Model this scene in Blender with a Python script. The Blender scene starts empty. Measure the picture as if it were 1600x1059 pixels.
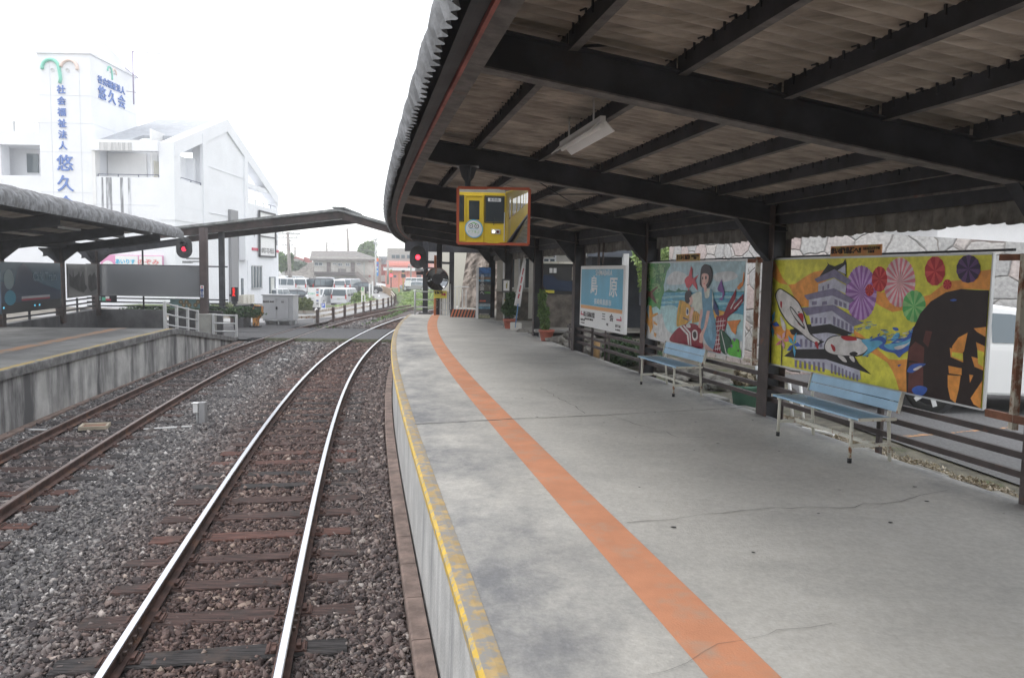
import bpy, bmesh, math, random
import numpy as np
from mathutils import Vector, Matrix, noise
from mathutils.geometry import tessellate_polygon
random.seed(7); RNG=np.random.default_rng(11)
SC=bpy.context.scene; COL=SC.collection
# ---------------------------------------------------------------- camera, world, sun
CAM_H=2.63; PIT=.08456; ROLL=.018
cd=bpy.data.cameras.new('camera'); cd.sensor_width=36; cd.lens=27.0; cd.clip_start=.05; cd.clip_end=2500
cam=bpy.data.objects.new('camera',cd); COL.objects.link(cam)
r0=Vector((1,0,0)); u0=Vector((0,math.sin(PIT),math.cos(PIT))); bk=Vector((0,-math.cos(PIT),math.sin(PIT)))
c_,s_=math.cos(ROLL),math.sin(ROLL); cr=c_*r0+s_*u0; cu=-s_*r0+c_*u0
mw=Matrix((cr,cu,bk)).transposed().to_4x4(); mw.translation=Vector((0,0,CAM_H)); cam.matrix_world=mw
SC.camera=cam
w=bpy.data.worlds.new("World"); SC.world=w; w.use_nodes=True
nt=w.node_tree; nt.nodes.clear()
out=nt.nodes.new('ShaderNodeOutputWorld'); bg=nt.nodes.new('ShaderNodeBackground'); bg2=nt.nodes.new('ShaderNodeBackground'); add=nt.nodes.new('ShaderNodeAddShader')
sky=nt.nodes.new('ShaderNodeTexSky'); sky.sky_type='NISHITA'; sky.sun_disc=False; sky.sun_elevation=math.radians(52); sky.sun_rotation=math.radians(-70)
nt.links.new(sky.outputs[0],bg.inputs[0]); bg.inputs[1].default_value=.05
bg2.inputs[0].default_value=(1.0,.985,.965,1); bg2.inputs[1].default_value=.92       # the overcast cloud layer
nt.links.new(bg.outputs[0],add.inputs[0]); nt.links.new(bg2.outputs[0],add.inputs[1]); nt.links.new(add.outputs[0],out.inputs[0])
sl=bpy.data.lights.new('sun','SUN'); sl.energy=.8; sl.angle=math.radians(25); sl.color=(1,.97,.92)
so=bpy.data.objects.new('sun',sl); COL.objects.link(so)
so.rotation_euler=(math.radians(38),0,math.radians(-70))
SC.view_settings.view_transform='Standard'; SC.view_settings.look='None'; SC.view_settings.exposure=.80; SC.view_settings.gamma=1
SC.cycles.use_denoising=True; SC.cycles.max_bounces=8; SC.cycles.diffuse_bounces=4; SC.cycles.glossy_bounces=4; SC.cycles.transparent_max_bounces=8; SC.cycles.transmission_bounces=4
# ---------------------------------------------------------------- materials
MATS={}
def mat(name,col,rough=.8,metal=0,var=.0,vscale=2.,bump=0,bscale=30.,col2=None,stain=None,sscale=1.,stretch=None,lo=.4,hi=.65,spec=None,emit=None,alpha=None,detail=6,tint=None):
    if name in MATS: return MATS[name]
    m=bpy.data.materials.new(name); m.use_nodes=True; n=m.node_tree.nodes; L=m.node_tree.links
    b=n['Principled BSDF']; b.inputs['Roughness'].default_value=rough; b.inputs['Metallic'].default_value=metal
    b.inputs['Base Color'].default_value=(*col,1)
    if spec is not None: b.inputs['Specular IOR Level'].default_value=spec
    if emit: b.inputs['Emission Color'].default_value=(*emit[:3],1); b.inputs['Emission Strength'].default_value=emit[3]
    if alpha is not None: b.inputs['Alpha'].default_value=alpha
    tc=n.new('ShaderNodeTexCoord'); src=tc.outputs['Object']
    if stretch:
        mp=n.new('ShaderNodeMapping'); mp.inputs['Scale'].default_value=stretch; L.new(src,mp.inputs[0]); ssrc=mp.outputs[0]
    else: ssrc=src
    cur=None
    if var or col2:
        t=n.new('ShaderNodeTexNoise'); t.inputs['Scale'].default_value=vscale; t.inputs['Detail'].default_value=detail; t.inputs['Roughness'].default_value=.6; L.new(ssrc,t.inputs['Vector'])
        r=n.new('ShaderNodeValToRGB'); e=r.color_ramp.elements; e[0].position=lo; e[1].position=hi
        c2=col2 if col2 else tuple(min(1,c*(1+var)) for c in col); c1=col if col2 else tuple(c*(1-var) for c in col)
        e[0].color=(*c1,1); e[1].color=(*c2,1); L.new(t.outputs[0],r.inputs[0]); cur=r.outputs[0]
    if stain:   # stain=(color,amount lo,hi,scale)
        t=n.new('ShaderNodeTexNoise'); t.inputs['Scale'].default_value=stain[3]; t.inputs['Detail'].default_value=8; t.inputs['Roughness'].default_value=.65
        if len(stain)>4:
            mp=n.new('ShaderNodeMapping'); mp.inputs['Scale'].default_value=stain[4]; L.new(src,mp.inputs[0]); L.new(mp.outputs[0],t.inputs['Vector'])
        else: L.new(src,t.inputs['Vector'])
        mr=n.new('ShaderNodeMapRange'); mr.inputs[1].default_value=stain[1]; mr.inputs[2].default_value=stain[2]; L.new(t.outputs[0],mr.inputs[0])
        mx=n.new('ShaderNodeMix'); mx.data_type='RGBA'; L.new(mr.outputs[0],mx.inputs[0])
        if cur is None: mx.inputs[6].default_value=(*col,1)
        else: L.new(cur,mx.inputs[6])
        mx.inputs[7].default_value=(*stain[0],1); cur=mx.outputs[2]
    if cur is not None: L.new(cur,b.inputs['Base Color'])
    if bump:
        t=n.new('ShaderNodeTexNoise'); t.inputs['Scale'].default_value=bscale; t.inputs['Detail'].default_value=5; L.new(ssrc,t.inputs['Vector'])
        bp=n.new('ShaderNodeBump'); bp.inputs['Strength'].default_value=bump; bp.inputs['Distance'].default_value=.02; L.new(t.outputs[0],bp.inputs['Height']); L.new(bp.outputs[0],b.inputs['Normal'])
    MATS[name]=m; return m
def flat(name,col,rough=.6,**k): return mat(name,col,rough,**k)
# ---------------------------------------------------------------- the line of the track
def _curve():
    S=np.arange(-40,160,.1); k0,k1,k2=.00192,-.00062,.00001
    def kap(s):
        s=np.clip(s,-2,36); return k0+k1*s+k2*s*s
    ks=kap(S); ks[S>44]*=.6
    i=int(np.argmin(abs(S))); th=np.cumsum(ks)*.1; th=th-th[i]+.19582
    x=-np.cumsum(np.sin(th))*.1; y=np.cumsum(np.cos(th))*.1
    return S,x-x[i]-1.09824,y-y[i],th
CS,CX,CY,CT=_curve()
def T(s): return float(np.interp(s,CS,CT))
def P(s,u,z=0):
    t=T(s); return Vector((float(np.interp(s,CS,CX))+u*math.cos(t),float(np.interp(s,CS,CY))+u*math.sin(t),z))
# ---------------------------------------------------------------- mesh builder
class MB:
    def __init__(s): s.v=[]; s.f=[]; s.m=[]; s.sm=[]
    def add(s,vs,fs,mi=0,smooth=False):
        o=len(s.v); s.v+= [tuple(v) for v in vs]; s.f+=[tuple(i+o for i in f) for f in fs]; s.m+=[mi]*len(fs); s.sm+=[smooth]*len(fs); return s
    def box(s,c,d,rz=0,mi=0,M=None):
        hx,hy,hz=d[0]/2,d[1]/2,d[2]/2
        vs=[Vector((x*hx,y*hy,z*hz)) for z in(-1,1) for y in(-1,1) for x in(-1,1)]
        R=M if M is not None else Matrix.Rotation(rz,3,'Z'); c=Vector(c)
        return s.add([R@v+c for v in vs],[(0,2,3,1),(4,5,7,6),(0,1,5,4),(2,6,7,3),(0,4,6,2),(1,3,7,5)],mi)
    def bb(s,x0,x1,y0,y1,z0,z1,mi=0): return s.box(((x0+x1)/2,(y0+y1)/2,(z0+z1)/2),(abs(x1-x0),abs(y1-y0),abs(z1-z0)),0,mi)
    def bar(s,a,b,w,h,mi=0,up=(0,0,1)):
        a=Vector(a); b=Vector(b); d=b-a; L=d.length; d=d/L; U=Vector(up); X=d.cross(U)
        if X.length<1e-4: X=d.cross(Vector((1,0,0)))
        X.normalize(); Z=X.cross(d); M=Matrix((X,d,Z)).transposed()
        return s.box((a+b)/2,(w,L,h),0,mi,M)
    def tube(s,pts,r,n=8,mi=0,caps=True,smooth=True):
        pts=[Vector(p) for p in pts]; rs=r if isinstance(r,(list,tuple)) else [r]*len(pts)
        o=len(s.v); prev=None
        for i,p in enumerate(pts):
            d=(pts[min(i+1,len(pts)-1)]-pts[max(i-1,0)]).normalized()
            X=d.cross(Vector((0,0,1)) if prev is None else prev)
            if X.length<1e-3: X=d.cross(Vector((1,0,0)))
            X.normalize(); Z=X.cross(d); prev=Z if prev is None else Z
            if prev is not None: prev=Z
            for k in range(n):
                a=2*math.pi*k/n; s.v.append(tuple(p+(X*math.cos(a)+Z*math.sin(a))*rs[i]))
        for i in range(len(pts)-1):
            for k in range(n):
                s.f.append((o+i*n+k,o+i*n+(k+1)%n,o+(i+1)*n+(k+1)%n,o+(i+1)*n+k)); s.m.append(mi); s.sm.append(smooth)
        if caps:
            s.f.append(tuple(o+k for k in range(n))[::-1]); s.m.append(mi); s.sm.append(False)
            s.f.append(tuple(o+(len(pts)-1)*n+k for k in range(n))); s.m.append(mi); s.sm.append(False)
        return s
    def lathe(s,c,prof,n=20,mi=0,smooth=True,axis='Z'):
        c=Vector(c); o=len(s.v)
        for (r,z) in prof:
            for k in range(n):
                a=2*math.pi*k/n; p=Vector((r*math.cos(a),r*math.sin(a),z))
                if axis=='Y': p=Vector((p.x,-p.z,p.y))
                if axis=='X': p=Vector((p.z,p.x,p.y))
                s.v.append(tuple(c+p))
        for i in range(len(prof)-1):
            for k in range(n):
                s.f.append((o+i*n+k,o+i*n+(k+1)%n,o+(i+1)*n+(k+1)%n,o+(i+1)*n+k)); s.m.append(mi); s.sm.append(smooth)
        return s
    def prism(s,poly,f,mi=0,t0=0,t1=1):
        """poly: 2d points; f(x,y,t) -> 3d"""
        n=len(poly); vs=[f(x,y,t0) for x,y in poly]+[f(x,y,t1) for x,y in poly]
        tr=tessellate_polygon([[Vector((x,y,0)) for x,y in poly]])
        fs=[tuple(t) for t in tr]+[tuple(i+n for i in t[::-1]) for t in tr]+[(i,(i+1)%n,(i+1)%n+n,i+n) for i in range(n)]
        return s.add(vs,fs,mi)
    def sweep(s,prof,s0,s1,ds=.5,closed=False,mi=0,smooth=False,caps=True):
        """prof: list of (u,z) or function(s)->list"""
        n=max(1,int(round((s1-s0)/ds))); o=len(s.v); k=None
        for i in range(n+1):
            a=s0+(s1-s0)*i/n; pr=prof(a) if callable(prof) else prof; k=len(pr)
            for (u,z) in pr: s.v.append(tuple(P(a,u,z)))
        for i in range(n):
            for j in range(k if closed else k-1):
                jj=(j+1)%k; s.f.append((o+i*k+j,o+i*k+jj,o+(i+1)*k+jj,o+(i+1)*k+j)); s.m.append(mi if not isinstance(mi,(list,tuple)) else mi[j]); s.sm.append(smooth)
        if closed and caps:
            m0=mi if not isinstance(mi,(list,tuple)) else mi[0]
            s.f.append(tuple(range(o,o+k))[::-1]); s.m.append(m0); s.sm.append(False)
            s.f.append(tuple(range(o+n*k,o+n*k+k))); s.m.append(m0); s.sm.append(False)
        return s
    def build(s,name,mats,parent=None,bevel=0,label=None,fix=True):
        me=bpy.data.meshes.new(name); me.from_pydata(s.v,[],s.f)
        if not isinstance(mats,(list,tuple)): mats=[mats]
        for m in mats: me.materials.append(m)
        me.polygons.foreach_set('material_index',s.m); me.polygons.foreach_set('use_smooth',s.sm)
        if fix:
            b=bmesh.new(); b.from_mesh(me); bmesh.ops.recalc_face_normals(b,faces=b.faces); b.to_mesh(me); b.free()
        me.update()
        o=bpy.data.objects.new(name,me); COL.objects.link(o)
        if parent: o.parent=parent
        if bevel:
            bv=o.modifiers.new('b','BEVEL'); bv.width=bevel; bv.segments=2; bv.limit_method='ANGLE'; bv.angle_limit=math.radians(40)
        if label: o['label']=label
        return o
def tag(o,label,cat,group=None):
    o['label']=label; o['category']=cat
    if group: o['group']=group
    return o
def thing(name,label,cat,loc=(0,0,0),rz=0,group=None):
    o=bpy.data.objects.new(name,None); COL.objects.link(o); o.location=loc; o.rotation_euler=(0,0,rz); o.empty_display_size=.2
    return tag(o,label,cat,group)
def struct(o): o['kind']='structure'; return o
KIDS={}
def copy_tree(o,parent=None,remap=None):
    c=o.copy(); COL.objects.link(c); c.parent=parent
    if remap and o.data is not None and hasattr(o.data,'materials'):
        for i,m in enumerate(o.data.materials):
            if m and m.name in remap:
                c.material_slots[i].link='OBJECT'; c.material_slots[i].material=remap[m.name]
    for ch in [x for x in bpy.data.objects if x.parent==o]: copy_tree(ch,c,remap)
    return c
def dup(o,label=None,loc=None,rz=None,remap=None):
    c=copy_tree(o,None,remap)
    if label: c['label']=label
    if loc is not None: c.location=loc
    if rz is not None: c.rotation_euler=(0,0,rz)
    return c
def text(body,size,M,material,parent=None,name='lettering',ext=.002,align='CENTER',off=0,space=1.0,sx=1.0):
    """M: 4x4 placing local XY plane (X reading direction, Z out)"""
    cu=bpy.data.curves.new('t','FONT'); cu.body=body; cu.size=size; cu.extrude=ext; cu.align_x=align; cu.align_y='CENTER'; cu.offset=off; cu.space_character=space; cu.resolution_u=3
    o=bpy.data.objects.new('t',cu); COL.objects.link(o); dg=bpy.context.evaluated_depsgraph_get(); dg.update()
    me=bpy.data.meshes.new_from_object(o.evaluated_get(dg)); bpy.data.objects.remove(o); bpy.data.curves.remove(cu)
    me.name=name; me.materials.clear(); me.materials.append(material)
    me.transform(M@Matrix.Diagonal((sx,1,1,1)))
    o=bpy.data.objects.new(name,me); COL.objects.link(o)
    if parent: o.parent=parent
    return o
def frame(origin,xdir,up=(0,0,1)):
    X=Vector(xdir).normalized(); U=Vector(up).normalized(); Z=X.cross(U).normalized()
    M=Matrix((X,U,Z)).transposed().to_4x4(); M.translation=Vector(origin); return M
def inv(par): return par.matrix_basis.inverted() if par else Matrix()
def smooth_poly(pts,k=4):
    n=len(pts); o=[]
    for i in range(n):
        p0,p1,p2,p3=pts[i-1],pts[i],pts[(i+1)%n],pts[(i+2)%n]
        for j in range(k):
            t=j/k; t2=t*t; t3=t2*t
            o.append(tuple(.5*((2*p1[a])+(-p0[a]+p2[a])*t+(2*p0[a]-5*p1[a]+4*p2[a]-p3[a])*t2+(-p0[a]+3*p1[a]-3*p2[a]+p3[a])*t3) for a in (0,1)))
    return o
# ---------------------------------------------------------------- common materials
M_conc=mat('platform_concrete',(.57,.555,.515),.85,var=.07,vscale=.9,bump=.2,bscale=60,stain=((.47,.46,.43),.5,.78,1.3,(.6,1.5,1)),detail=10)
def _plat():
    n=M_conc.node_tree.nodes; L=M_conc.node_tree.links; b=n['Principled BSDF']; src=b.inputs['Base Color'].links[0].from_socket
    at_=n.new('ShaderNodeAttribute'); at_.attribute_name='damp'; tc=n.new('ShaderNodeTexCoord')
    def nz(sc,det=10,stretch=None):
        t=n.new('ShaderNodeTexNoise'); t.inputs['Scale'].default_value=sc; t.inputs['Detail'].default_value=det; t.inputs['Roughness'].default_value=.7
        if stretch: mp=n.new('ShaderNodeMapping'); mp.inputs['Scale'].default_value=stretch; L.new(tc.outputs['Object'],mp.inputs[0]); L.new(mp.outputs[0],t.inputs['Vector'])
        else: L.new(tc.outputs['Object'],t.inputs['Vector'])
        return t.outputs[0]
    a=nz(1.3,14,(1,.7,1)); mr=n.new('ShaderNodeMapRange'); mr.inputs[1].default_value=.34; mr.inputs[2].default_value=.64; L.new(a,mr.inputs[0])
    mu=n.new('ShaderNodeMath'); mu.operation='MULTIPLY'; L.new(mr.outputs[0],mu.inputs[0]); L.new(at_.outputs['Fac'],mu.inputs[1])
    m=n.new('ShaderNodeMix'); m.data_type='RGBA'; L.new(mu.outputs[0],m.inputs[0]); L.new(src,m.inputs[6]); m.inputs[7].default_value=(.21,.215,.225,1)
    f=nz(26,12); r=n.new('ShaderNodeMapRange'); r.inputs[1].default_value=.3; r.inputs[2].default_value=.7; r.inputs[3].default_value=.28; r.inputs[4].default_value=.72; L.new(f,r.inputs[0])
    ov=n.new('ShaderNodeMix'); ov.data_type='RGBA'; ov.blend_type='OVERLAY'; ov.inputs[0].default_value=.35; L.new(m.outputs[2],ov.inputs[6]); L.new(r.outputs[0],ov.inputs[7]); L.new(ov.outputs[2],b.inputs['Base Color'])
_plat()
M_concw=mat('wall_concrete',(.50,.50,.49),.9,stain=((.10,.10,.105),.42,.62,1.0,(1.5,1.5,.3)),var=.18,vscale=2,bump=.3,bscale=40)
M_concw2=mat('pale_wall_concrete',(.47,.47,.46),.9,stain=((.24,.245,.25),.45,.72,1.0,(3,3,.25)),var=.12,vscale=3,bump=.3,bscale=40)
M_concd=mat('dark_concrete',(.13,.13,.135),.9,var=.3,vscale=2.5,bump=.3,bscale=30,stain=((.06,.06,.06),.45,.7,1.5))
M_yel=mat('yellow_paint',(.60,.40,.06),.7,stain=((.33,.30,.24),.49,.58,14),var=.12,vscale=5,bump=.3,bscale=50)
M_yelw=mat('worn_yellow_paint',(.50,.36,.17),.8,stain=((.31,.30,.28),.44,.56,13),var=.15,vscale=5)
M_org=mat('orange_paint',(.64,.29,.165),.8,var=.09,vscale=2,bump=.15,bscale=90,stain=((.50,.33,.24),.50,.75,5))
M_dark=mat('dark_steel',(.042,.043,.050),.6,var=.3,vscale=3,spec=.3,stain=((.05,.03,.025),.6,.8,2))
M_beamf=mat('flange_steel',(.13,.118,.112),.7,var=.35,vscale=8,stain=((.17,.08,.065),.6,.75,5))
M_brown=mat('brown_steel',(.065,.05,.048),.65,var=.25,vscale=4,stain=((.17,.07,.04),.6,.75,5))
M_rustline=mat('rusty_red_steel',(.40,.13,.11),.7,var=.3,vscale=3)
M_sheet=mat('old_corrugated_sheet',(.46,.40,.345),.85,var=.22,vscale=1.6,stain=((.20,.17,.145),.42,.70,2.6,(.5,7,1)),detail=9)  # dirt streaks across the sheet also paint in shade lines of the corrugation
M_eave=mat('weathered_sheet',(.21,.215,.225),.85,var=.35,vscale=7,stain=((.12,.12,.12),.5,.7,3),bump=.3,bscale=50)
M_white=mat('white_paint',(.78,.78,.78),.5,var=.03,vscale=3)
M_cream=mat('cream_rusty_paint',(.62,.60,.52),.55,stain=((.28,.12,.05),.56,.64,14))
M_rustpost=mat('peeling_cream_post',(.50,.46,.38),.7,stain=((.20,.08,.04),.46,.56,9,(1,1,.6)))
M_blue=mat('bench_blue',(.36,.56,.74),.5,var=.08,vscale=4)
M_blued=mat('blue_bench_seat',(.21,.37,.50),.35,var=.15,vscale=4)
M_grey=mat('grey_paint',(.42,.43,.44),.5,var=.05)
M_alum=mat('aluminium',(.62,.63,.64),.4,metal=.4,var=.06)
M_black=flat('black_matte',(.012,.012,.014),.5)
M_rail=mat('polished_rail',(.66,.67,.70),.25,metal=1,var=.04,vscale=40)
M_railside=mat('rusty_rail',(.10,.055,.045),.8,var=.35,vscale=6,stain=((.17,.08,.04),.55,.7,3))
M_rail2=mat('worn_rail',(.34,.28,.26),.4,metal=.7,var=.15,vscale=8)
M_asph=mat('asphalt',(.13,.13,.135),.9,var=.2,vscale=30,bump=.3,bscale=120)
M_glass=mat('window_glass',(.10,.13,.15),.08,spec=.8)
M_red=flat('red_paint',(.55,.02,.03),.5)
M_terra=mat('terracotta',(.42,.13,.09),.7,var=.12)
M_rock=mat('garden_rock',(.20,.19,.17),.9,var=.4,vscale=5,bump=.6,bscale=12)
M_leaf=mat('leaf',(.05,.10,.025),.6,col2=(.12,.20,.05),vscale=3,var=.1)
M_leafd=mat('dark_leaf',(.03,.07,.02),.6,col2=(.07,.13,.04),vscale=4,var=.1)
M_bark=mat('bark',(.09,.07,.05),.9,var=.3,vscale=8)
MURAL_A=[
('Sk',0,(0,1000,1000,1000,1000,829,8,705)),
('Cl',1,(274,818,363,890,485,841,487,754,349,719,266,736)),
('Cl',1,(748,862,887,888,940,828,835,774,750,790)),
('Is',0,(241,628,287,659,333,648,373,644,400,686,425,663,489,663,515,639,603,654,634,641,241,607)),
('Is',0,(746,654,837,676,918,677,1000,687,1000,671,746,645)),
('Se',0,(232,621,1000,679,1000,445,759,430,444,449,198,442)),
('Sl',1,(242,570,440,601,635,597,811,628,1000,625,1000,609,811,603,636,571,441,576,239,541)),
('Sl',1,(225,503,476,540,712,544,1000,579,1000,558,713,515,476,514,222,473)),
('Pt',1,(198,442,444,449,759,430,1000,445,1000,277,762,269,363,199,5,268,18,357)),
('Pc',0,(1,267,267,367,450,214,646,174,849,179,1000,176,1000,1,0,0)),
('Pt',1,(227,424,374,461,448,292,383,123,272,183)),
('Tg',0,(0,1000,288,992,303,961,262,890,246,797,229,714,241,622,214,547,199,390,149,436,99,410,47,447,3,360)),
('Tl',1,(34,923,95,944,138,859,79,794)),
('Tl',1,(155,964,242,952,216,859,167,880)),
('Tl',1,(81,708,161,732,202,651,124,604)),
('Tl',1,(106,539,176,534,168,460)),
('Tl',1,(27,771,58,794,80,730,40,685)),
('Td',1,(119,816,187,838,209,755,141,732)),
('Td',1,(21,619,63,610,77,493,21,488)),
('Td',1,(223,942,270,941,235,859)),
('Bn',0,(0,639,73,622,162,695,166,678,100,602,160,476,144,474,60,556,3,491)),
('Co',0,(64,438,93,430,112,326,171,355,181,335,109,283,120,157,88,65,76,149)),
('Co',0,(24,369,50,318,75,192,58,178,22,292)),
('Co',0,(18,117,44,111,37,34,12,33)),
('Co',0,(124,243,175,208,172,187,127,201)),
('Co',0,(138,96,170,81,156,26,139,50)),
('Co',0,(35,272,11,225,76,149,75,175)),
('Gr',1,(474,744,466,773,479,812,518,837,554,807,549,746,513,691,488,702)),
('Gr',0,(502,822,528,951,544,908,541,822)),
('Gr',0,(535,788,607,850,574,781,591,733,602,664,556,728)),
('Gr',0,(513,691,526,640,502,668)),
('Pf',0,(781,701,794,746,814,805,825,739,840,686,846,643,826,576,795,586,825,612,827,659,789,675)),
('Of',0,(943,726,967,770,982,779,990,888,1000,871,997,809,988,745,963,702,950,701)),
('Oy',0,(800,471,859,460,823,400,657,325,556,286,564,424,654,450)),
('Bn',0,(576,435,581,436,570,292,566,291)),
('Bn',0,(595,437,600,438,589,301,585,300)),
('Bn',0,(614,440,619,440,608,309,603,309)),
('Bn',0,(633,442,637,443,627,318,622,317)),
('Bn',0,(651,444,656,445,645,326,640,326)),
('Oy',1,(428,539,501,517,540,469,549,384,515,283,449,242,399,225,400,384,412,485)),
('Yd',0,(428,539,401,226,418,231,445,527)),
('Wh',1,(494,454,519,448,521,380,496,373)),
('Nv',1,(500,436,515,434,516,391,501,386)),
('Nv',0,(464,344,523,323,515,310,461,329)),
('Ws',1,(540,608,649,648,659,399,589,437,547,460,550,537)),
('Sn',1,(516,588,543,603,558,538,535,488,518,515)),
('Sn',0,(546,479,576,463,550,318,523,294,529,382)),
('Hk',1,(477,623,506,664,536,650,540,597,521,573,529,535,501,509,479,540)),
('Nv',0,(748,591,778,540,808,436,802,400,776,423,754,484)),
('Dr',0,(781,397,873,436,873,323,848,214,832,0,766,7,773,127,793,203,779,307)),
('Dr',0,(843,423,878,550,938,712,937,641,927,554,995,662,999,587,948,488,897,431,874,393)),
('Wh',0,(782,344,865,370,865,364,782,335)),
('Wh',0,(782,294,861,321,861,314,782,285)),
('Wh',0,(782,244,856,271,857,264,782,235)),
('Wh',0,(781,193,852,221,852,214,782,185)),
('Wh',0,(781,143,848,171,848,164,781,134)),
('Wh',0,(781,93,843,121,844,114,781,84)),
('Wh',0,(781,43,839,71,839,64,781,34)),
('Wh',0,(803,382,805,383,788,23,784,22)),
('Wh',0,(823,385,826,386,807,28,802,27)),
('Wh',0,(844,388,847,389,825,32,821,31)),
('Wh',0,(896,500,935,606,938,598,904,492)),
('Wh',0,(925,503,984,602,987,594,930,493)),
('Dr',1,(335,23,351,107,424,210,524,275,604,275,651,221,666,104,662,11,505,21)),
('Wh',0,(429,219,449,230,527,151,541,24,527,24,512,137)),
('Wh',0,(463,238,479,249,548,174,561,24,550,26,535,160)),
('Wh',1,(563,187,590,216,614,196,619,122,593,88,568,112)),
('Hk',1,(573,175,590,197,605,181,606,136,591,114,576,130)),
('Wh',1,(500,252,516,274,540,268,546,235,525,224,505,228)),
('Ws',1,(649,661,708,701,742,663,750,555,747,450,707,451,670,419,636,424,644,545)),
('Sn',0,(636,452,663,459,654,324,641,238,620,253)),
('Db',1,(641,685,664,691,675,594,711,603,717,694,739,663,742,518,767,377,789,220,768,36,724,58,677,143,660,223,643,276,658,417,649,546)),
('Dl',1,(686,402,715,425,748,266,751,123,721,189)),
('Sn',0,(697,450,726,453,706,296,676,180,666,76,636,79,638,173,674,253)),
('Sn',0,(678,79,724,58,768,27,766,7,695,10)),
('Hk',1,(619,758,625,908,645,954,667,968,710,942,730,889,731,816,708,725,686,700,648,702,626,730)),
('Sn',1,(635,846,667,865,699,843,698,779,678,733,660,702,641,731)),
('Sn',0,(657,732,681,733,691,669,665,649)),
('Hk',1,(669,832,681,832,682,803,670,802)),
('Hk',1,(641,824,648,824,649,798,641,798)),
('Gr',1,(653,750,668,758,665,739)),
('Of',0,(872,361,986,395,958,328,949,233,917,261,897,313)),
('Lf',1,(819,265,889,208,924,134,899,51,877,7,836,35,822,138)),
('Wh',0,(827,245,831,249,883,20,877,14)),
('Fg',1,(890,66,920,111,927,186,974,184,982,105,998,75,996,4,907,8)),
('Pf',1,(926,191,955,192,943,155)),
('Pf',1,(911,122,933,119,921,82)),
('Hk',1,(970,85,980,84,978,62,969,65)),
]
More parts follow.
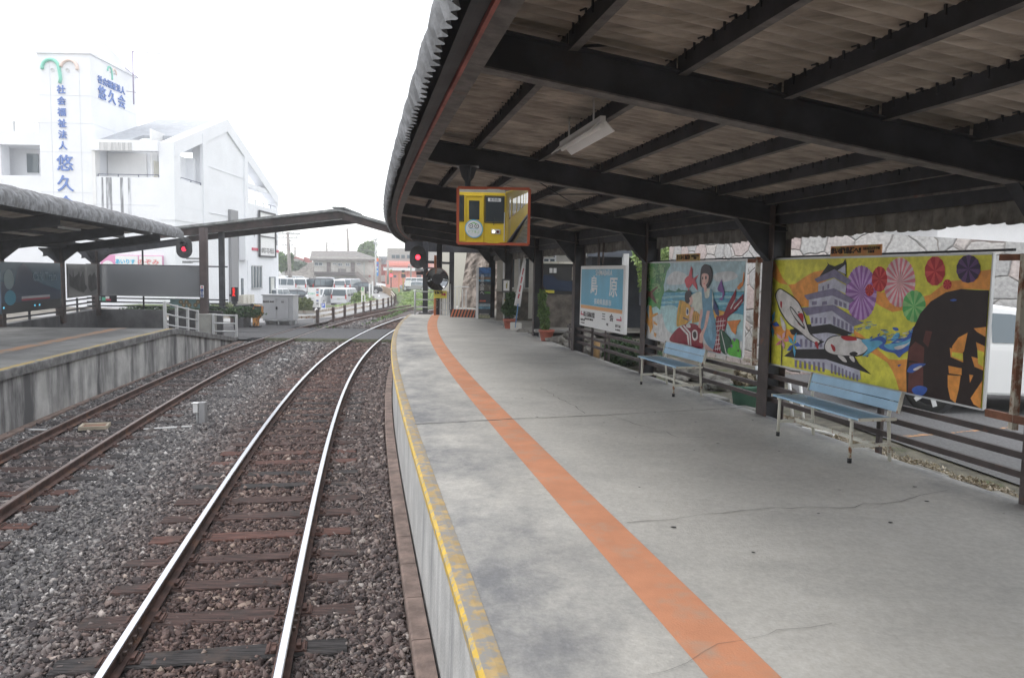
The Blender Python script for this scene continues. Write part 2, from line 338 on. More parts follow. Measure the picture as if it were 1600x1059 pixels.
MURAL_B=[
('Or',0,(0,1000,34,983,62,903,90,824,128,762,76,772,20,839,2,895)),
('Or',0,(128,762,169,769,217,826,273,878,336,899,347,806,368,622,325,560,260,575,212,570,171,649,144,725)),
('Or',0,(2,588,21,477,61,386,136,352,197,332,189,254,85,263,30,316,4,377)),
('Or',0,(589,721,632,730,674,694,716,642,710,604,663,583,613,619,580,655)),
('Or',0,(696,627,747,694,803,722,860,818,921,831,957,887,991,898,1000,876,1000,767,960,771,911,769,845,701,798,626,775,551,730,569)),
('Or',0,(497,416,536,383,590,314,642,249,692,186,734,74,749,0,709,8,694,85,664,191,606,240,546,278,506,336)),
('Or',0,(643,223,698,232,740,250,739,0,722,7,693,110)),
('Pl',0,(522,714,591,718,593,699,590,680)),
('Pu',0,(522,714,590,680,592,660,588,643)),
('Pl',0,(522,714,588,643,588,622,583,609)),
('Pu',0,(522,714,583,609,582,588,576,577)),
('Pl',0,(522,714,576,577,574,557,567,550)),
('Pu',0,(522,714,567,550,564,532,557,529)),
('Pl',0,(522,714,557,529,552,512,545,513)),
('Pu',0,(522,714,545,513,540,499,533,504)),
('Pl',0,(522,714,533,504,526,494,520,502)),
('Pu',0,(522,714,520,502,513,495,506,507)),
('Pl',0,(522,714,506,507,499,505,494,520)),
('Pu',0,(522,714,494,520,486,521,482,539)),
('Pl',0,(522,714,482,539,474,545,471,565)),
('Pu',0,(522,714,471,565,464,574,462,596)),
('Pl',0,(522,714,462,596,456,609,455,631)),
('Pu',0,(522,714,455,631,450,647,451,669)),
('Pl',0,(522,714,451,669,447,688,449,709)),
('Pu',0,(522,714,449,709,446,730,449,750)),
('Pl',0,(522,714,449,750,447,771,452,788)),
('Pu',0,(522,714,452,788,452,811,458,824)),
('Pl',0,(522,714,458,824,459,846,465,856)),
('Pu',0,(522,714,465,856,468,877,475,883)),
('Pl',0,(522,714,475,883,478,902,486,904)),
('Pu',0,(522,714,486,904,491,920,498,918)),
('Pl',0,(522,714,498,918,504,931,511,925)),
('Pu',0,(522,714,511,925,517,934,524,924)),
('Pl',0,(522,714,524,924,531,930,537,917)),
('Pu',0,(522,714,537,917,544,919,549,903)),
('Pl',0,(522,714,549,903,556,901,560,883)),
('Pu',0,(522,714,560,883,567,876,570,857)),
('Pl',0,(522,714,570,857,577,847,578,826)),
('Pu',0,(522,714,578,826,584,814,585,792)),
('Pl',0,(522,714,585,792,589,777,589,756)),
('Pu',0,(522,714,589,756,593,738,591,718)),
('Wp',0,(686,804,746,806,748,790,746,776)),
('Pk',0,(686,804,746,776,747,759,744,747)),
('Wp',0,(686,804,744,747,744,730,740,719)),
('Pk',0,(686,804,740,719,739,702,734,694)),
('Wp',0,(686,804,734,694,733,677,728,671)),
('Pk',0,(686,804,728,671,725,656,719,653)),
('Wp',0,(686,804,719,653,716,639,710,639)),
('Pk',0,(686,804,710,639,706,627,700,630)),
('Wp',0,(686,804,700,630,695,621,689,627)),
('Pk',0,(686,804,689,627,684,620,678,628)),
('Wp',0,(686,804,678,628,673,624,668,635)),
('Pk',0,(686,804,668,635,662,634,658,647)),
('Wp',0,(686,804,658,647,651,649,648,665)),
('Pk',0,(686,804,648,665,642,670,640,686)),
('Wp',0,(686,804,640,686,634,694,633,712)),
('Pk',0,(686,804,633,712,627,723,627,740)),
('Wp',0,(686,804,627,740,623,753,624,771)),
('Pk',0,(686,804,624,771,620,786,622,802)),
('Wp',0,(686,804,622,802,619,819,622,834)),
('Pk',0,(686,804,622,834,621,852,625,865)),
('Wp',0,(686,804,625,865,624,883,629,894)),
('Pk',0,(686,804,629,894,629,911,635,919)),
('Wp',0,(686,804,635,919,636,936,642,942)),
('Pk',0,(686,804,642,942,645,957,651,959)),
('Wp',0,(686,804,651,959,655,973,661,972)),
('Pk',0,(686,804,661,972,665,983,671,980)),
('Wp',0,(686,804,671,980,676,988,682,982)),
('Pk',0,(686,804,682,982,687,988,693,979)),
('Wp',0,(686,804,693,979,698,982,703,970)),
('Pk',0,(686,804,703,970,709,970,713,957)),
('Wp',0,(686,804,713,957,719,954,722,939)),
('Pk',0,(686,804,722,939,728,934,730,917)),
('Wp',0,(686,804,730,917,735,909,736,893)),
('Pk',0,(686,804,736,893,741,882,741,865)),
('Wp',0,(686,804,741,865,745,853,744,836)),
('Pk',0,(686,804,744,836,748,822,746,806)),
('Re',0,(602,825,634,826,635,807,632,790)),
('Rd',0,(602,825,632,790,630,771,626,759)),
('Re',0,(602,825,626,759,622,743,616,737)),
('Rd',0,(602,825,616,737,610,728,604,729)),
('Re',0,(602,825,604,729,597,727,591,736)),
('Rd',0,(602,825,591,736,584,741,580,756)),
('Re',0,(602,825,580,756,574,769,572,788)),
('Rd',0,(602,825,572,788,568,805,569,825)),
('Re',0,(602,825,569,825,568,844,570,862)),
('Rd',0,(602,825,570,862,572,881,577,893)),
('Re',0,(602,825,577,893,581,908,587,914)),
('Rd',0,(602,825,587,914,593,923,600,921)),
('Re',0,(602,825,600,921,606,923,612,914)),
('Rd',0,(602,825,612,914,618,908,623,893)),
('Re',0,(602,825,623,893,628,881,630,862)),
('Rd',0,(602,825,630,862,634,845,634,826)),
('Re',0,(561,739,579,740,580,729,578,720)),
('Rd',0,(561,739,578,720,576,710,573,703)),
('Re',0,(561,739,573,703,570,696,566,694)),
('Rd',0,(561,739,566,694,562,691,557,693)),
('Re',0,(561,739,557,693,553,695,550,702)),
('Rd',0,(561,739,550,702,546,708,544,718)),
('Re',0,(561,739,544,718,542,727,542,738)),
('Rd',0,(561,739,542,738,541,749,543,758)),
('Re',0,(561,739,543,758,545,768,548,774)),
('Rd',0,(561,739,548,774,551,782,556,784)),
('Re',0,(561,739,556,784,560,787,564,784)),
('Rd',0,(561,739,564,784,568,782,572,775)),
('Re',0,(561,739,572,775,575,769,577,760)),
('Rd',0,(561,739,577,760,579,750,579,740)),
('Gl',0,(748,635,791,639,792,617,789,597)),
('Gn',0,(748,635,789,597,787,575,780,560)),
('Gl',0,(748,635,780,560,775,542,767,534)),
('Gn',0,(748,635,767,534,759,522,751,523)),
('Gl',0,(748,635,751,523,742,519,734,529)),
('Gn',0,(748,635,734,529,725,534,719,551)),
('Gl',0,(748,635,719,551,711,565,708,587)),
('Gn',0,(748,635,708,587,704,607,704,631)),
('Gl',0,(748,635,704,631,703,654,706,675)),
('Gn',0,(748,635,706,675,709,697,715,712)),
('Gl',0,(748,635,715,712,721,731,729,738)),
('Gn',0,(748,635,729,738,737,749,746,747)),
('Gl',0,(748,635,746,747,755,750,763,740)),
('Gn',0,(748,635,763,740,771,734,777,717)),
('Gl',0,(748,635,777,717,784,703,787,681)),
('Gn',0,(748,635,787,681,791,662,791,639)),
('Rd',0,(817,888,852,888,853,862,848,839)),
('Re',0,(817,888,848,839,844,816,836,803)),
('Rd',0,(817,888,836,803,829,789,819,789)),
('Re',0,(817,888,819,789,810,788,801,802)),
('Rd',0,(817,888,801,802,792,815,787,838)),
('Re',0,(817,888,787,838,782,861,781,888)),
('Rd',0,(817,888,781,888,780,916,785,939)),
('Re',0,(817,888,785,939,789,962,797,975)),
('Rd',0,(817,888,797,975,805,988,815,987)),
('Re',0,(817,888,815,987,824,987,833,973)),
('Rd',0,(817,888,833,973,841,960,846,937)),
('Re',0,(817,888,846,937,851,914,852,888)),
('Re',0,(863,798,877,798,878,790,876,784)),
('Rd',0,(863,798,876,784,875,776,873,772)),
('Re',0,(863,798,873,772,870,766,867,765)),
('Rd',0,(863,798,867,765,864,763,861,765)),
('Re',0,(863,798,861,765,857,766,855,771)),
('Rd',0,(863,798,855,771,852,775,850,783)),
('Re',0,(863,798,850,783,849,789,849,797)),
('Rd',0,(863,798,849,797,848,805,850,812)),
('Re',0,(863,798,850,812,851,819,853,824)),
('Rd',0,(863,798,853,824,856,829,859,830)),
('Re',0,(863,798,859,830,862,832,866,830)),
('Rd',0,(863,798,866,830,869,829,871,824)),
('Re',0,(863,798,871,824,874,820,876,812)),
('Rd',0,(863,798,876,812,877,806,877,798)),
('Dq',0,(929,902,966,901,967,881,963,863)),
('Dp',0,(929,902,963,863,960,844,954,832)),
('Dq',0,(929,902,954,832,948,818,939,815)),
('Dp',0,(929,902,939,815,931,809,923,814)),
('Dq',0,(929,902,923,814,914,817,907,831)),
('Dp',0,(929,902,907,831,900,843,896,863)),
('Dq',0,(929,902,896,863,891,881,891,902)),
('Dp',0,(929,902,891,902,890,923,894,942)),
('Dq',0,(929,902,894,942,897,961,904,973)),
('Dp',0,(929,902,904,973,911,987,919,990)),
('Dq',0,(929,902,919,990,927,995,936,989)),
('Dp',0,(929,902,936,989,944,985,951,971)),
('Dq',0,(929,902,951,971,958,959,961,939)),
('Dp',0,(929,902,961,939,966,922,966,901)),
('Wl',0,(170,92,544,28,543,48,534,140,369,142,241,114)),
('Gp',0,(192,83,206,84,207,17,194,19)),
('Gp',0,(220,87,233,88,235,19,221,21)),
('Gp',0,(247,92,260,93,262,21,248,23)),
('Gp',0,(273,96,287,97,288,23,275,25)),
('Gp',0,(299,101,312,101,314,25,301,27)),
('Gp',0,(325,105,338,106,339,27,327,29)),
('Gp',0,(350,109,362,110,364,29,352,31)),
('Gp',0,(395,113,406,111,407,29,397,34)),
('Gp',0,(414,106,425,103,426,26,416,31)),
('Gp',0,(433,99,443,96,445,24,435,29)),
('Gp',0,(452,92,461,89,463,21,453,27)),
('Gp',0,(470,85,479,82,481,19,471,24)),
('Gp',0,(488,78,497,75,498,17,489,22)),
('Gp',0,(505,71,515,69,516,14,506,19)),
('Gp',0,(523,64,532,62,533,12,524,17)),
('Bk',0,(126,99,180,178,367,229,509,207,533,153,591,86,503,110,369,140,202,101)),
('Wl',0,(193,308,364,371,502,349,501,205,367,228,202,183)),
('Gp',0,(218,278,233,285,235,212,219,206)),
('Gp',0,(247,284,262,291,263,219,248,213)),
('Gp',0,(275,290,290,296,291,226,277,219)),
('Gp',0,(303,296,317,302,319,232,304,226)),
('Gp',0,(330,302,344,308,346,239,331,232)),
('Bk',0,(152,347,254,417,380,445,497,389,466,362,364,367,237,318,168,311)),
('Wl',0,(256,537,386,574,499,485,500,387,380,444,282,404)),
('Gp',0,(276,480,288,485,289,435,277,427)),
('Gp',0,(300,484,312,488,313,439,301,431)),
('Gp',0,(324,487,335,491,336,442,325,435)),
('Gp',0,(347,490,358,495,359,446,348,438)),
('Gp',0,(394,511,408,502,408,434,396,443)),
('Gp',0,(416,497,429,488,429,424,417,433)),
('Gp',0,(437,483,450,474,450,413,438,422)),
('Gp',0,(458,470,471,461,470,403,459,412)),
('Gp',0,(478,457,491,448,491,393,479,402)),
('Gp',0,(217,560,394,607,542,478,496,443,387,555,252,495)),
('Wl',0,(259,656,384,687,472,631,469,576,386,606,260,570)),
('Gp',0,(276,621,304,630,304,598,277,590)),
('Gp',0,(333,626,359,635,360,604,333,595)),
('Gp',0,(397,656,413,646,414,604,398,613)),
('Gp',0,(420,643,436,634,436,593,421,603)),
('Gp',0,(443,631,458,622,459,583,444,593)),
('Gp',0,(230,672,387,751,496,654,476,629,384,683,250,632)),
('Wl',0,(307,776,390,828,453,768,450,705,391,744,308,711)),
('Gp',0,(330,755,339,763,339,726,331,719)),
('Gp',0,(356,775,366,781,367,741,357,735)),
('Gp',0,(283,817,388,906,477,809,457,775,389,833,302,788)),
('Bk',0,(312,842,353,942,348,961,360,942,388,927,429,954,441,988,447,946,449,843,439,861,388,903,337,861)),
('Wl',0,(405,892,442,940,446,861)),
('Bk',1,(50,664,74,724,109,707,183,635,224,548,256,418,279,347,330,296,357,290,331,258,318,216,304,261,266,285,207,349,146,400,91,501,69,578)),
('Wh',1,(56,660,77,715,107,699,180,629,220,545,250,417,276,335,329,288,313,266,266,297,209,358,149,411,98,507,73,582)),
('Rd',1,(196,492,218,514,233,489,231,414,221,394,197,431)),
('Rd',1,(87,604,98,597,97,542,88,564)),
('Rd',1,(305,272,320,275,326,218,311,236)),
('Bk',1,(148,547,165,554,225,443,245,386,235,377,185,452)),
('Wh',1,(153,540,163,544,220,442,235,396,185,467)),
('Bk',1,(159,356,199,348,196,313,168,311)),
('Wh',1,(92,470,125,396,128,335,105,362)),
('Bk',0,(198,522,208,527,209,513,201,511)),
('Bk',1,(355,247,370,314,408,352,466,366,537,356,586,340,569,256,532,213,469,193,411,186,368,203)),
('Wh',1,(360,248,374,308,410,344,466,358,533,349,575,335,563,266,529,222,469,201,413,195,373,210)),
('Rd',1,(441,353,498,362,518,339,475,323,450,331)),
('Rd',1,(390,276,411,260,416,225,406,219,397,242)),
('Bk',1,(485,222,508,244,526,229,501,205)),
('Wh',1,(428,190,457,190,476,151,454,151)),
('Wh',1,(485,197,505,202,513,163,500,164)),
('Lb',1,(537,343,589,367,639,403,647,366,626,323,605,292,570,237,547,217,569,283)),
('Bl',1,(575,344,618,392,647,366,640,326,668,351,694,388,727,408,751,486,782,534,812,544,830,529,825,499,807,501,802,471,778,406,754,339,717,281,704,252,683,278,648,283,616,307,633,344,611,358)),
('Lb',1,(640,332,695,357,740,398,765,452,795,511,778,430,741,355,689,305,655,303)),
('Lb',1,(667,383,687,431,700,427,694,388,674,365)),
('Wh',1,(752,437,776,502,807,525,783,485,762,415)),
('Wh',1,(682,323,728,358,747,387,722,332,696,307)),
('Bl',1,(669,466,689,469,694,451,680,446)),
('Bl',0,(574,370,589,386,583,363)),
('Bl',0,(733,446,742,472,739,441)),
('Bl',0,(698,194,715,205,705,182)),
('Bl',0,(559,220,577,235,570,217)),
('Bl',0,(607,397,621,419,614,388)),
('Dk',0,(742,0,735,174,739,323,752,474,775,587,810,675,861,743,911,769,960,765,1000,765,1000,539,1000,0,895,0,812,0)),
('Br',0,(739,323,763,384,798,350,799,241,740,243)),
('Br',0,(745,226,797,247,805,14,746,0)),
('Br',0,(799,470,823,468,812,353,791,390)),
('Or',0,(892,308,895,384,913,445,942,484,934,356,887,370)),
('Or',0,(892,360,931,352,934,285,894,308)),
('Or',0,(960,516,999,533,1000,468,971,495)),
('Or',0,(970,429,1000,408,998,341,976,380)),
('Or',0,(959,331,996,319,999,253,971,267)),
('Or',0,(886,248,931,244,932,199,890,197)),
('Or',0,(886,184,929,193,926,106,918,0,900,27,889,104)),
('Or',0,(956,212,969,211,960,158)),
('Or',0,(965,58,1000,188,998,5,976,23)),
('Ye',0,(896,344,931,344,933,296,895,314)),
('Ye',0,(976,380,999,369,998,275,981,292)),
('Bl',1,(739,162,757,217,807,237,783,194,758,156)),
('Bl',1,(761,34,785,73,818,67,805,14,781,0)),
('Wh',1,(761,181,783,212,795,216,774,179)),
('Bl',1,(877,692,891,701,900,694,888,684)),
('Bk',0,(33,381,40,383,43,4,37,3)),
('Lc',0,(37,382,37,464,57,509,53,431)),
('Bl',0,(37,382,68,411,91,377,60,362)),
('Lc',0,(37,382,57,318,51,251,36,321)),
('Bl',0,(37,382,19,313,0,305,13,365)),
('Lc',0,(37,382,5,404,0,468,24,433)),
('Bk',0,(108,244,114,246,115,1,110,0)),
('Pr',0,(112,245,112,302,131,335,127,280)),
('Pk',0,(112,245,141,267,162,246,133,233)),
('Pr',0,(112,245,130,203,124,156,111,202)),
('Pk',0,(112,245,95,196,69,188,90,231)),
('Pr',0,(112,245,83,258,73,301,100,279)),
('Bk',0,(179,221,185,222,182,129,177,128)),
('Lc',0,(183,222,182,293,199,334,195,265)),
('Bl',0,(183,222,208,248,228,219,202,205)),
('Lc',0,(183,222,199,167,194,107,182,168)),
('Bl',0,(183,222,167,161,143,152,162,205)),
('Lc',0,(183,222,156,239,147,295,171,266)),
]
# ---------------------------------------------------------------- measuring helpers: photograph direction + a real distance or height -> world point
def ray(x,y):
    a=(x-800)/1200; b=-(y-529.5)/1200; return cr*a+cu*b-bk
def at(x,y,Y): d=ray(x,y); t=Y/d.y; return Vector((d.x*t,Y,CAM_H+d.z*t))
def gz(x,y,z): d=ray(x,y); t=(z-CAM_H)/d.z; return Vector((d.x*t,d.y*t,z))
HP=.94
# ================================================================ SETTING
def sheet(name,pts,m,z=None):
    b=MB(); vs=[(p[0],p[1],p[2] if z is None else z) for p in pts]
    tr=tessellate_polygon([[Vector((v[0],v[1],0)) for v in vs]]); b.add(vs,[tuple(t) for t in tr])
    o=b.build(name,m,fix=False)
    for p in o.data.polygons:
        if p.normal.z<0: p.flip()
    return struct(o)
M_dirt=mat('dirt',(.17,.155,.13),.95,var=.3,vscale=1.5,bump=.4,bscale=20)
M_gravbed=mat('ballast_bed',(.08,.074,.07),.95,var=.45,vscale=22,bump=1.0,bscale=35,stain=((.09,.06,.055),.45,.6,.9))
M_lightroad=mat('light_road',(.30,.30,.30),.9,var=.12,vscale=2,bump=.15,bscale=60)
M_lot=mat('car_park_asphalt',(.16,.16,.165),.9,var=.25,vscale=18,bump=.3,bscale=80)
sheet('ground',[(-900,-60),(900,-60),(900,1500),(-900,1500)],M_dirt,-1.6)
sheet('terrain',[(-100,-30),(30,-30),(60,64),(60,170),(-21,170),(-19,105),(-15.5,86),(-13.5,76),(-12.6,66),(-40,66),(-100,66)],M_dirt,-.30)
# ballast surface
def bed():
    b=MB(); us=[-5.3+.3*i for i in range(24)]; n=0
    ss=list(np.arange(-6,30,.3))+list(np.arange(30,110,1.2)); k=len(us)
    for a in ss:
        for u in us:
            z=-.175+.02*noise.noise(Vector((a*1.3,u*1.3,0)))
            b.v.append(tuple(P(a,u*(1.0 if u<1.6 else 1),z)))
    for i in range(len(ss)-1):
        for j in range(k-1): b.f.append((i*k+j,i*k+j+1,(i+1)*k+j+1,(i+1)*k+j)); b.m.append(0); b.sm.append(True)
    return struct(b.build('ballast_bed',M_gravbed,fix=False))
bed()
# right platform
def ub(s): return float(np.interp(s,[-8,5,10,15.4,20.6,25.4,29.5,34],[6.2,6.12,5.99,5.75,5.5,5.13,4.75,4.4]))
b=MB()
b.sweep(lambda s:[(1.66,HP),(2.1,HP),(3,HP),(4,HP),(ub(s)-.5,HP),(ub(s),HP),(ub(s)+.001,.3)],-16,29.4,.3)
damp=[v for i in range(len(b.v)//7) for v in (1,.9,.25,.10,.35,1.3,1.3)]
b.sweep(lambda s:[(1.66,HP),(2.1,HP),(2.7,HP),(3.25,HP),(3.26,.0)],29.4,31.2,.3)
b.add([P(31.2,1.6,HP),P(31.2,3.25,HP),P(31.2,3.25,-.2),P(31.2,1.6,-.2)],[(0,1,2,3)])
plat=struct(b.build('platform',M_conc,fix=False)); dm=plat.data.attributes.new('damp','FLOAT','POINT'); dm.data.foreach_set('value',damp+[.3]*(len(b.v)-len(damp)))
b=MB(); b.sweep([(1.64,.86),(1.62,-.2)],-16,31.2,.3); struct(b.build('platform_wall',M_concw2,fix=False))
b=MB(); b.sweep([(1.62,.85),(1.585,.86),(1.58,.925),(1.60,HP+.004),(1.66,HP+.006),(1.70,HP+.003)],-7,31.2,.3,mi=[0,0,0,1,1])
edge=struct(b.build('platform_edge',[M_yel,M_yelw],fix=False))
M_curb=mat('curb_concrete',(.19,.14,.12),.9,var=.3,vscale=6,bump=.4,bscale=50)
b=MB()
for i in range(50):
    a=-6+i*.75; b.sweep([(1.46,-.2),(1.46,-.07),(1.475,-.06),(1.60,-.06),(1.60,-.2)],a+.006,a+.744,.37,closed=True)
struct(b.build('platform_curb',M_curb))
b=MB(); b.sweep([(2.53,HP+.004),(2.84,HP+.004)],-16,31.1,.3); struct(b.build('orange_line',M_org,fix=False))
# cracks and joints in the slab
M_crack=flat('crack',(.13,.127,.12),.95)
def ribbon(pts,wd,m,name,z,jit=.02,seed=1):
    r=random.Random(seed); q=[]
    for i in range(len(pts)-1):
        a=Vector(pts[i]);c=Vector(pts[i+1]); n=max(2,int((c-a).length/.12))
        for k in range(n): q.append(a.lerp(c,k/n)+Vector((r.uniform(-jit,jit),r.uniform(-jit,jit),0)))
    q.append(Vector(pts[-1])); b=MB()
    for i,p in enumerate(q):
        d=(q[min(i+1,len(q)-1)]-q[max(i-1,0)]).normalized(); n=Vector((-d.y,d.x,0)); ww=wd*(.25+.75*r.random())
        b.v+=[(p.x+n.x*ww,p.y+n.y*ww,z),(p.x-n.x*ww,p.y-n.y*ww,z)]
    for i in range(len(q)-1): b.f.append((2*i,2*i+1,2*i+3,2*i+2)); b.m.append(0); b.sm.append(False)
    return b
def cr_(px,wd,sd,jit=.02): return ribbon([tuple(gz(x,y,HP)) for x,y in px],wd,M_crack,'c',HP+.0065,jit,sd)
allc=MB()
for px,wd,jt in [([(648,663),(720,659),(800,655),(960,648),(1150,638)],.013,.012),([(842,606),(856,612),(880,627),(900,634),(914,646)],.006,.03),([(953,648),(990,662),(1030,672),(1060,683),(1100,684)],.005,.03),([(976,818),(1050,813),(1130,800),(1230,793),(1330,792),(1400,783),(1440,774),(1480,767)],.0045,.03),([(612,558),(640,556),(690,556)],.010,.01),([(612,527),(700,526.5),(850,526)],.012,.005),([(1010,1059),(1130,1010),(1220,985),(1300,975)],.0015,.03),([(700,548),(715,544)],.004,.02)]:
    q=cr_(px,wd,int(px[0][0]),jt); allc.add(q.v,q.f)
struct(allc.build('platform_cracks',M_crack,fix=False))
b=MB(); r_=random.Random(4)
for i in range(46):    # flattened gum and leaf specks on the slab
    s=r_.uniform(3.5,12); u=r_.uniform(3,5.8); p=P(s,u,HP+.005); R=r_.uniform(.008,.022)
    n=7; vs=[(p.x+R*math.cos(k*2*math.pi/n)*r_.uniform(.5,1.3),p.y+.7*R*math.sin(k*2*math.pi/n)*r_.uniform(.6,1.2),p.z) for k in range(n)]
    b.add(vs,[tuple(range(n))])
sp=b.build('slab_specks',flat('speck',(.05,.05,.05),.9),fix=False); sp['kind']='stuff'
# left platform
def ul(s): return float(np.interp(s,[-8,13,20,24,29],[-4.62,-4.58,-4.48,-4.5,-4.75]))
def zl(s): return float(np.interp(s,[-8,22.4,29.6,31],[HP,HP,.06,.02]))
M_lplat=mat('left_platform_asphalt',(.22,.22,.215),.9,var=.25,vscale=1.1,bump=.2,bscale=60,stain=((.13,.13,.13),.45,.7,.8,(1,.3,1)))
b=MB(); b.sweep(lambda s:[(-16,zl(s)),(-9,zl(s)),(-6,zl(s)),(ul(s)-.12,zl(s))],-7,29.8,.4); struct(b.build('left_platform',M_lplat,fix=False))
b=MB(); b.sweep(lambda s:[(ul(s)-.07,zl(s)-.16),(ul(s)-.07,-.22)],-7,29.8,.4); struct(b.build('left_platform_wall',M_concw,fix=False))
b=MB(); b.sweep(lambda s:[(ul(s)-.16,zl(s)+.004),(ul(s)-.02,zl(s)+.006),(ul(s),zl(s)-.01),(ul(s),zl(s)-.15),(ul(s)-.07,zl(s)-.16)],-7,29.8,.4,mi=[1,0,0,0]);
struct(b.build('left_platform_coping',[mat('coping',(.16,.16,.16),.9,var=.4,vscale=5,bump=.3,bscale=40),mat('left_worn_yellow',(.45,.33,.12),.8,stain=((.24,.23,.2),.48,.6,6))],fix=False))
b=MB(); b.sweep([(-6.05,HP+.004),(-5.75,HP+.004)],-7,22.3,.4); struct(b.build('left_orange_line',mat('worn_orange',(.42,.24,.14),.85,stain=((.25,.24,.22),.45,.6,3)),fix=False))
b=MB(); b.sweep([(-4.72,-.2),(-4.72,-.09),(-4.5,-.10),(-4.5,-.2)],-7,30,.6); struct(b.build('left_kerb',M_curb,fix=False))
# crossing path
M_cross=mat('crossing_asphalt',(.10,.10,.105),.9,var=.2,vscale=12,bump=.2,bscale=60)
b=MB()
def xs(u0,u1,s0=30.3,s1=35.5,z=-.005): b.sweep([(u0,z-.16),(u0,z),(u1,z),(u1,z-.16)],s0,s1,1,closed=True)
for u0,u1 in [(-9.5,-3.99),(-3.80,-2.87),(-2.68,-.66),(-.47,.47),(.66,1.62)]: xs(u0,u1)
struct(b.build('crossing_path',M_cross))
b=MB(); b.sweep([(-3.9,-.17),(-3.9,-.012),(1.6,-.012),(1.6,-.17)],30.17,30.27,.1,closed=True); struct(b.build('crossing_kerb',mat('mossy_kerb',(.17,.18,.12),.9,var=.3,vscale=6)))
# crossing approach (left of track 2) and road
sheet('footway',[P(29.6,-4.4),P(30.3,-4.4),P(35.5,-4.4),(-9.7,37.0),(-9.6,40),(-10.2,44.5),(-12.6,37.8),(-22,36.6),(-22,27),P(29.6,-9)],M_cross,-.012)
rd_r=[(-13.5,38.6),(-11.2,39.2),(-10.1,41),(-10.0,46),(-9.9,52),(-9.6,58),(-9.7,62),(-10.6,69),(-12.8,82),(-14.9,91.5),(-17.6,103),(-21,114),(-27,125)]
rd_l=[(-32,128),(-25,116),(-21,106),(-18,97),(-16,88),(-14.4,80),(-12.9,72),(-12.3,66),(-12.6,60),(-13.2,55),(-14.6,52.5),(-18,51),(-26,50),(-26,40)]
sheet('road',rd_r+rd_l,M_lightroad,-.05)
b=ribbon([(-11.05,58.4,0),(-11.9,64,0),(-12.3,69,0),(-13.2,75,0)],.07,None,'x',-.045,.0,3)
q=ribbon([(-14.1,81,0),(-15.3,88,0)],.07,None,'x',-.045,.0,3); b.add(q.v,q.f)
struct(b.build('road_line',M_white,fix=False))
sheet('parking_lot',[(-60,40),(-30,40),(-27,54),(-18,56),(-14,60),(-13.5,66),(-14,76),(-17,90),(-20,98),(-60,98)],M_lot,-1.0)
sheet('upper_parking_lot',[(-80,95.2),(-20.5,95.2),(-22.5,106),(-27,116),(-40,140),(-80,140)],M_lot,-.15)
M_grass=mat('grass_ground',(.10,.14,.045),.95,var=.4,vscale=3,bump=.6,bscale=15)
sheet('bank',[(-27,50.5),(-18,51.2),(-14.7,52.7),(-13.3,55.2),(-12.8,60),(-12.5,66),(-13.1,72),(-14.6,80),(-16.2,88),(-17.0,88.5),(-15.0,79),(-13.5,71),(-13.1,66),(-13.2,61),(-13.7,57.4),(-17.5,55.5),(-26.5,54.6)],M_grass,.02)
sheet('grass_field',[(-9.2,60),(-6.8,56),(-4.5,64),(-3,90),(-8,130),(-24,130),(-17.2,104),(-14.4,91),(-12.4,81),(-10.2,69)],M_grass,-.12)
# station side surfaces
M_path=mat('path_concrete',(.34,.33,.30),.9,var=.15,vscale=2,bump=.2,bscale=40)
sheet('station_path',[P(29.4,3.27),P(29.4,4.7),P(27,4.95),P(25.4,5.1),P(22.5,5.32),P(22.6,9),P(26,12),(14,40),(12,60),(-1,60),P(40,3.0),P(33,3.1)],M_path,HP-.03)
sheet('garden_soil',[P(-7,6.1),P(5,6.1),P(10,5.95),P(15.4,5.7),P(20.6,5.45),P(22.5,5.3),P(22.6,9),P(14,9.5),P(9,7.4),P(-7,7.1)],mat('garden_soil',(.13,.12,.095),.95,var=.4,vscale=5,bump=.6,bscale=25,stain=((.07,.09,.03),.55,.65,2)),.74)
sheet('car_park',[P(-9,7.0),P(4,7.0),P(9,7.3),P(13.6,9.0),P(13.8,11.0),P(12,22),P(-9,22)],M_asph,.76)
b=ribbon([tuple(gz(1402,683,.76)),tuple(gz(1480,677,.76)),tuple(gz(1582,668,.76))],.05,None,'x',.765,.01,3); struct(b.build('parking_line',mat('worn_orange_line',(.5,.26,.12),.9,stain=((.14,.14,.14),.5,.55,18)),fix=False))
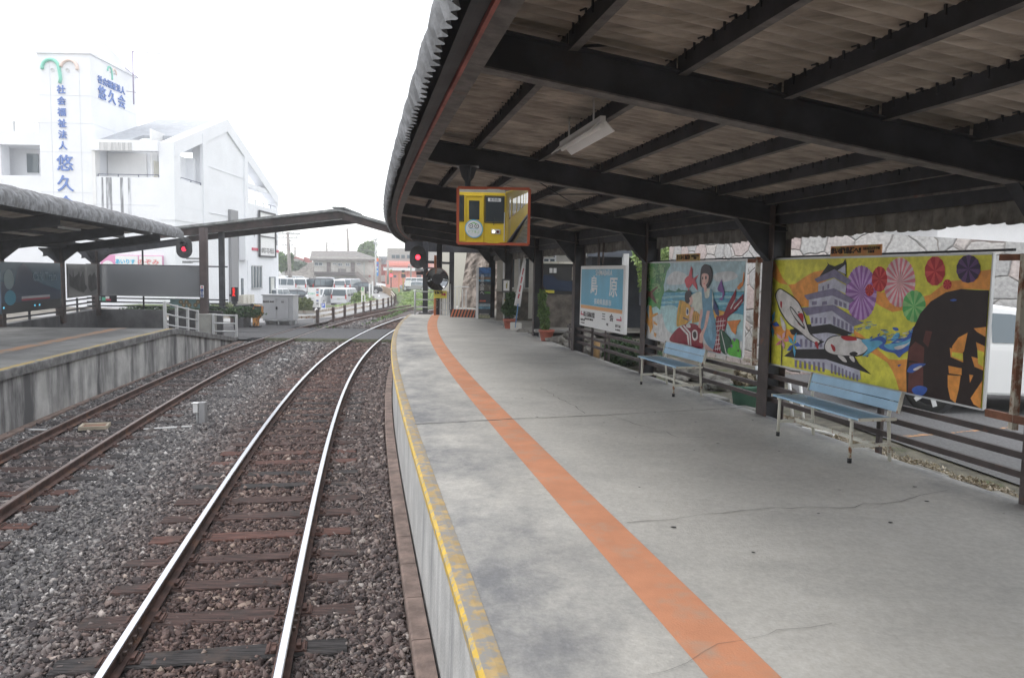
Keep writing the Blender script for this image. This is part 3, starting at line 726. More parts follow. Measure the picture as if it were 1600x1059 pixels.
# ================================================================ TRACKS
def rail_prof(u,z0=0):
    return [(u-.061,-.122),(u+.061,-.122),(u+.061,-.112),(u+.008,-.098),(u+.008,-.034),(u+.031,-.026),(u+.031,-.006),(u+.024,0),(u-.024,0),(u-.031,-.006),(u-.031,-.026),(u-.008,-.034),(u-.008,-.098),(u-.061,-.112)]
def track(name,label,uc,s0,s1,top,side,n0,pitch,count,seed,redness):
    t=thing(name,label,'railway track',P(8,uc,-.2),0,'railway tracks'); Mi=inv(t)
    for sg in (-1,1):
        b=MB(); pr=rail_prof(uc+sg*.5625); mi=[1]*14; mi[7]=0; mi[6]=0 if top is M_rail else 1; mi[8]=0
        b.sweep(pr,s0,s1,.4,closed=True,mi=mi,smooth=False)
        o=b.build('rail',[top,side],t); o.matrix_parent_inverse=Mi
    woods=[mat('sleeper_dark',(.040,.036,.037),.85,var=.75,vscale=2.2,stretch=(1.5,22,10),bump=1,bscale=4,stain=((.09,.065,.055),.5,.7,3)),mat('sleeper_brown',(.080,.046,.040),.85,var=.65,vscale=2.2,stretch=(1.5,22,10),bump=1,bscale=4,stain=((.045,.038,.036),.5,.7,3)),mat('sleeper_red',(.125,.058,.046),.85,var=.55,vscale=2.2,stretch=(1.5,22,10),bump=1,bscale=4,stain=((.06,.042,.036),.5,.7,3))]
    plate=mat('tie_plate',(.10,.055,.045),.85,var=.35,vscale=12)
    r=random.Random(seed); s=n0
    for i in range(count):
        if s>s1-1: break
        if 30.0<s<35.8: s=35.9
        near=s<18
        kk=r.choices([0,1,2],[.30,.42,.28*redness])[0]
        L=1.02+r.uniform(-.05,.05); w=.105+r.uniform(-.012,.012); sk=r.uniform(-.03,.03); zt=-.128+r.uniform(-.006,.006)
        a=T(s); X=Vector((math.cos(a),math.sin(a),0)); D=Vector((-math.sin(a),math.cos(a),0)); c=P(s,uc,0)
        b=MB(); vs=[]
        nn=7 if near else 2
        for j in range(nn):
            x=-L+2*L*j/(nn-1)
            for (yy,z) in ((-w,-.24),(-w,zt-.008),(-w+.01,zt),(w-.01,zt),(w,zt-.008),(w,-.24)):
                jj=r.uniform(-.006,.006) if near else 0
                vs.append(c+X*x+D*(yy+sk*x+jj)+Vector((0,0,z+(r.uniform(-.003,.003) if near else 0))))
        fs=[]
        for j in range(nn-1):
            for k in range(5): fs.append((j*6+k,j*6+k+1,(j+1)*6+k+1,(j+1)*6+k))
        fs+=[tuple(range(6)),tuple(range((nn-1)*6,nn*6))]
        b.add(vs,fs); o=b.build('sleeper',woods[kk],t); o.matrix_parent_inverse=Mi
        if near and s>2:
            R=Matrix.Rotation(a,3,'Z')
            for sg in (-1,1):
                b=MB()
                u=sg*.5625
                q=c+X*u+D*(sk*u)
                b.box(q+Vector((0,0,zt+.005)),(.29,.14,.008),0,0,R)
                for e in (-1,1):
                    b.box(q+X*(e*.085)+D*(e*.03)+Vector((0,0,zt+.022)),(.03,.10,.018),0,0,R)
                    b.box(q+X*(e*.088)-D*(e*.02)+Vector((0,0,zt+.028)),(.032,.032,.02),0,0,R)
                    b.box(q+X*(e*.125)+Vector((0,0,zt+.015)),(.014,.15,.014),0,0,R)
                b.build('tie_plate',plate,o)
        s+=pitch*r.uniform(.94,1.06)
    return t
t1=track('railway_track','shiny curved railway track beside the orange-lined platform',0,-6,95,M_rail,M_railside,1.0,.63,95,3,1.0)
t2=track('railway_track','rusty railway track nearer the left platform',-3.32,-2,62,M_rail2,M_railside,1.5,.64,95,5,.9)
# joint bars on the first track
M_joint=mat('joint_steel',(.11,.08,.07),.6,var=.3,vscale=10)
for u,s in ((-.5625,5.55),(.5625,5.75)):
    for e in (-1,1):
        b=MB()
        b.sweep([(u+e*.014,-.095),(u+e*.030,-.095),(u+e*.028,-.032),(u+e*.014,-.032)],s-.25,s+.25,.25,closed=True)
        for k in (-.18,-.06,.06,.18): b.box(P(s+k,u+e*.036,-.06),(.035,.028,.028),T(s))
        jb=b.build('joint_bar',M_joint,t1); jb.matrix_parent_inverse=inv(t1)
# ================================================================ BALLAST STONES
def stones(name,N,srange,urange,size,seed,cond,dens=None):
    g=np.random.default_rng(seed)
    s=g.uniform(*srange,N) if dens is None else dens(g,N); u=g.uniform(*urange,N)
    k=cond(s,u); s,u=s[k],u[k]
    th=np.interp(s,CS,CT); x=np.interp(s,CS,CX)+u*np.cos(th); y=np.interp(s,CS,CY)+u*np.sin(th)
    k=(x>-y*.68-1.6)&(y>2.6); s,u,x,y=s[k],u[k],x[k],y[k]; n=len(s)
    ico=np.array([(-1,-1,-1),(1,-1,-1),(1,1,-1),(-1,1,-1),(-1,-1,1),(1,-1,1),(1,1,1),(-1,1,1)])*.72
    F=np.array([(0,2,1),(0,3,2),(4,5,6),(4,6,7),(0,1,5),(0,5,4),(1,2,6),(1,6,5),(2,3,7),(2,7,6),(3,0,4),(3,4,7)])
    sz=size*g.lognormal(0,.32,n); asp=np.stack([g.uniform(.75,1.35,n),g.uniform(.6,1.1,n),g.uniform(.28,.58,n)],1)
    V=ico[None]*(1+g.uniform(-.38,.30,(n,8,1))+g.uniform(-.2,.2,(n,8,3)))*asp[:,None,:]*sz[:,None,None]*.5
    q=g.normal(size=(n,4))*np.array([1,.35,.35,1]); q/=np.linalg.norm(q,axis=1,keepdims=True); a,b,c,d=q.T
    R=np.stack([1-2*(c*c+d*d),2*(b*c-a*d),2*(b*d+a*c),2*(b*c+a*d),1-2*(b*b+d*d),2*(c*d-a*b),2*(b*d-a*c),2*(c*d+a*b),1-2*(b*b+c*c)],1).reshape(n,3,3)
    V=np.einsum('nij,nkj->nki',R,V)
    z=-.162+g.uniform(-.012,.016,n)
    V+=np.stack([x,y,z],1)[:,None,:]
    me=bpy.data.meshes.new(name); nv=n*8; nf=n*12
    me.vertices.add(nv); me.vertices.foreach_set('co',V.reshape(-1).astype(np.float32))
    me.loops.add(nf*3); me.loops.foreach_set('vertex_index',(F[None]+np.arange(n)[:,None,None]*8).reshape(-1).astype(np.int32))
    me.polygons.add(nf); me.polygons.foreach_set('loop_start',np.arange(0,nf*3,3,dtype=np.int32)); me.update(calc_edges=True)
    me.validate()
    rn=g.random(n); at_=me.attributes.new('rnd','FLOAT','FACE'); at_.data.foreach_set('value',np.repeat(rn,12).astype(np.float32))
    d0=np.minimum(np.abs(np.abs(u)-.56),9); rust=np.clip(1.15-np.abs(u+.05)/1.55,0,1)
    r2=np.clip(1-np.abs(u+3.32)/1.1,0,1)*.45; right=np.clip((u-.2)/.8,0,1)*.65
    rust=np.clip(np.maximum(np.maximum(rust,r2),right)+g.normal(0,.13,n),0,1)
    a2=me.attributes.new('rust','FLOAT','FACE'); a2.data.foreach_set('value',np.repeat(rust,12).astype(np.float32))
    me.materials.append(M_stone); o=bpy.data.objects.new(name,me); COL.objects.link(o); o['kind']='stuff'; return n
M_stone=bpy.data.materials.new('ballast_stone'); M_stone.use_nodes=True
N_=M_stone.node_tree.nodes; L_=M_stone.node_tree.links; bs=N_['Principled BSDF']; bs.inputs['Roughness'].default_value=.85
a1=N_.new('ShaderNodeAttribute'); a1.attribute_name='rnd'; a2=N_.new('ShaderNodeAttribute'); a2.attribute_name='rust'
r1=N_.new('ShaderNodeValToRGB'); r2=N_.new('ShaderNodeValToRGB')
def ramp(r,cols):
    e=r.color_ramp.elements
    while len(e)<len(cols): e.new(.5)
    for i,(p,c) in enumerate(cols): e[i].position=p; e[i].color=(*c,1)
ramp(r1,[(0,(.05,.048,.053)),(.35,(.108,.104,.108)),(.7,(.18,.172,.17)),(.93,(.28,.268,.26)),(1,(.55,.53,.52))])
ramp(r2,[(0,(.036,.023,.022)),(.35,(.078,.049,.044)),(.7,(.13,.083,.074)),(.93,(.20,.138,.118)),(1,(.36,.28,.23))])
mx=N_.new('ShaderNodeMix'); mx.data_type='RGBA'; L_.new(a1.outputs['Fac'],r1.inputs[0]); L_.new(a1.outputs['Fac'],r2.inputs[0]); L_.new(a2.outputs['Fac'],mx.inputs[0]); L_.new(r1.outputs[0],mx.inputs[6]); L_.new(r2.outputs[0],mx.inputs[7])
tn=N_.new('ShaderNodeTexNoise'); tn.inputs['Scale'].default_value=90; tc_=N_.new('ShaderNodeTexCoord'); L_.new(tc_.outputs['Object'],tn.inputs[0])
mm=N_.new('ShaderNodeMix'); mm.data_type='RGBA'; mm.blend_type='OVERLAY'; mm.inputs[0].default_value=.5; L_.new(mx.outputs[2],mm.inputs[6]); L_.new(tn.outputs[0],mm.inputs[7]); L_.new(mm.outputs[2],bs.inputs['Base Color'])
def okc(s,u):
    near=np.ones_like(u,bool)
    for uc in (0,-3.32):
        d=np.abs(u-uc)
        near&=~((np.abs(d-.5625)<.075))
    near&=~((s>30.1)&(s<35.7)); near&=(u<1.44)
    # thin the stones over sleepers of the first track so that the timber shows
    ph=np.minimum.reduce([np.abs(s-a) for a in SL]) if len(SL) else 9
    on=(ph<.105)&(np.abs(u)<1.03); keep=RNG.random(len(u))<.30
    ph2=np.minimum.reduce([np.abs(s-a) for a in SL2]); on2=(ph2<.105)&(np.abs(u+3.32)<1.03)
    return near&(~on|keep)&(~on2|keep)
def slp(seed,n0,pitch,s1):
    r=random.Random(seed); s=n0; o=[]
    for i in range(95):
        if s>s1-1: break
        if 30.0<s<35.8: s=35.9
        o.append(s); r.choices([0,1,2],[.45,.35,.2])
        for _ in range(4): r.random()
        nn=7 if s<18 else 2
        for _ in range(nn*6*(2 if s<18 else 0)): r.random()
        s+=pitch*r.uniform(.94,1.06)
    return o
SL=[]; SL2=[]
for tr_,lst in ((t1,SL),(t2,SL2)):
    for c in tr_.children:
        if c.name.startswith('sleeper'):
            v=c.data.vertices; m=sum((Vector(x.co) for x in v),Vector())/len(v)
            k=int(np.argmin((CX+(0 if lst is SL else -3.32)*np.cos(CT)-m.x)**2+(CY+(0 if lst is SL else -3.32)*np.sin(CT)-m.y)**2)); lst.append(float(CS[k]))
n1=stones('ballast_stones',150000,(2.2,9.5),(-5.1,1.45),.041,1,okc)
n2=stones('ballast_gravel',110000,(9.5,20),(-4.75,1.45),.055,2,okc)
n3=stones('far_ballast_stones',60000,(20,46),(-4.75,1.45),.08,3,okc)
print('stones',n1,n2,n3)
# ================================================================ CANOPIES
WBM=[0]
def wbuild(b,name,m,t,**k):      # world-coordinate mesh parented to a thing standing elsewhere
    o=b.build(name,m,t,**k); o.matrix_parent_inverse=inv(t); return o
def wtext(body,size,M,m,t,**k):
    o=text(body,size,M,m,t,**k); o.matrix_parent_inverse=inv(t); return o
CCOL=[(-11.5,6.2),(-7.5,6.2),(-3.5,6.2),(.5,6.2),(4.5,6.18),(8.45,6.08),(12.45,5.95),(16.6,5.72),(20.7,5.5),(25.1,5.15),(29.4,4.85)]
def zb(u): return 3.86-.1375*(u-1.76)      # underside of the beams
def zs(u): return zb(u)+.36                # corrugated sheet
def corr(u_list,s0,s1,zf,pitch=.13,amp=.03,mi=0,smooth=True,uoff=None):
    b=MB(); n=int((s1-s0)/pitch*8); ss=[s0+(s1-s0)*i/n for i in range(n+1)]
    k=len(u_list)
    for a in ss:
        dz=amp*math.sin(2*math.pi*(a-s0)/pitch)
        for j,u in enumerate(u_list):
            if uoff: uu,z=uoff(a,j,dz)
            else: uu,z=u,zf(u)+dz
            b.v.append(tuple(P(a,uu,z)))
    for i in range(n):
        for j in range(k-1): b.f.append((i*k+j,i*k+j+1,(i+1)*k+j+1,(i+1)*k+j)); b.m.append(mi); b.sm.append(smooth)
    return b
can=thing('platform_canopy','long curved platform canopy of dark steel and corrugated sheet over the orange-lined platform','canopy',P(8.45,6.1,HP))
wbuild(corr([1.72,2.6,3.5,4.6,5.6,6.0,6.5],-14,31.4,zs),'roof_sheet',M_sheet,can,fix=False)
# rolled eave sheets: each about 0.8 m long with a lap bump
EP=[(1.80,.02),(1.70,.005),(1.60,-.07),(1.52,-.17),(1.475,-.28),(1.46,-.38),(1.49,-.48)]
def eoff(a,j,dz):
    u,z=EP[j]; ph=((a+14)%.82)/.82; bump=.03*(math.sin(math.pi*ph))**.6 if ph>0 else 0
    t=max(0,min(1,(1.66-u)/.2)); z0=zs(1.72)+z
    j2=j/6
    return u-bump*t*.8-dz*t, z0+dz*(1-t)+bump*(1-t)*.4
eave=wbuild(corr(EP,-14,31.4,None,uoff=eoff,amp=.026),'eave_sheet',M_eave,can,fix=False)
b=MB(); b.sweep([(1.70,3.876),(1.62,3.872),(1.575,3.86),(1.565,4.03)],-14,31.3,.4); 
wbuild(b,'eave_fascia',[M_dark,M_dark],can,fix=False)
b=MB(); b.sweep([(1.70,3.848),(1.678,3.852),(1.672,3.885)],-14,31.3,.4); b.sweep([(1.70,3.85),(1.80,3.838)],-14,31.3,.4,mi=1); wbuild(b,'eave_channel',[M_rustline,M_beamf],can,fix=False)
for u in (2.37,3.09,3.83,4.56,5.28,5.9):      # purlins running along the platform, one length per bay
    for i in range(len(CCOL)-1):
        s0=CCOL[i][0]+.02 if i else -14; s1=CCOL[i+1][0]-.02
        if i==0: s0=-14
        b=MB(); z=zs(u)-.02; b.sweep([(u-.03,z-.115),(u-.03,z),(u-.022,z),(u-.022,z-.107),(u+.03,z-.107),(u+.03,z-.115)],s0,s1,.5,closed=True,mi=[0,0,0,0,0,1])
        for kk in range(int((s1-s0)/.13)):
            a=s0+.07+kk*.13; b.bar(P(a,u-.034,z-.012-.02*(kk%3)),P(a,u-.036,z+.018),.012,.012)
            if kk%3==0: b.bar(P(a,u-.036,z+.012),P(a+.02,u-.065,z+.004),.010,.008)
        wbuild(b,'purlin',[M_dark,M_beamf],can)
def beam(s,uc,thick=.10,u_end=1.76):
    b=MB(); t=T(s)
    D=Vector((-math.sin(t),math.cos(t),0))
    def line(u,z): return P(s,u,z)
    ue=u_end; A0=(ue,zb(ue)); 
    def fl(za,zc,w,mi):
        vs=[]
        for u,z in ((ue,za(ue)),(uc,za(uc))):
            for e in (-1,1): vs+= [line(u,z)+D*e*w, line(u,zc(u))+D*e*w]
        b.add(vs,[(0,2,6,4),(1,5,7,3),(0,4,5,1),(2,3,7,6),(0,1,3,2),(4,6,7,5)],mi)
    fl(lambda u:zb(u),lambda u:zb(u)+.012,.065,1)
    fl(lambda u:zb(u)+.012,lambda u:zb(u)+.235,.005,0)
    fl(lambda u:zb(u)+.235,lambda u:zb(u)+.247,.065,0)
    return b
for i,(s,uc) in enumerate(CCOL):
    wbuild(beam(s,uc+.1),'beam',[M_dark,M_beamf],can)
    t=T(s); X=Vector((math.cos(t),math.sin(t),0)); D=Vector((-math.sin(t),math.cos(t),0)); c=P(s,uc,0); R=Matrix.Rotation(t,3,'Z')
    b=MB(); zt=zb(uc)+.24; z0=.55 if s<26 else HP
    cc=c+D*(.07 if abs(s-4.5)<.01 else 0)
    b.box(cc+Vector((0,0,(zt+z0)/2)),(.22,.008,zt-z0),0,0,R)
    for e in (-1,1): b.box(cc+X*e*.114+Vector((0,0,(zt+z0)/2)),(.010,.24,zt-z0),0,1,R)
    b.box(c+Vector((0,0,zt-.3)),(.20,.19,.012),0,0,R)
    wbuild(b,'column',[M_dark,M_brown],can)
    # haunch plate between beam and column (track side)
    b=MB(); a=.48
    b.prism([(-.11,zb(uc-.11)+.02),(-.11-a*.95,zb(uc-.11-a)+.01),(-.11-a*.30,zb(uc)-.30),(-.11,zb(uc)-.42)],lambda x,y,tt:c+X*x+D*(-.006+.012*tt)+Vector((0,0,y)),0); wbuild(b,'haunch_plate',M_dark,can)
    b=MB(); p0=c+X*(-.11-a*.95)+Vector((0,0,zb(uc-.11-a)+.0)); p1=c+X*(-.11)+Vector((0,0,zb(uc)-.43)); pm=c+X*(-.11-a*.30)+Vector((0,0,zb(uc)-.30)); b.bar(p0,pm,.12,.01); b.bar(pm,p1,.12,.01); wbuild(b,'haunch_flange',M_dark,can)
# longitudinal eave beam at the columns and hanging corrugated skirt
b=MB(); b.sweep(lambda s:[(ub(s)+.0,3.28),(ub(s)+.0,3.61),(ub(s)+.06,3.61),(ub(s)+.06,3.28)],-14,31,.6,closed=True); b.sweep(lambda s:[(ub(s)-.02,3.39),(ub(s)-.02,3.41),(ub(s)+.0,3.41),(ub(s)+.0,3.39)],-14,31,.6,closed=True,mi=1); wbuild(b,'eave_beam',[M_dark,M_beamf],can)
def soff(a,j,dz): 
    lap=int((a+14)/.62)%2*.02
    return ub(a)+.14+dz*1.2, [3.60,3.24,3.10+lap*.7+(.006*math.sin(a*40))][j]
wbuild(corr([0,1,2],-14,31,None,uoff=soff,amp=.014,pitch=.16),'rain_skirt',mat('skirt_sheet',(.16,.15,.14),.9,var=.3,vscale=6,stain=((.07,.06,.05),.5,.7,4,(2,2,1))),can,fix=False)
b=MB(); b.tube([P(4.6,5.9,4.36-.05),P(4.6,3.6,4.22),P(4.6,2.1,4.02)],.011,6); wbuild(b,'tie_rod',M_dark,can)
b=MB()
for i in range(6,9):
    s0,uc0=CCOL[i-1]; s1,_=CCOL[i]; b.tube([P(s0,2.6,zb(2.6)+.2),P(s1,5.0,zb(5)+.15)],.008,5); b.tube([P(s0,5,zb(5)+.2),P(s1,2.6,zb(2.6)+.15)],.008,5)
wbuild(b,'wind_brace',M_dark,can)
# fluorescent lamps
def lamp(name,label,s0,s1,u,dz=.15):
    t=thing(name,label,'lamp',P((s0+s1)/2,u,zs(u)-.3),0,'fluorescent lamps under the canopy')
    z=zs(u)-dz; A=P(s0,u,z); B=P(s1,u,z); d=(B-A).normalized(); X=d.cross(Vector((0,0,1)))
    b=MB(); pr=[(-.10,-.075),(-.022,-.0),(-.022,.035),(.022,.035),(.022,.0),(.10,-.075),(.096,-.08),(.018,-.006),(-.018,-.006),(-.096,-.08)]
    b.add([A+X*x+Vector((0,0,y)) for x,y in pr]+[B+X*x+Vector((0,0,y)) for x,y in pr],[(i,(i+1)%10,(i+1)%10+10,i+10) for i in range(10)]+[tuple(range(5))+(5,6,7,8,9),tuple(range(10,20))[::-1]])
    wbuild(b,'reflector',M_white,t)
    b=MB(); b.tube([A+d*.03+Vector((0,0,-.035)),B-d*.03+Vector((0,0,-.035))],.019,10); wbuild(b,'tube',flat('lamp_tube',(.85,.85,.84),.3),t)
    b=MB(); b.tube([A+d*.25+Vector((0,0,.035)),A+d*.25+Vector((0,0,dz-.02))],.008,6); b.tube([B-d*.25+Vector((0,0,.035)),B-d*.25+Vector((0,0,dz-.02))],.008,6); wbuild(b,'hanger',M_white,t)
lamp('fluorescent_lamp','white fluorescent lamp with reflector hung nearest the camera under the canopy',5.6,6.85,2.93,.235)
lamp('fluorescent_lamp','small white fluorescent lamp further along the canopy beyond the yellow train mirror',13.2,14.3,3.3)
# ---------------- left canopy
lcan=thing('platform_canopy','grey canopy with rolled corrugated eave over the left platform','canopy',P(22,-9,HP))
LU=lambda s: float(np.interp(s,[0,14,18,21,25,28,30.5],[-5.1,-5.12,-5.25,-5.4,-5.75,-6.2,-6.7]))
def lw(s,d,z): return P(s,LU(s)-d,z)
def lcorr(prof,s0,s1,pitch=.14,amp=.02,bmp=0):
    b=MB(); n=int((s1-s0)/pitch*6); k=len(prof)
    for i in range(n+1):
        a=s0+(s1-s0)*i/n; dz=amp*math.sin(2*math.pi*(a-s0)/pitch); ph=((a-s0)%.86)/.86; bump=bmp*math.sin(math.pi*ph)**.6
        for j,(d,z,t) in enumerate(prof): b.v.append(tuple(P(a,LU(a)-d+(dz+bump)*t,z+(dz+bump)*(1-t))))
    for i in range(n):
        for j in range(k-1): b.f.append((i*k+j,i*k+j+1,(i+1)*k+j+1,(i+1)*k+j)); b.m.append(0); b.sm.append(True)
    return b
LZ=4.05
wbuild(lcorr([(.25,LZ+.02,0),(1.2,LZ-.12,0),(2.4,LZ-.28,0),(3.6,LZ-.44,0),(4.3,LZ-.53,0)],4,28.7),'roof_sheet',M_sheet,lcan,fix=False)
wbuild(lcorr([(.40,LZ+.02,0),(.24,LZ+.0,0),(.10,LZ-.06,.4),(.02,LZ-.15,1),(.0,LZ-.26,1),(.03,LZ-.38,1)],4,28.7,bmp=.03),'eave_sheet',M_eave,lcan,fix=False)
b=MB()
def lsweep(b,prof,s0,s1,mi=0):
    n=int((s1-s0)/.8); k=len(prof); o=len(b.v)
    for i in range(n+1):
        a=s0+(s1-s0)*i/n
        for d,z in prof: b.v.append(tuple(lw(a,d,z)))
    for i in range(n):
        for j in range(k): b.f.append((o+i*k+j,o+i*k+(j+1)%k,o+(i+1)*k+(j+1)%k,o+(i+1)*k+j)); b.m.append(mi); b.sm.append(False)
lsweep(b,[(.22,LZ-.36),(.22,LZ-.06),(.30,LZ-.06),(.30,LZ-.36)],4,28.6); wbuild(b,'eave_fascia',M_dark,lcan)
for d in (1.1,2.0,2.9,3.7):
    b=MB(); lsweep(b,[(d,LZ-.16-.13*d),(d,LZ-.06-.13*d),(d+.06,LZ-.06-.13*d),(d+.06,LZ-.16-.13*d)],4,28.6); wbuild(b,'purlin',M_dark,lcan)
LCOL=[(9.8,-8.75),(14.0,-8.8),(18.0,-8.9),(22.4,-9.1),(26.4,-9.45),(30.3,-10.2)]
for s,u in LCOL:
    t=T(s); X=Vector((math.cos(t),math.sin(t),0)); D=Vector((-math.sin(t),math.cos(t),0)); c=P(s,u,0); ue=LU(s)-.3; L=ue-u
    zu=lambda x: LZ-.55+ -.50*(1-x/L)
    b=MB()
    for (w,za,zc) in ((.07,0,.012),(.006,.012,.25),(.07,.25,.262)):
        vs=[]
        for x in (-.5,L):
            for e in (-1,1): vs+=[c+X*x+D*e*w+Vector((0,0,zu(x)+za)),c+X*x+D*e*w+Vector((0,0,zu(x)+zc))]
        b.add(vs,[(0,2,6,4),(1,5,7,3),(0,4,5,1),(2,3,7,6),(0,1,3,2),(4,6,7,5)])
    wbuild(b,'beam',M_dark,lcan)
    b=MB(); R=Matrix.Rotation(t,3,'Z'); b.box(c+Vector((0,0,2.0)),(.24,.20,2.5),0,0,R); wbuild(b,'column',M_brown,lcan)
    b=MB()
    for e in (-1,1): b.prism([(e*.12,2.75),(e*.12,3.2),(e*.62,3.2),(e*.62,3.16)],lambda x,y,tt:c+X*x+D*(-.05+.1*tt)+Vector((0,0,y))); b.prism([(e*.12,2.75),(e*.12,3.2),(e*.62,3.2),(e*.62,3.16)],lambda x,y,tt:c+D*x+X*(-.05+.1*tt)+Vector((0,0,y)))
    wbuild(b,'haunch_plate',M_dark,lcan)
b=MB(); n=14
for i in range(n):
    a=6+24*i/n; b.bar(P(a,-9.0-(.02*(a-20)**2 if a>22 else 0)*.3,3.30),P(a+24/n,-9.0-(.02*(a+24/n-20)**2 if a+24/n>22 else 0)*.3,3.30),.1,.22)
wbuild(b,'eave_beam',M_dark,lcan)
b=MB(); b.bar(lw(21.5,1.6,LZ-.42),lw(22.7,1.6,LZ-.42),.16,.05); o=wbuild(b,'ceiling_lamp',M_white,lcan)
b=MB(); b.bar(lw(26.5,2.3,LZ-.55),lw(27.5,2.3,LZ-.55),.16,.05); o=wbuild(b,'ceiling_lamp',M_white,lcan)
# ---------------- passage roof over the tracks
pc=thing('passage_roof','low gabled roof spanning both tracks between the two canopies','passage roof',(-9,33,0))
def slab(b,A,B,y0,y1,th,mi=0,ov=0):
    for (p,q) in ((A,B),):
        vs=[(p[0],y0,p[1]),(q[0],y0,q[1]),(q[0],y1,q[1]),(p[0],y1,p[1])]; vs+=[(x,y,z-th) for x,y,z in vs]
        b.add(vs,[(0,1,2,3),(4,7,6,5),(0,4,5,1),(1,5,6,2),(2,6,7,3),(3,7,4,0)],mi)
pL,pR,pE=(-15.2,4.22),(-7.35,5.22),(-3.6,4.22)
b=MB(); slab(b,pL,pR,32.4,36.3,.10); slab(b,pR,pE,32.4,36.3,.10); wbuild(b,'roof_sheet',mat('passage_sheet',(.22,.23,.23),.85,var=.3,vscale=5,stain=((.1,.1,.1),.5,.7,3)),pc)
b=MB()
for y in (32.6,35.9):
    for A,B in ((pL,pR),(pR,pE)): slab(b,(A[0],A[1]-.14),(B[0],B[1]-.14),y,y+.12,.26)
wbuild(b,'rafter',[mat('rafter_rust',(.045,.028,.026),.7,var=.5,vscale=2)],pc)
b=MB(); b.box((-7.35,34.3,5.25),(.5,3.9,.06)); wbuild(b,'ridge_cap',MATS['passage_sheet'],pc)
for x,y,z0,w in ((-12.55,33.2,.6,.20),(-13.25,29.6,.89,.0)):
    if not w: continue
    b=MB(); b.box((x,y,(z0+4.2)/2),(w,w,4.2-z0)); wbuild(b,'column',M_dark,pc)
# columns at the far end of the right platform which carry the passage roof
for nme,(s,u) in (('a',(32.6,2.15)),('b',(34.8,3.15)),('c',(31.0,2.80))):
    c=P(s,u,0); b=MB(); z0=.2; b.box((c.x,c.y,(z0+4.1)/2),(.21,.21,4.1-z0),T(s)); wbuild(b,'column',M_dark,pc)
c=P(32.6,2.15,0); b=MB(); b.box((c.x,c.y,.62),(.5,.5,.64)); wbuild(b,'column_footing',M_concd,pc)
b=MB(); b.bar(P(32.6,2.15,3.05),P(34.8,3.15,3.05),.08,.1); b.bar(P(31.0,2.8,2.8),P(32.6,2.15,2.8),.06,.06); b.bar((-4.6,32.7,3.75),(2,34.5,3.75),.15,.5); wbuild(b,'cross_beam',M_dark,pc)
# ================================================================ RIGHT FENCE, MURALS, SIGN
fen=thing('platform_fence','dark brown three-rail fence along the back of the orange-lined platform','fence',P(8.45,6.1,HP),0,'platform fences')
def fence_u(s): return ub(s)+.02
for z in (1.435,1.295,1.145):
    b=MB(); b.sweep(lambda s:[(fence_u(s)-.02,z-.026),(fence_u(s)-.02,z+.026),(fence_u(s)+.02,z+.026),(fence_u(s)+.02,z-.026)],-14,17.4,.6,closed=True); wbuild(b,'rail',M_brown,fen)
for s in (2.4,6.45,10.4,14.5,17.4):
    b=MB(); c=P(s,fence_u(s)+.045,1.02); b.box(c+Vector((0,0,.0)),(.035,.06,.95),T(s)); wbuild(b,'post',M_brown,fen)
# kerb stones behind the fence
kr=random.Random(5)
for i in range(9):
    s=2.6+i*1.15+kr.uniform(-.2,.2); c=P(s,6.36+kr.uniform(-.03,.05),.80); b=MB(); b.box(c,(.20,.38+kr.uniform(-.1,.15),.10),T(s)+kr.uniform(-.08,.08))
    o=b.build('kerb_stone',mat('kerb_grey',(.24,.235,.22),.9,var=.35,vscale=8,bump=.4,bscale=30),bevel=.025); tag(o,'flat grey kerb stone lying behind the platform fence, '+['nearest the camera','second from the camera','third from the camera','fourth from the camera','fifth from the camera','sixth from the camera','seventh from the camera','eighth from the camera','farthest from the camera'][i],'kerb stone','kerb stones behind the fence')
PAL={'Or':(.80,.33,.07),'Ye':(.72,.68,.08),'Pu':(.30,.12,.40),'Pl':(.52,.32,.62),'Pk':(.72,.22,.28),'Wp':(.74,.58,.60),'Rd':(.42,.02,.03),'Re':(.60,.07,.07),'Gn':(.10,.42,.12),'Gl':(.28,.56,.22),'Dp':(.035,.015,.06),'Dq':(.11,.05,.16),
'Wl':(.50,.50,.60),'Gp':(.21,.19,.29),'Bk':(.02,.02,.022),'Wh':(.66,.63,.62),'Bl':(.05,.12,.45),'Lb':(.13,.42,.62),'Dk':(.022,.012,.012),'Br':(.12,.04,.035),'Lc':(.10,.40,.62),'Pr':(.68,.40,.46),
'Sk':(.42,.58,.64),'Cl':(.62,.64,.66),'Is':(.05,.20,.13),'Se':(.10,.34,.48),'Sl':(.30,.55,.62),'Pt':(.42,.64,.66),'Pc':(.62,.62,.62),'Tg':(.09,.29,.09),'Tl':(.25,.42,.18),'Td':(.04,.17,.06),'Bn':(.16,.06,.05),'Co':(.66,.32,.08),'Gr':(.62,.08,.10),'Pf':(.20,.08,.30),'Of':(.70,.24,.06),'Oy':(.62,.34,.06),'Yd':(.42,.28,.05),'Nv':(.03,.05,.16),'Ws':(.62,.64,.56),'Sn':(.70,.44,.38),'Hk':(.035,.025,.03),'Dr':(.24,.012,.03),'Db':(.14,.30,.42),'Dl':(.20,.38,.50),'Lf':(.02,.09,.05),'Fg':(.10,.45,.05)}
def pm(k):
    return mat('mural_'+k.lower(),PAL[k],.3,var=.16,vscale=9,spec=.4,detail=8)
NAMES={'Or':'orange_wave','Ye':'yellow_patch','Wl':'castle_wall','Gp':'castle_eave','Bk':'black_shape','Wh':'white_fish','Bl':'blue_water','Lb':'light_water','Dk':'water_wheel','Br':'wheel_paddle'}
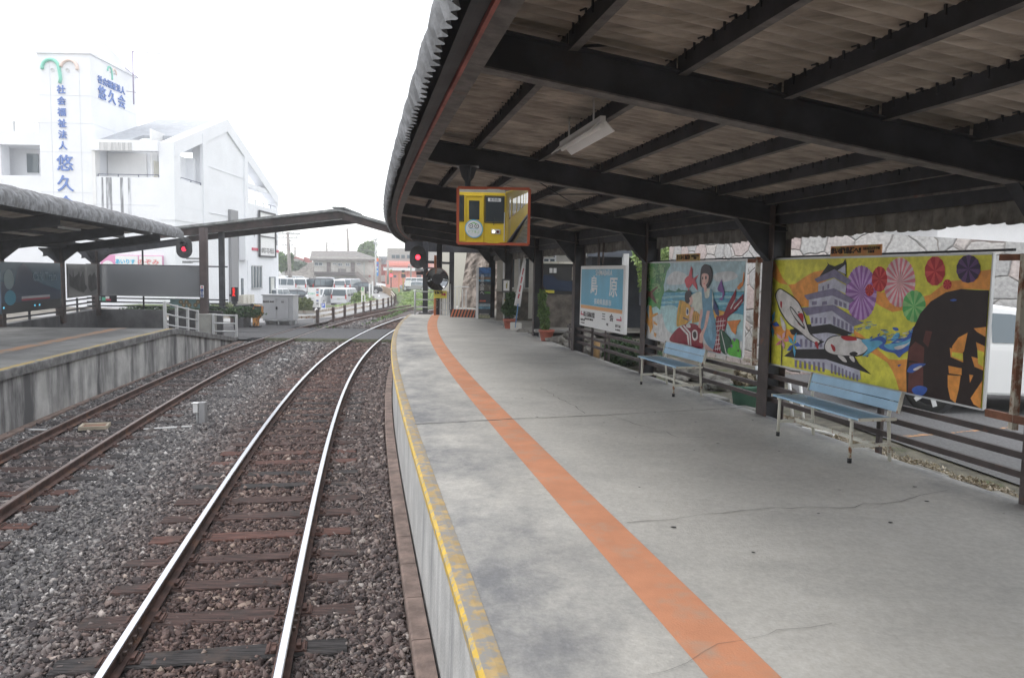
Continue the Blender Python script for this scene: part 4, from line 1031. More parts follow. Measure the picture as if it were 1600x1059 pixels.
def mural(name,label,A,B,z0,z1,art,bgk,group='painted mural boards'):
    """A: far end, B: near end (xy)"""
    A=Vector((*A,0)); B=Vector((*B,0)); L=(B-A).length; X=(B-A)/L; Nn=X.cross(Vector((0,0,1)))   # toward the track
    t=thing(name,label,'mural',(A+B)/2+Vector((0,0,z0)),0,group); h=z1-z0
    pan=MB(); pan.bar(A+Vector((0,0,(z0+z1)/2)),B+Vector((0,0,(z0+z1)/2)),.014,h); base=.0078; keys=[bgk]
    for i,(c,sm,v) in enumerate(art):
        pts=[(v[j]/1000,v[j+1]/1000) for j in range(0,len(v),2)]
        q=[pts[0]]
        for p_ in pts[1:]:
            if abs(p_[0]-q[-1][0])+abs(p_[1]-q[-1][1])>.0015: q.append(p_)
        pts=q
        if sm and len(pts)>3: pts=smooth_poly(pts,4)
        pts=[(.998 if x>.978 and c in ('Dk','Or','Pt','Pc','Se','Sk','Is') else min(.997,max(.003,x)),min(.994,max(.006,y))) for x,y in pts]
        lay=base+.00003*i
        vs=[A+X*(x*L)+Vector((0,0,z0+y*h))+Nn*lay for x,y in pts]
        tr=tessellate_polygon([[Vector((x,y,0)) for x,y in pts]])
        if c not in keys: keys.append(c)
        fs=[]
        for k in tr:
            e1=vs[k[1]]-vs[k[0]]; e2=vs[k[2]]-vs[k[0]]
            fs.append(tuple(k) if e1.cross(e2).dot(Nn)>0 else tuple(k[::-1]))
        pan.add(vs,fs,keys.index(c))
    wbuild(pan,'panel',[pm(k) for k in keys],t,fix=False)
    b=MB(); fw=.045
    up=Vector((0,0,1))
    for p,q in ((A+up*z1,B+up*z1),(A+up*z0,B+up*z0)): b.bar(p-X*.0,q+X*.0,.024,.02)
    b.bar(A+up*z0,A+up*z1,.024,.02,0,X); 
    b.bar(B+X*.012+up*z0,B+X*.006+up*z1,.026,.014,0,X); wbuild(b,'frame',M_alum,t)
    return t,A,X,Nn,L
gf=random.Random(3); foam=[]
for _ in range(46):       # foam strokes painted along the water
    f=gf.random(); x=470+f*270; y=370+f*95+(60*math.sin(f*6)) + gf.uniform(-28,28); w_=gf.uniform(8,26); sl=gf.uniform(.1,.9); foam.append((gf.choice(['Wh','Lb','Bl','Bl']),0,(x,y,x+w_,y+w_*sl,x+w_*1.1,y+w_*sl+5,x+2,y+7)))
k_=next(i for i,a in enumerate(MURAL_B) if a[0]=='Dk'); MURAL_B=MURAL_B[:k_]+foam+MURAL_B[k_:]
gm=random.Random(8); k_=next(i for i,a in enumerate(MURAL_A) if a[0]=='Bn'); dabs=[]
for _ in range(230):      # leaf dabs of the painted tree
    x=gm.uniform(5,240); y=gm.uniform(520,990)
    if x>250-abs(y-850)*.28 or (x>150 and y<600): continue
    r1=gm.uniform(4,10); r2=gm.uniform(8,20); a0=gm.uniform(0,3); dabs.append((gm.choice(['Tg','Tl','Td','Td','Tl']),0,[v for k in range(5) for v in (max(4,x+r1*math.cos(a0+k*1.257)),min(992,y+r2*math.sin(a0+k*1.257)))]))
MURAL_A=MURAL_A[:k_]+dabs+MURAL_A[k_:]
k_=next(i for i,a in enumerate(MURAL_A) if a[0]=='Pt'); sea=[]
for _ in range(60):
    x=gm.uniform(220,960); y=gm.uniform(480,680); w_=gm.uniform(15,70); sea.append((gm.choice(['Sl','Is','Pt','Sl']),0,(x,y,min(990,x+w_),y+2,min(990,x+w_*.8),y+7,x+3,y+6)))
MURAL_A=MURAL_A[:k_]+sea+MURAL_A[k_:]
mA=mural('mural_board','pale blue mural of a girl in a blue dress riding carp streamers over the sea','(2.30,13.33)' and (2.30,13.33),(3.035,10.05),1.575,2.86,MURAL_A,'Sk')
mB=mural('mural_board','yellow mural of a white castle, koi, paper umbrellas and a black water wheel',(3.165,9.52),(3.90,6.28),1.585,2.865,MURAL_B,'Ye')
M_capt=mat('caption_plate',(.42,.30,.10),.6,col2=(.50,.20,.07),vscale=3,lo=.45,hi=.55); M_ink=flat('dark_ink',(.03,.02,.02),.7)
def caption(label,mu,u0,u1,z0,z1,body,small):
    t_,A,X,Nn,L=mu; p=A+X*(u0*L); q=A+X*(u1*L); t=thing('caption_plate',label,'caption plate',(p+q)/2+Vector((0,0,z0)),0,'caption plates above the murals')
    b=MB(); b.bar(p+Vector((0,0,(z0+z1)/2)),q+Vector((0,0,(z0+z1)/2)),.012,z1-z0); wbuild(b,'plate',M_capt,t)
    W=(q-p).length; M=frame(p+X*W*.32+Vector((0,0,(z0+z1)/2))+Nn*.009,X); wtext(body,W*.088,M,M_ink,t,off=.003,name='title')
    M=frame(p+X*W*.82+Vector((0,0,(z0+z1)/2))+Nn*.009,X); wtext(small,W*.040,M,M_ink,t,name='credit')
caption('orange and yellow caption plate above the castle mural',mB,.36,.60,2.875,2.985,'来い!鯉!島原へ!!','島原商業高等学校\n美術部')
caption('orange and yellow caption plate above the mural of the girl',mA,.36,.60,2.87,2.98,'湧くわく島原!!','島原商業高等学校\n美術部')
# rusty peeling frame that carries the murals
mf=thing('mural_support_frame','rusty peeling steel frame holding both mural boards between the columns','support frame',P(8.6,6.1,HP))
def fb(name,p,q,w,h,m=M_rustpost):
    b=MB(); b.bar(p,q,w,h); wbuild(b,name,m,mf)
fb('top_bar',(2.3+.04,13.5,2.89),(3.95,6.1,2.89),.03,.02,M_dark)
Bp=Vector((3.10,9.78,0)); 
fb('upright',Bp+Vector((0,0,1.52)),Bp+Vector((0,0,2.9)),.05,.05)
Ap=Vector((3.955,5.97,0)); fb('upright',Ap+Vector((0,0,1.48)),Ap+Vector((0,0,2.85)),.05,.05)
fb('short_bar',(3.045,10.0,2.85),(3.16,9.6,2.85),.035,.05,mat('rusty_bar',(.20,.085,.05),.8,var=.3,vscale=8)); fb('short_bar',(3.045,10.0,1.57),(3.16,9.55,1.57),.04,.05); fb('short_bar',(3.91,6.2,2.83),(3.955,5.99,2.83),.035,.05,MATS['rusty_bar']); fb('short_bar',(3.90,6.22,1.57),(4.02,5.6,1.57),.045,.06,MATS['rusty_bar'])
# station name sign
A=Vector((1.51,16.85,0)); B=Vector((2.10,14.22,0)); L=(B-A).length; X=(B-A)/L; Nn=X.cross(Vector((0,0,1))); z0,z1=1.54,2.825; hh=z1-z0
sg=thing('station_name_sign','blue and white station name sign beside the mural of the girl','station sign',(A+B)/2+Vector((0,0,1)))
b=MB(); b.bar(A+Vector((0,0,(z0+z1)/2)),B+Vector((0,0,(z0+z1)/2)),.07,hh); wbuild(b,'case',M_white,sg,bevel=.008)
def spanel(name,x0,x1,y0,y1,m,d=.0368):
    b=MB(); p=A+X*(x0*L); q=A+X*(x1*L); b.add([p+Nn*d+Vector((0,0,z0+y0*hh)),q+Nn*d+Vector((0,0,z0+y0*hh)),q+Nn*d+Vector((0,0,z0+y1*hh)),p+Nn*d+Vector((0,0,z0+y1*hh))],[(0,1,2,3)]); return wbuild(b,name,m,sg,fix=False)
spanel('blue_panel',.025,.965,.355,.945,mat('sign_blue',(.075,.35,.52),.35,var=.12,vscale=1.5)); spanel('orange_band',.025,.965,.295,.352,flat('sign_orange',(.68,.36,.15),.5)); spanel('white_panel',.025,.965,.02,.292,flat('sign_white',(.74,.74,.74),.5))
def stx(bd,x,y,sz,m=M_white,sx=1,off=0,d=.0385,nm='lettering'): return wtext(bd,sz,frame(A+X*(x*L)+Nn*d+Vector((0,0,z0+y*hh)),X),m,sg,off=off,sx=sx,name=nm)
stx('SHIMABARA',.56,.885,.16,sx=1.15,off=.001); stx('島',.345,.66,.42,sx=1.15,off=.005); stx('原',.775,.655,.42,sx=1.15,off=.005); stx('長崎県島原市',.55,.425,.13,sx=1.35,off=.001)
stx('霊丘公園体育館',.24,.195,.125,M_ink,sx=.85,off=.002); stx('REIKYUKOEN TAIIKUKAN',.24,.125,.058,M_ink,sx=.85); stx('三　会',.67,.205,.15,M_ink,sx=1.5,off=.003); stx('MIE',.67,.10,.07,M_ink,sx=1.2); stx('島原港方面',.085,.10,.055,M_ink,sx=1.1); stx('For SHIMABARAKO',.085,.05,.032,M_ink); stx('諫早方面',.89,.105,.06,M_ink,sx=1.2); stx('For ISAHAYA',.89,.05,.045,M_ink)
def arrow(x0,x1,y,tip):
    b=MB(); f=lambda x,y_: A+X*(x*L)+Nn*.039+Vector((0,0,z0+y_*hh)); s=1 if x1>x0 else -1
    b.add([f(x0,y-.012),f(x1,y-.012),f(x1-.0*s,y+.012),f(x1-.015*s,y+.05),f(x1-.035*s,y+.06),f(x1-.02*s,y+.012),f(x0,y+.012)],[tuple(range(7))]); wbuild(b,'arrow',flat('sign_red',(.50,.03,.08),.5),sg,fix=False)
arrow(.13,.03,.19,0); arrow(.855,.96,.20,0)
for f_,za,zc,rr in ((.4,2.8,3.4,.025),(.5,2.8,3.4,.02),(.3,.7,1.55,.03),(.6,.7,1.55,.02)):
    b=MB(); b.tube([A+X*L*f_+Vector((0,0,za)),A+X*L*f_+Vector((0,0,zc))],rr,8); wbuild(b,'post',M_brown,sg)
# ---------------- benches (built at the origin: x along the bench, y toward the back)
def bench(name,label,p,q):
    p=Vector(p); q=Vector(q); X=(q-p).normalized(); ang=math.atan2(X.y,X.x)
    t=thing(name,label,'bench',(0,0,0),0,'blue platform benches'); L=1.43
    b=MB()
    for k in range(4):
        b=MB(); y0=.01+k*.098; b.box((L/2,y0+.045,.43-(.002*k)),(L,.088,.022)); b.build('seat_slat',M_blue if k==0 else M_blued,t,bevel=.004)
    ca,sa=math.cos(.22),math.sin(.22)
    for k in range(2):
        b=MB(); zc=.535+k*.092; b.box((L*.5+.03,.40+(zc-.43)*.22,zc),(L*.95,.022,.088),0,0,Matrix.Rotation(-.22,3,'X')); b.build('backrest_board',M_blue,t,bevel=.004)
    for x in (.0,):
        b=MB()
    for xe in (-.004,L+.004): 
        b=MB(); b.box((xe,.20,.43),(.008,.40,.03)); b.build('seat_end_strip',M_cream,t)
    for xx in (L*.975+.04,.055): b=MB(); b.box((xx,.43,.58),(.012,.035,.2),0,0,Matrix.Rotation(-.22,3,'X')); b.build('backrest_end_strip',M_cream,t)
    for x in (.09,L-.14):
        b=MB(); b.tube([(x,.04,0.04),(x,.045,.42)],.0165,8); o=b.build('leg',M_cream,t); b=MB(); b.tube([(x,.04,0),(x,.04,.045)],.020,8); b.build('leg_tip',M_black,o)
        b=MB(); b.tube([(x,.47,0.0),(x,.43,.43),(x,.46,.62)],.0165,8); b.build('leg',M_cream,t)
        b=MB(); b.bar((x,.04,.16),(x,.46,.16),.03,.03); b.build('side_stretcher',M_cream,t); b=MB(); b.bar((x,.02,.41),(x,.44,.41),.03,.03); b.build('seat_bearer',M_cream,t)
    b=MB(); b.bar((.09,.25,.175),(L-.14,.25,.175),.03,.03); b.build('long_stretcher',M_cream,t)
    t.location=(p.x,p.y,HP); t.rotation_euler=(0,0,ang); return t
# seats: long axis along the fence, the back toward the fence
bench('bench','light blue bench in front of the castle mural',(2.83,8.26),(3.14,6.87))
bench('bench','light blue bench in front of the mural of the girl',(1.98,12.02),(2.29,10.62))
# ================================================================ FOLIAGE
def leaves(blobs,n,size,seed,m,name,parent=None,flatten=1.0):
    g=np.random.default_rng(seed); vs=[]; w_=np.array([b[3]*b[4]*b[5] for b in blobs]); w_=w_/w_.sum()
    idx=g.choice(len(blobs),n,p=w_); B=np.array([b[:6] for b in blobs])[idx]
    d=g.normal(size=(n,3)); d/=np.linalg.norm(d,axis=1,keepdims=True); r=g.uniform(.25,1,n)**.45
    r*=1+.18*np.sin(d[:,0]*7+idx)*np.cos(d[:,2]*6+idx*2)
    C=B[:,:3]+d*r[:,None]*B[:,3:6]
    q=g.normal(size=(n,3)); q/=np.linalg.norm(q,axis=1,keepdims=True); p=np.cross(q,g.normal(size=(n,3))); p/=np.linalg.norm(p,axis=1,keepdims=True)
    s=size*g.uniform(.6,1.4,n)[:,None]
    V=np.stack([C-q*s,C+p*s*.5,C+q*s,C-p*s*.5],1)
    me=bpy.data.meshes.new(name); me.vertices.add(n*4); me.vertices.foreach_set('co',V.reshape(-1).astype(np.float32)); me.loops.add(n*4); me.loops.foreach_set('vertex_index',np.arange(n*4,dtype=np.int32)); me.polygons.add(n); me.polygons.foreach_set('loop_start',np.arange(0,n*4,4,dtype=np.int32)); me.update(calc_edges=True)
    a=me.attributes.new('rnd','FLOAT','FACE'); a.data.foreach_set('value',g.random(n).astype(np.float32))
    me.materials.append(m); o=bpy.data.objects.new(name,me); COL.objects.link(o)
    if parent: o.parent=parent; o.matrix_parent_inverse=inv(parent)
    return o
def leafmat(name,c1,c2):
    m=bpy.data.materials.new(name); m.use_nodes=True; n=m.node_tree.nodes; L=m.node_tree.links; b=n['Principled BSDF']; b.inputs['Roughness'].default_value=.55
    a=n.new('ShaderNodeAttribute'); a.attribute_name='rnd'; r=n.new('ShaderNodeValToRGB'); ramp(r,[(0,c1),(1,c2)]); L.new(a.outputs['Fac'],r.inputs[0]); L.new(r.outputs[0],b.inputs['Base Color']); b.inputs['Subsurface Weight'].default_value=0
    return m
LM=leafmat('foliage',(.04,.09,.02),(.16,.26,.07)); LD=leafmat('foliage_dark',(.02,.05,.018),(.06,.12,.04)); LY=leafmat('foliage_light',(.12,.20,.05),(.32,.42,.14)); LG=leafmat('hedge_foliage',(.07,.10,.035),(.20,.23,.10))
def plant(name,label,cat,blobs,n,size,seed,m,stem=None,group=None,base=None):
    c=base or blobs[0][:3]; t=thing(name,label,cat,c,0,group); leaves(blobs,n,size,seed,m,'crown',t)
    if stem: b=MB(); b.tube([s[:3] for s in stem],[s[3] for s in stem],7); wbuild(b,'trunk' if cat=='tree' else 'stem',M_bark,t)
    return t
def pot(name,label,p,h,r,blobs,n,seed,m,size=.035):
    p=Vector(p); t=thing(name,label,'potted plant',p,0,'potted plants on the platform')
    b=MB(); b.lathe(p,[(0,0),(r*.68,0),(r*.72,.02),(r*.95,h*.8),(r*1.06,h*.8),(r*1.08,h),(r*.98,h),(r*.9,h*.85),(0,h*.83)],22); wbuild(b,'pot',M_terra,t)
    b=MB(); b.tube([p+Vector((0,0,h*.8)),p+Vector((.02,0,h+.25)),p+Vector((0,.02,h+.55))],[.014,.011,.006],6); wbuild(b,'stem',M_bark,t)
    leaves([(p.x+x,p.y+y,p.z+h+z,a,b_,c) for x,y,z,a,b_,c in blobs],n,size,seed,m,'foliage',t)
pot('potted_plant','tall narrow shrub in a red-brown pot, nearest the camera beside the drainpipe',gz(854,533,HP)+Vector((0,.1,0)),.29,.19,[(-.05,0,.15,.13,.12,.2),(-.09,0,.45,.16,.15,.22),(-.13,0,.78,.12,.12,.24)],1500,1,LM)
pot('potted_plant','dark bushy plant in a red-brown pot beside the leaning banner',gz(796,514,HP)+Vector((0,.2,0)),.30,.20,[(.0,0,.3,.28,.25,.25),(.05,0,.62,.22,.22,.22)],1500,2,LD,.045)
pot('potted_plant','round leafy plant in a red-brown pot farther back behind the drainpipe',gz(873,501,HP)+Vector((0,0,0)),.20,.26,[(.0,0,.45,.40,.4,.35),(.05,0,.85,.3,.3,.25)],1700,3,LM,.06)
pot('potted_plant','plant in a red-brown pot half hidden behind the drainpipe',gz(845,503,HP),.22,.2,[(.0,0,.35,.25,.2,.3)],600,4,LM,.05)
# garden shrubs and rocks behind the fence
plant('shrub','tall light green shrub behind the station name sign','shrub',[(4.2,21.5,2.6,.75,.7,.95),(3.6,20.9,3.15,.45,.5,.35),(4.4,21,1.7,.6,.6,.6)],5200,.055,5,LY,[(4.1,21.4,.7,.05),(4.2,21.5,2.6,.02)])
plant('shrub','low dark green shrub under the station name sign','shrub',[(2.35,16.3,1.0,.45,.5,.32),(2.8,15.6,1.0,.3,.4,.28)],3800,.04,6,LD)
def rocks(pts,labels,seed):
    r=random.Random(seed)
    for i,(x,y,z,a) in enumerate(pts):
        b=bmesh.new(); bmesh.ops.create_icosphere(b,subdivisions=3,radius=1)
        for v in b.verts:
            n_=noise.noise(v.co*1.3+Vector((i*3.1,seed,0)))*.5+noise.noise(v.co*3+Vector((i,0,0)))*.18; v.co=Vector((v.co.x*a*1.35,v.co.y*a,v.co.z*a*.62))*(1+n_)
        me=bpy.data.meshes.new('rock'); b.to_mesh(me); b.free(); me.materials.append(M_rock); o=bpy.data.objects.new('rock',me); COL.objects.link(o); o.location=(x,y,z); o.rotation_euler=(0,0,r.uniform(0,6)); tag(o,labels[i],'rock','garden rocks')
rocks([(1.15,19.6,.92,.26),(1.5,18.9,.9,.20),(.65,21.5,.9,.17),(1.9,18.2,.85,.22),(.3,22.4,.92,.16),(1.75,20.4,1.0,.3)],['rough grey rock just right of the tall narrow potted shrub','rough grey rock second from the fence end, right of the tall potted shrub','rough grey rock between the drainpipe foot and the banner base','rough grey rock touching the end of the platform fence','small rough grey rock right of the banner base','large rough grey rock beside the low stone slab'],1)
rocks([(3.1,15.1,.85,.3),(3.4,14.0,.82,.28),(3.0,13.7,.8,.16),(3.6,12.9,.8,.25)],['large rough rock behind the fence under the right end of the station name sign','rough rock behind the fence under the left end of the mural of the girl','small rough rock behind the fence under the left end of the mural of the girl','rough rock behind the fence under the middle of the mural of the girl'],2)
b=MB(); b.box((1.35,20.6,1.12),(1.5,.35,.07),.1); b.box((.8,20.6,1.0),(.15,.3,.2)); b.box((1.9,20.6,1.0),(.15,.3,.2)); o=b.build('stone_bench',mat('stone_slab',(.27,.26,.25),.85,var=.2),bevel=.01); tag(o,'low grey stone slab beside the potted plants','stone slab')
b=MB(); b.lathe((gz(925,556,HP)+Vector((.1,.1,-.2))),[(0,0),(.075,0),(.075,.50),(.07,.52),(0,.52)],16); o=b.build('wooden_bollard',mat('tan_wood',(.48,.30,.14),.7,var=.2),None); tag(o,'tan cylindrical wooden bollard under the station name sign','bollard')
# loose clutter behind the fence
b=MB(); c=Vector((3.35,10.9,.76)); b.lathe(c,[(0,0),(.15,0),(.20,.32),(.21,.32),(.21,.35),(.17,.35),(.16,.30),(0,.28)],16); o=b.build('flower_pot',mat('green_plastic',(.12,.26,.19),.5),None); tag(o,'faded green plant pot with dried stalks behind the fence','plant pot')
leaves([(3.35,10.9,1.2,.2,.2,.12)],350,.06,9,leafmat('dried_stalks',(.25,.20,.13),(.42,.36,.26)),'dried_stalks',o)
b=MB()
for i in range(5): b.tube([(3.5+.1*i,10.6-.12*i,.78),(3.45+.12*i,10.75-.1*i,1.4-.05*i)],.022,7)
b.tube([(3.35,9.9,.8),(3.6,9.2,.82),(3.8,8.9,.82)],.02,7); o=b.build('pipe_bundle',M_white); tag(o,'white plastic pipes stacked behind the fence between the murals','pipes')
b=MB(); pts=[(4.05,7.9-.35*i*.5,.80+.02*math.sin(i)) for i in range(9)]; pts=[(3.42+.10*i,8.6-.33*i,.83+.03*math.sin(i*1.3)) for i in range(9)]; b.tube(pts,.018,7); o=b.build('hose',M_black); tag(o,'black hose lying along the back edge of the platform','hose')
dg_=leaves([tuple(P(a_,6.62,.765))+(.26,.45,.02) for a_ in (2.5,3.3,4.1,4.9,5.7,6.5,7.3,8.1,9.0)],9000,.018,10,leafmat('dry_grass',(.26,.21,.15),(.48,.42,.33)),'dry_grass'); dg_['kind']='stuff'
# drainpipe
t=thing('drainpipe','cream drainpipe with an elbow beside the canopy column and potted shrub','drainpipe',gz(838,525,HP))
q=gz(838,524,HP)+Vector((0,0,0)); b=MB(); b.tube([q+Vector((.42,.1,2.22)),q+Vector((.12,.02,2.2)),q+Vector((.02,0,2.12)),q+Vector((0,0,1.98)),q+Vector((0,0,.28))],.062,14); b.tube([q+Vector((0,0,.3)),q+Vector((0,0,.14)),q+Vector((.06,-.04,.02)),q+Vector((.10,-.08,-.03))],.06,14); wbuild(b,'pipe',mat('pipe_cream',(.55,.53,.48),.5,var=.1),t)
b=MB()
for z in (.5,1.3,2.0): b.lathe(q+Vector((0,0,z)),[(.062,0),(.07,.0),(.07,.03),(.062,.03)],14)
wbuild(b,'pipe_bracket',M_grey,t)
# boxes on the far columns
def tbox(name,label,cat,px0,px1,py0,py1,Y,dep,m,group=None):
    a=at(px0,py1,Y); c=at(px1,py0,Y); b=MB(); b.bb(a.x,c.x,Y,Y+dep,a.z,c.z); t=thing(name,label,cat,((a.x+c.x)/2,Y,a.z),0,group); wbuild(b,'case',m,t,bevel=.008); return t,a,c
M_sbox=mat('box_grey',(.45,.45,.43),.5,var=.08)
t,a,c=tbox('switch_box','grey metal box with a framed paper notice on the column beside the banner','switch box',784,797.5,436,457,24.3,.2,mat('box_dark',(.10,.10,.10),.6))
b=MB(); b.bb(a.x+.05,c.x-.03,24.285,24.297,a.z+.06,c.z-.05); wbuild(b,'notice',M_white,t); b=MB(); b.bb(a.x+.13,c.x-.10,24.276,24.283,a.z+.13,c.z-.14); b.bb(a.x+.16,c.x-.09,24.276,24.283,a.z+.2,c.z-.08); wbuild(b,'print',mat('notice_print',(.35,.30,.12),.7),t)
t,a,c=tbox('speaker_box','small light grey box under the notice box on the column','switch box',785,796.5,465,477,24.3,.15,M_sbox)
b=MB(); b.bb(a.x+.05,c.x-.05,24.285,24.297,c.z-.1,c.z-.06); wbuild(b,'yellow_label',M_yel,t); b=MB(); b.tube([(a.x+.05,24.4,c.z),(a.x+.05,24.4,c.z+.25)],.03,8); b.tube([(c.x-.05,24.4,c.z),(c.x-.05,24.4,c.z+.25)],.03,8); b.tube([(a.x+.05,24.4,HP),(a.x+.05,24.4,a.z)],.025,8); wbuild(b,'conduit',M_sbox,t)
t,a,c=tbox('control_box','light grey control box with meter windows on the column left of the station name sign','control box',896.5,909,440,472,18.2,.18,M_sbox)
b=MB(); b.bb(a.x+.10,c.x,18.185,18.197,a.z+.06,a.z+.22); b.bb(a.x+.10,c.x,18.185,18.197,c.z-.16,c.z-.06); wbuild(b,'meter_window',M_cream,t)
b=MB(); b.bb(a.x+.03,a.x+.05,18.18,18.197,a.z+.1,a.z+.12); b.bb(a.x+.03,a.x+.05,18.18,18.197,c.z-.16,c.z-.13); b.bb(a.x+.13,c.x-.03,18.178,18.184,a.z+.09,a.z+.19); wbuild(b,'lock',M_dark,t)
t,a,c=tbox('conduit_box','narrow cream conduit cover on the column above the control box','conduit cover',894,899,417,438,18.2,.1,M_cream)
# leaning banner
t=thing('banner','white banner with blue and red lettering leaning on a pole in a concrete base','banner',gz(806,516,HP))
b0=at(805,512,22.9); b1=at(819,398,22.9); b=MB(); b.tube([b0,b0.lerp(b1,.33)],.016,8,0); b.tube([b0.lerp(b1,.33),b1],.014,8,1); wbuild(b,'pole',[flat('pole_blue',(.10,.22,.45),.5),M_white],t)
b=MB(); pts=[at(818.5,400,22.93),at(822,408,22.93),at(813,479,22.93),at(803,477,22.93)]; n=8; vs=[]
for i in range(n+1):
    f=i/n; l=pts[0].lerp(pts[3],f); r=pts[1].lerp(pts[2],f)
    for k in range(4): q=l.lerp(r,k/3); vs.append(q+Vector((0,.03*math.sin(f*7+k*1.2),0)))
b.add(vs,[(i*4+k,i*4+k+1,(i+1)*4+k+1,(i+1)*4+k) for i in range(n) for k in range(3)],0,True); o=wbuild(b,'cloth',M_white,t,fix=False); sd=o.modifiers.new('t','SOLIDIFY'); sd.thickness=.004
b=MB()
for f0,f1,x0,x1 in ((.2,.34,.45,.7),(.38,.52,.4,.68),(.56,.7,.42,.7),(.74,.84,.4,.66)):
    q=[pts[0].lerp(pts[3],f0),pts[1].lerp(pts[2],f0),pts[0].lerp(pts[3],f1),pts[1].lerp(pts[2],f1)]
    b.add([q[0].lerp(q[1],x0)+Vector((0,-.05,0)),q[0].lerp(q[1],x1)+Vector((0,-.05,0)),q[2].lerp(q[3],x1-.1)+Vector((0,-.05,0)),q[2].lerp(q[3],x0-.05)+Vector((0,-.05,0))],[(0,1,3,2)] if 0 else [(0,1,2,3)])
wbuild(b,'red_stripe',flat('banner_red',(.55,.10,.12),.7),t,fix=False)
b=MB(); b.box(gz(806,516,HP)+Vector((0,0,.12)),(.34,.3,.24)); wbuild(b,'base',M_conc,t,bevel=.03)
# tall poster board
p0=at(743.5,498,28.6); W=.44
t=thing('poster_board','tall poster board of landscape photographs with vertical white lettering','poster board',(p0.x+.3,28.6,HP))
b=MB(); x0=p0.x; b.bb(x0,x0+.09,28.55,28.66,HP,2.86); wbuild(b,'side_frame',M_white,t,bevel=.004)
x1=x0+.09; x2=x1+W; b=MB(); b.bb(x1,x2,28.60,28.64,HP,2.85); wbuild(b,'panel',flat('poster_dark',(.03,.035,.045),.4),t)
def pband(z0,z1,c,xa=0,xb=1,nm='photograph',m=None):
    b=MB(); b.bb(x1+W*xa,x1+W*xb,28.593,28.598,z0,z1); wbuild(b,nm,m or mat('poster_'+'_'.join(str(int(k*100)) for k in c),c,.4,var=.35,vscale=9),t)
pband(2.62,2.84,(.05,.16,.42)); pband(2.50,2.615,(.10,.18,.30)); pband(2.40,2.495,(.20,.13,.09)); pband(2.33,2.395,(.10,.30,.45)); pband(1.98,2.20,(.17,.16,.15)); pband(1.88,1.95,(.07,.20,.04),.5,1); pband(1.58,1.63,(.6,.10,.03),.1,.6); pband(1.40,1.50,(.30,.38,.42)); pband(1.31,1.39,(.10,.24,.34)); pband(.96,1.08,(.26,.26,.16)); pband(1.09,1.14,(.30,.28,.25),.1,.9)
wtext('島\n原\nの\n旅\nへ',.15,frame((x1+W*.3,28.588,2.20),(1,0,0)),M_white,t,name='lettering')
b=MB(); b.add([(x1+W*.35,28.59,1.98),(x1+W*.95,28.59,1.98),(x1+W*.65,28.59,2.28)],[(0,1,2)]); wbuild(b,'mountain_picture',mat('poster_mount',(.10,.09,.08),.5,var=.3),t,fix=False)
# striped barrier board
A=P(29.6,3.28,HP); B=P(29.4,4.24,HP); t=thing('striped_barrier','orange and black striped low barrier board at the platform end','barrier',A)
b=MB(); b.bar(A+Vector((0,0,.15)),B+Vector((0,0,.15)),.06,.30); wbuild(b,'board',M_black,t)
b=MB(); X=(B-A).normalized(); L=(B-A).length; n=8
for i in range(n):
    a0=i/n*L; w_=L/n*.52; q=[(a0,0),(min(L,a0+w_),0),(min(L,a0+w_+.10),.3),(min(L,a0+.10),.3)]
    b.add([A+X*x+Vector((0,-.035,z+.002)) for x,z in q],[(0,1,2,3)])
wbuild(b,'stripes',mat('barrier_orange',(.50,.15,.07),.6,var=.15),t,fix=False)
# platform-end railing and yellow sign
t=thing('end_railing','grey tubular railing at the far end of the orange-lined platform','railing',P(30.6,1.9,HP))
a=P(30.9,1.85,HP); c=P(30.9,2.75,HP); b=MB(); b.tube([a,a+Vector((0,0,.95))],.04,8); 
for z in (.3,.6,.92): b.tube([a+Vector((0,0,z)),c+Vector((0,0,z))],.022,8)
wbuild(b,'rail',M_grey,t)
t=thing('end_gate','grey folding lattice gate at the platform end beside the striped barrier','gate',P(30.6,3.1,HP))
for k in range(5):
    b=MB(); q=P(30.8-.1*k,2.86+.10*k,HP); b.bar(q,q+Vector((0,0,.95 if k<4 else 1.25)),.035,.05); wbuild(b,'bar',M_grey,t)
b=MB()
for z in (.2,.5,.85): b.bar(P(30.8,2.86,HP+z),P(30.4,3.26,HP+z),.03,.03)
wbuild(b,'cross_rail',M_grey,t)
A=at(678,454,30.2); B=at(698,466,30.2); t=thing('direction_sign','yellow sign with a red arrow on the column at the platform end','sign',((A.x+B.x)/2,30.2,B.z))
b=MB(); b.bb(A.x,B.x,30.2,30.23,B.z,A.z); wbuild(b,'plate',flat('sign_yellow',(.68,.60,.06),.5),t)
cx=A.x+.17; wtext('精算所',.13,frame((cx,30.195,A.z-.09),(1,0,0)),M_ink,t,off=.004); wtext('きっぷうりば',.055,frame((cx,30.195,A.z-.2),(1,0,0)),M_ink,t)
b=MB(); q=[(.30,-.03),(.40,-.03),(.40,-.07),(.49,0),(.40,.07),(.40,.03),(.30,.03)]; zc=(A.z+B.z)/2; b.add([(A.x+x,30.193,zc+z) for x,z in q],[tuple(range(7))]); wbuild(b,'arrow',MATS['sign_red'],t,fix=False)
b=MB(); q=P(30.7,2.65,0); b.tube([(q.x,q.y,HP),(q.x,q.y,3.3)],.05,10); o=b.build('orange_pole',mat('orange_pole',(.55,.20,.09),.6,var=.2)); tag(o,'slim orange pole beside the dark column at the platform end','pole')
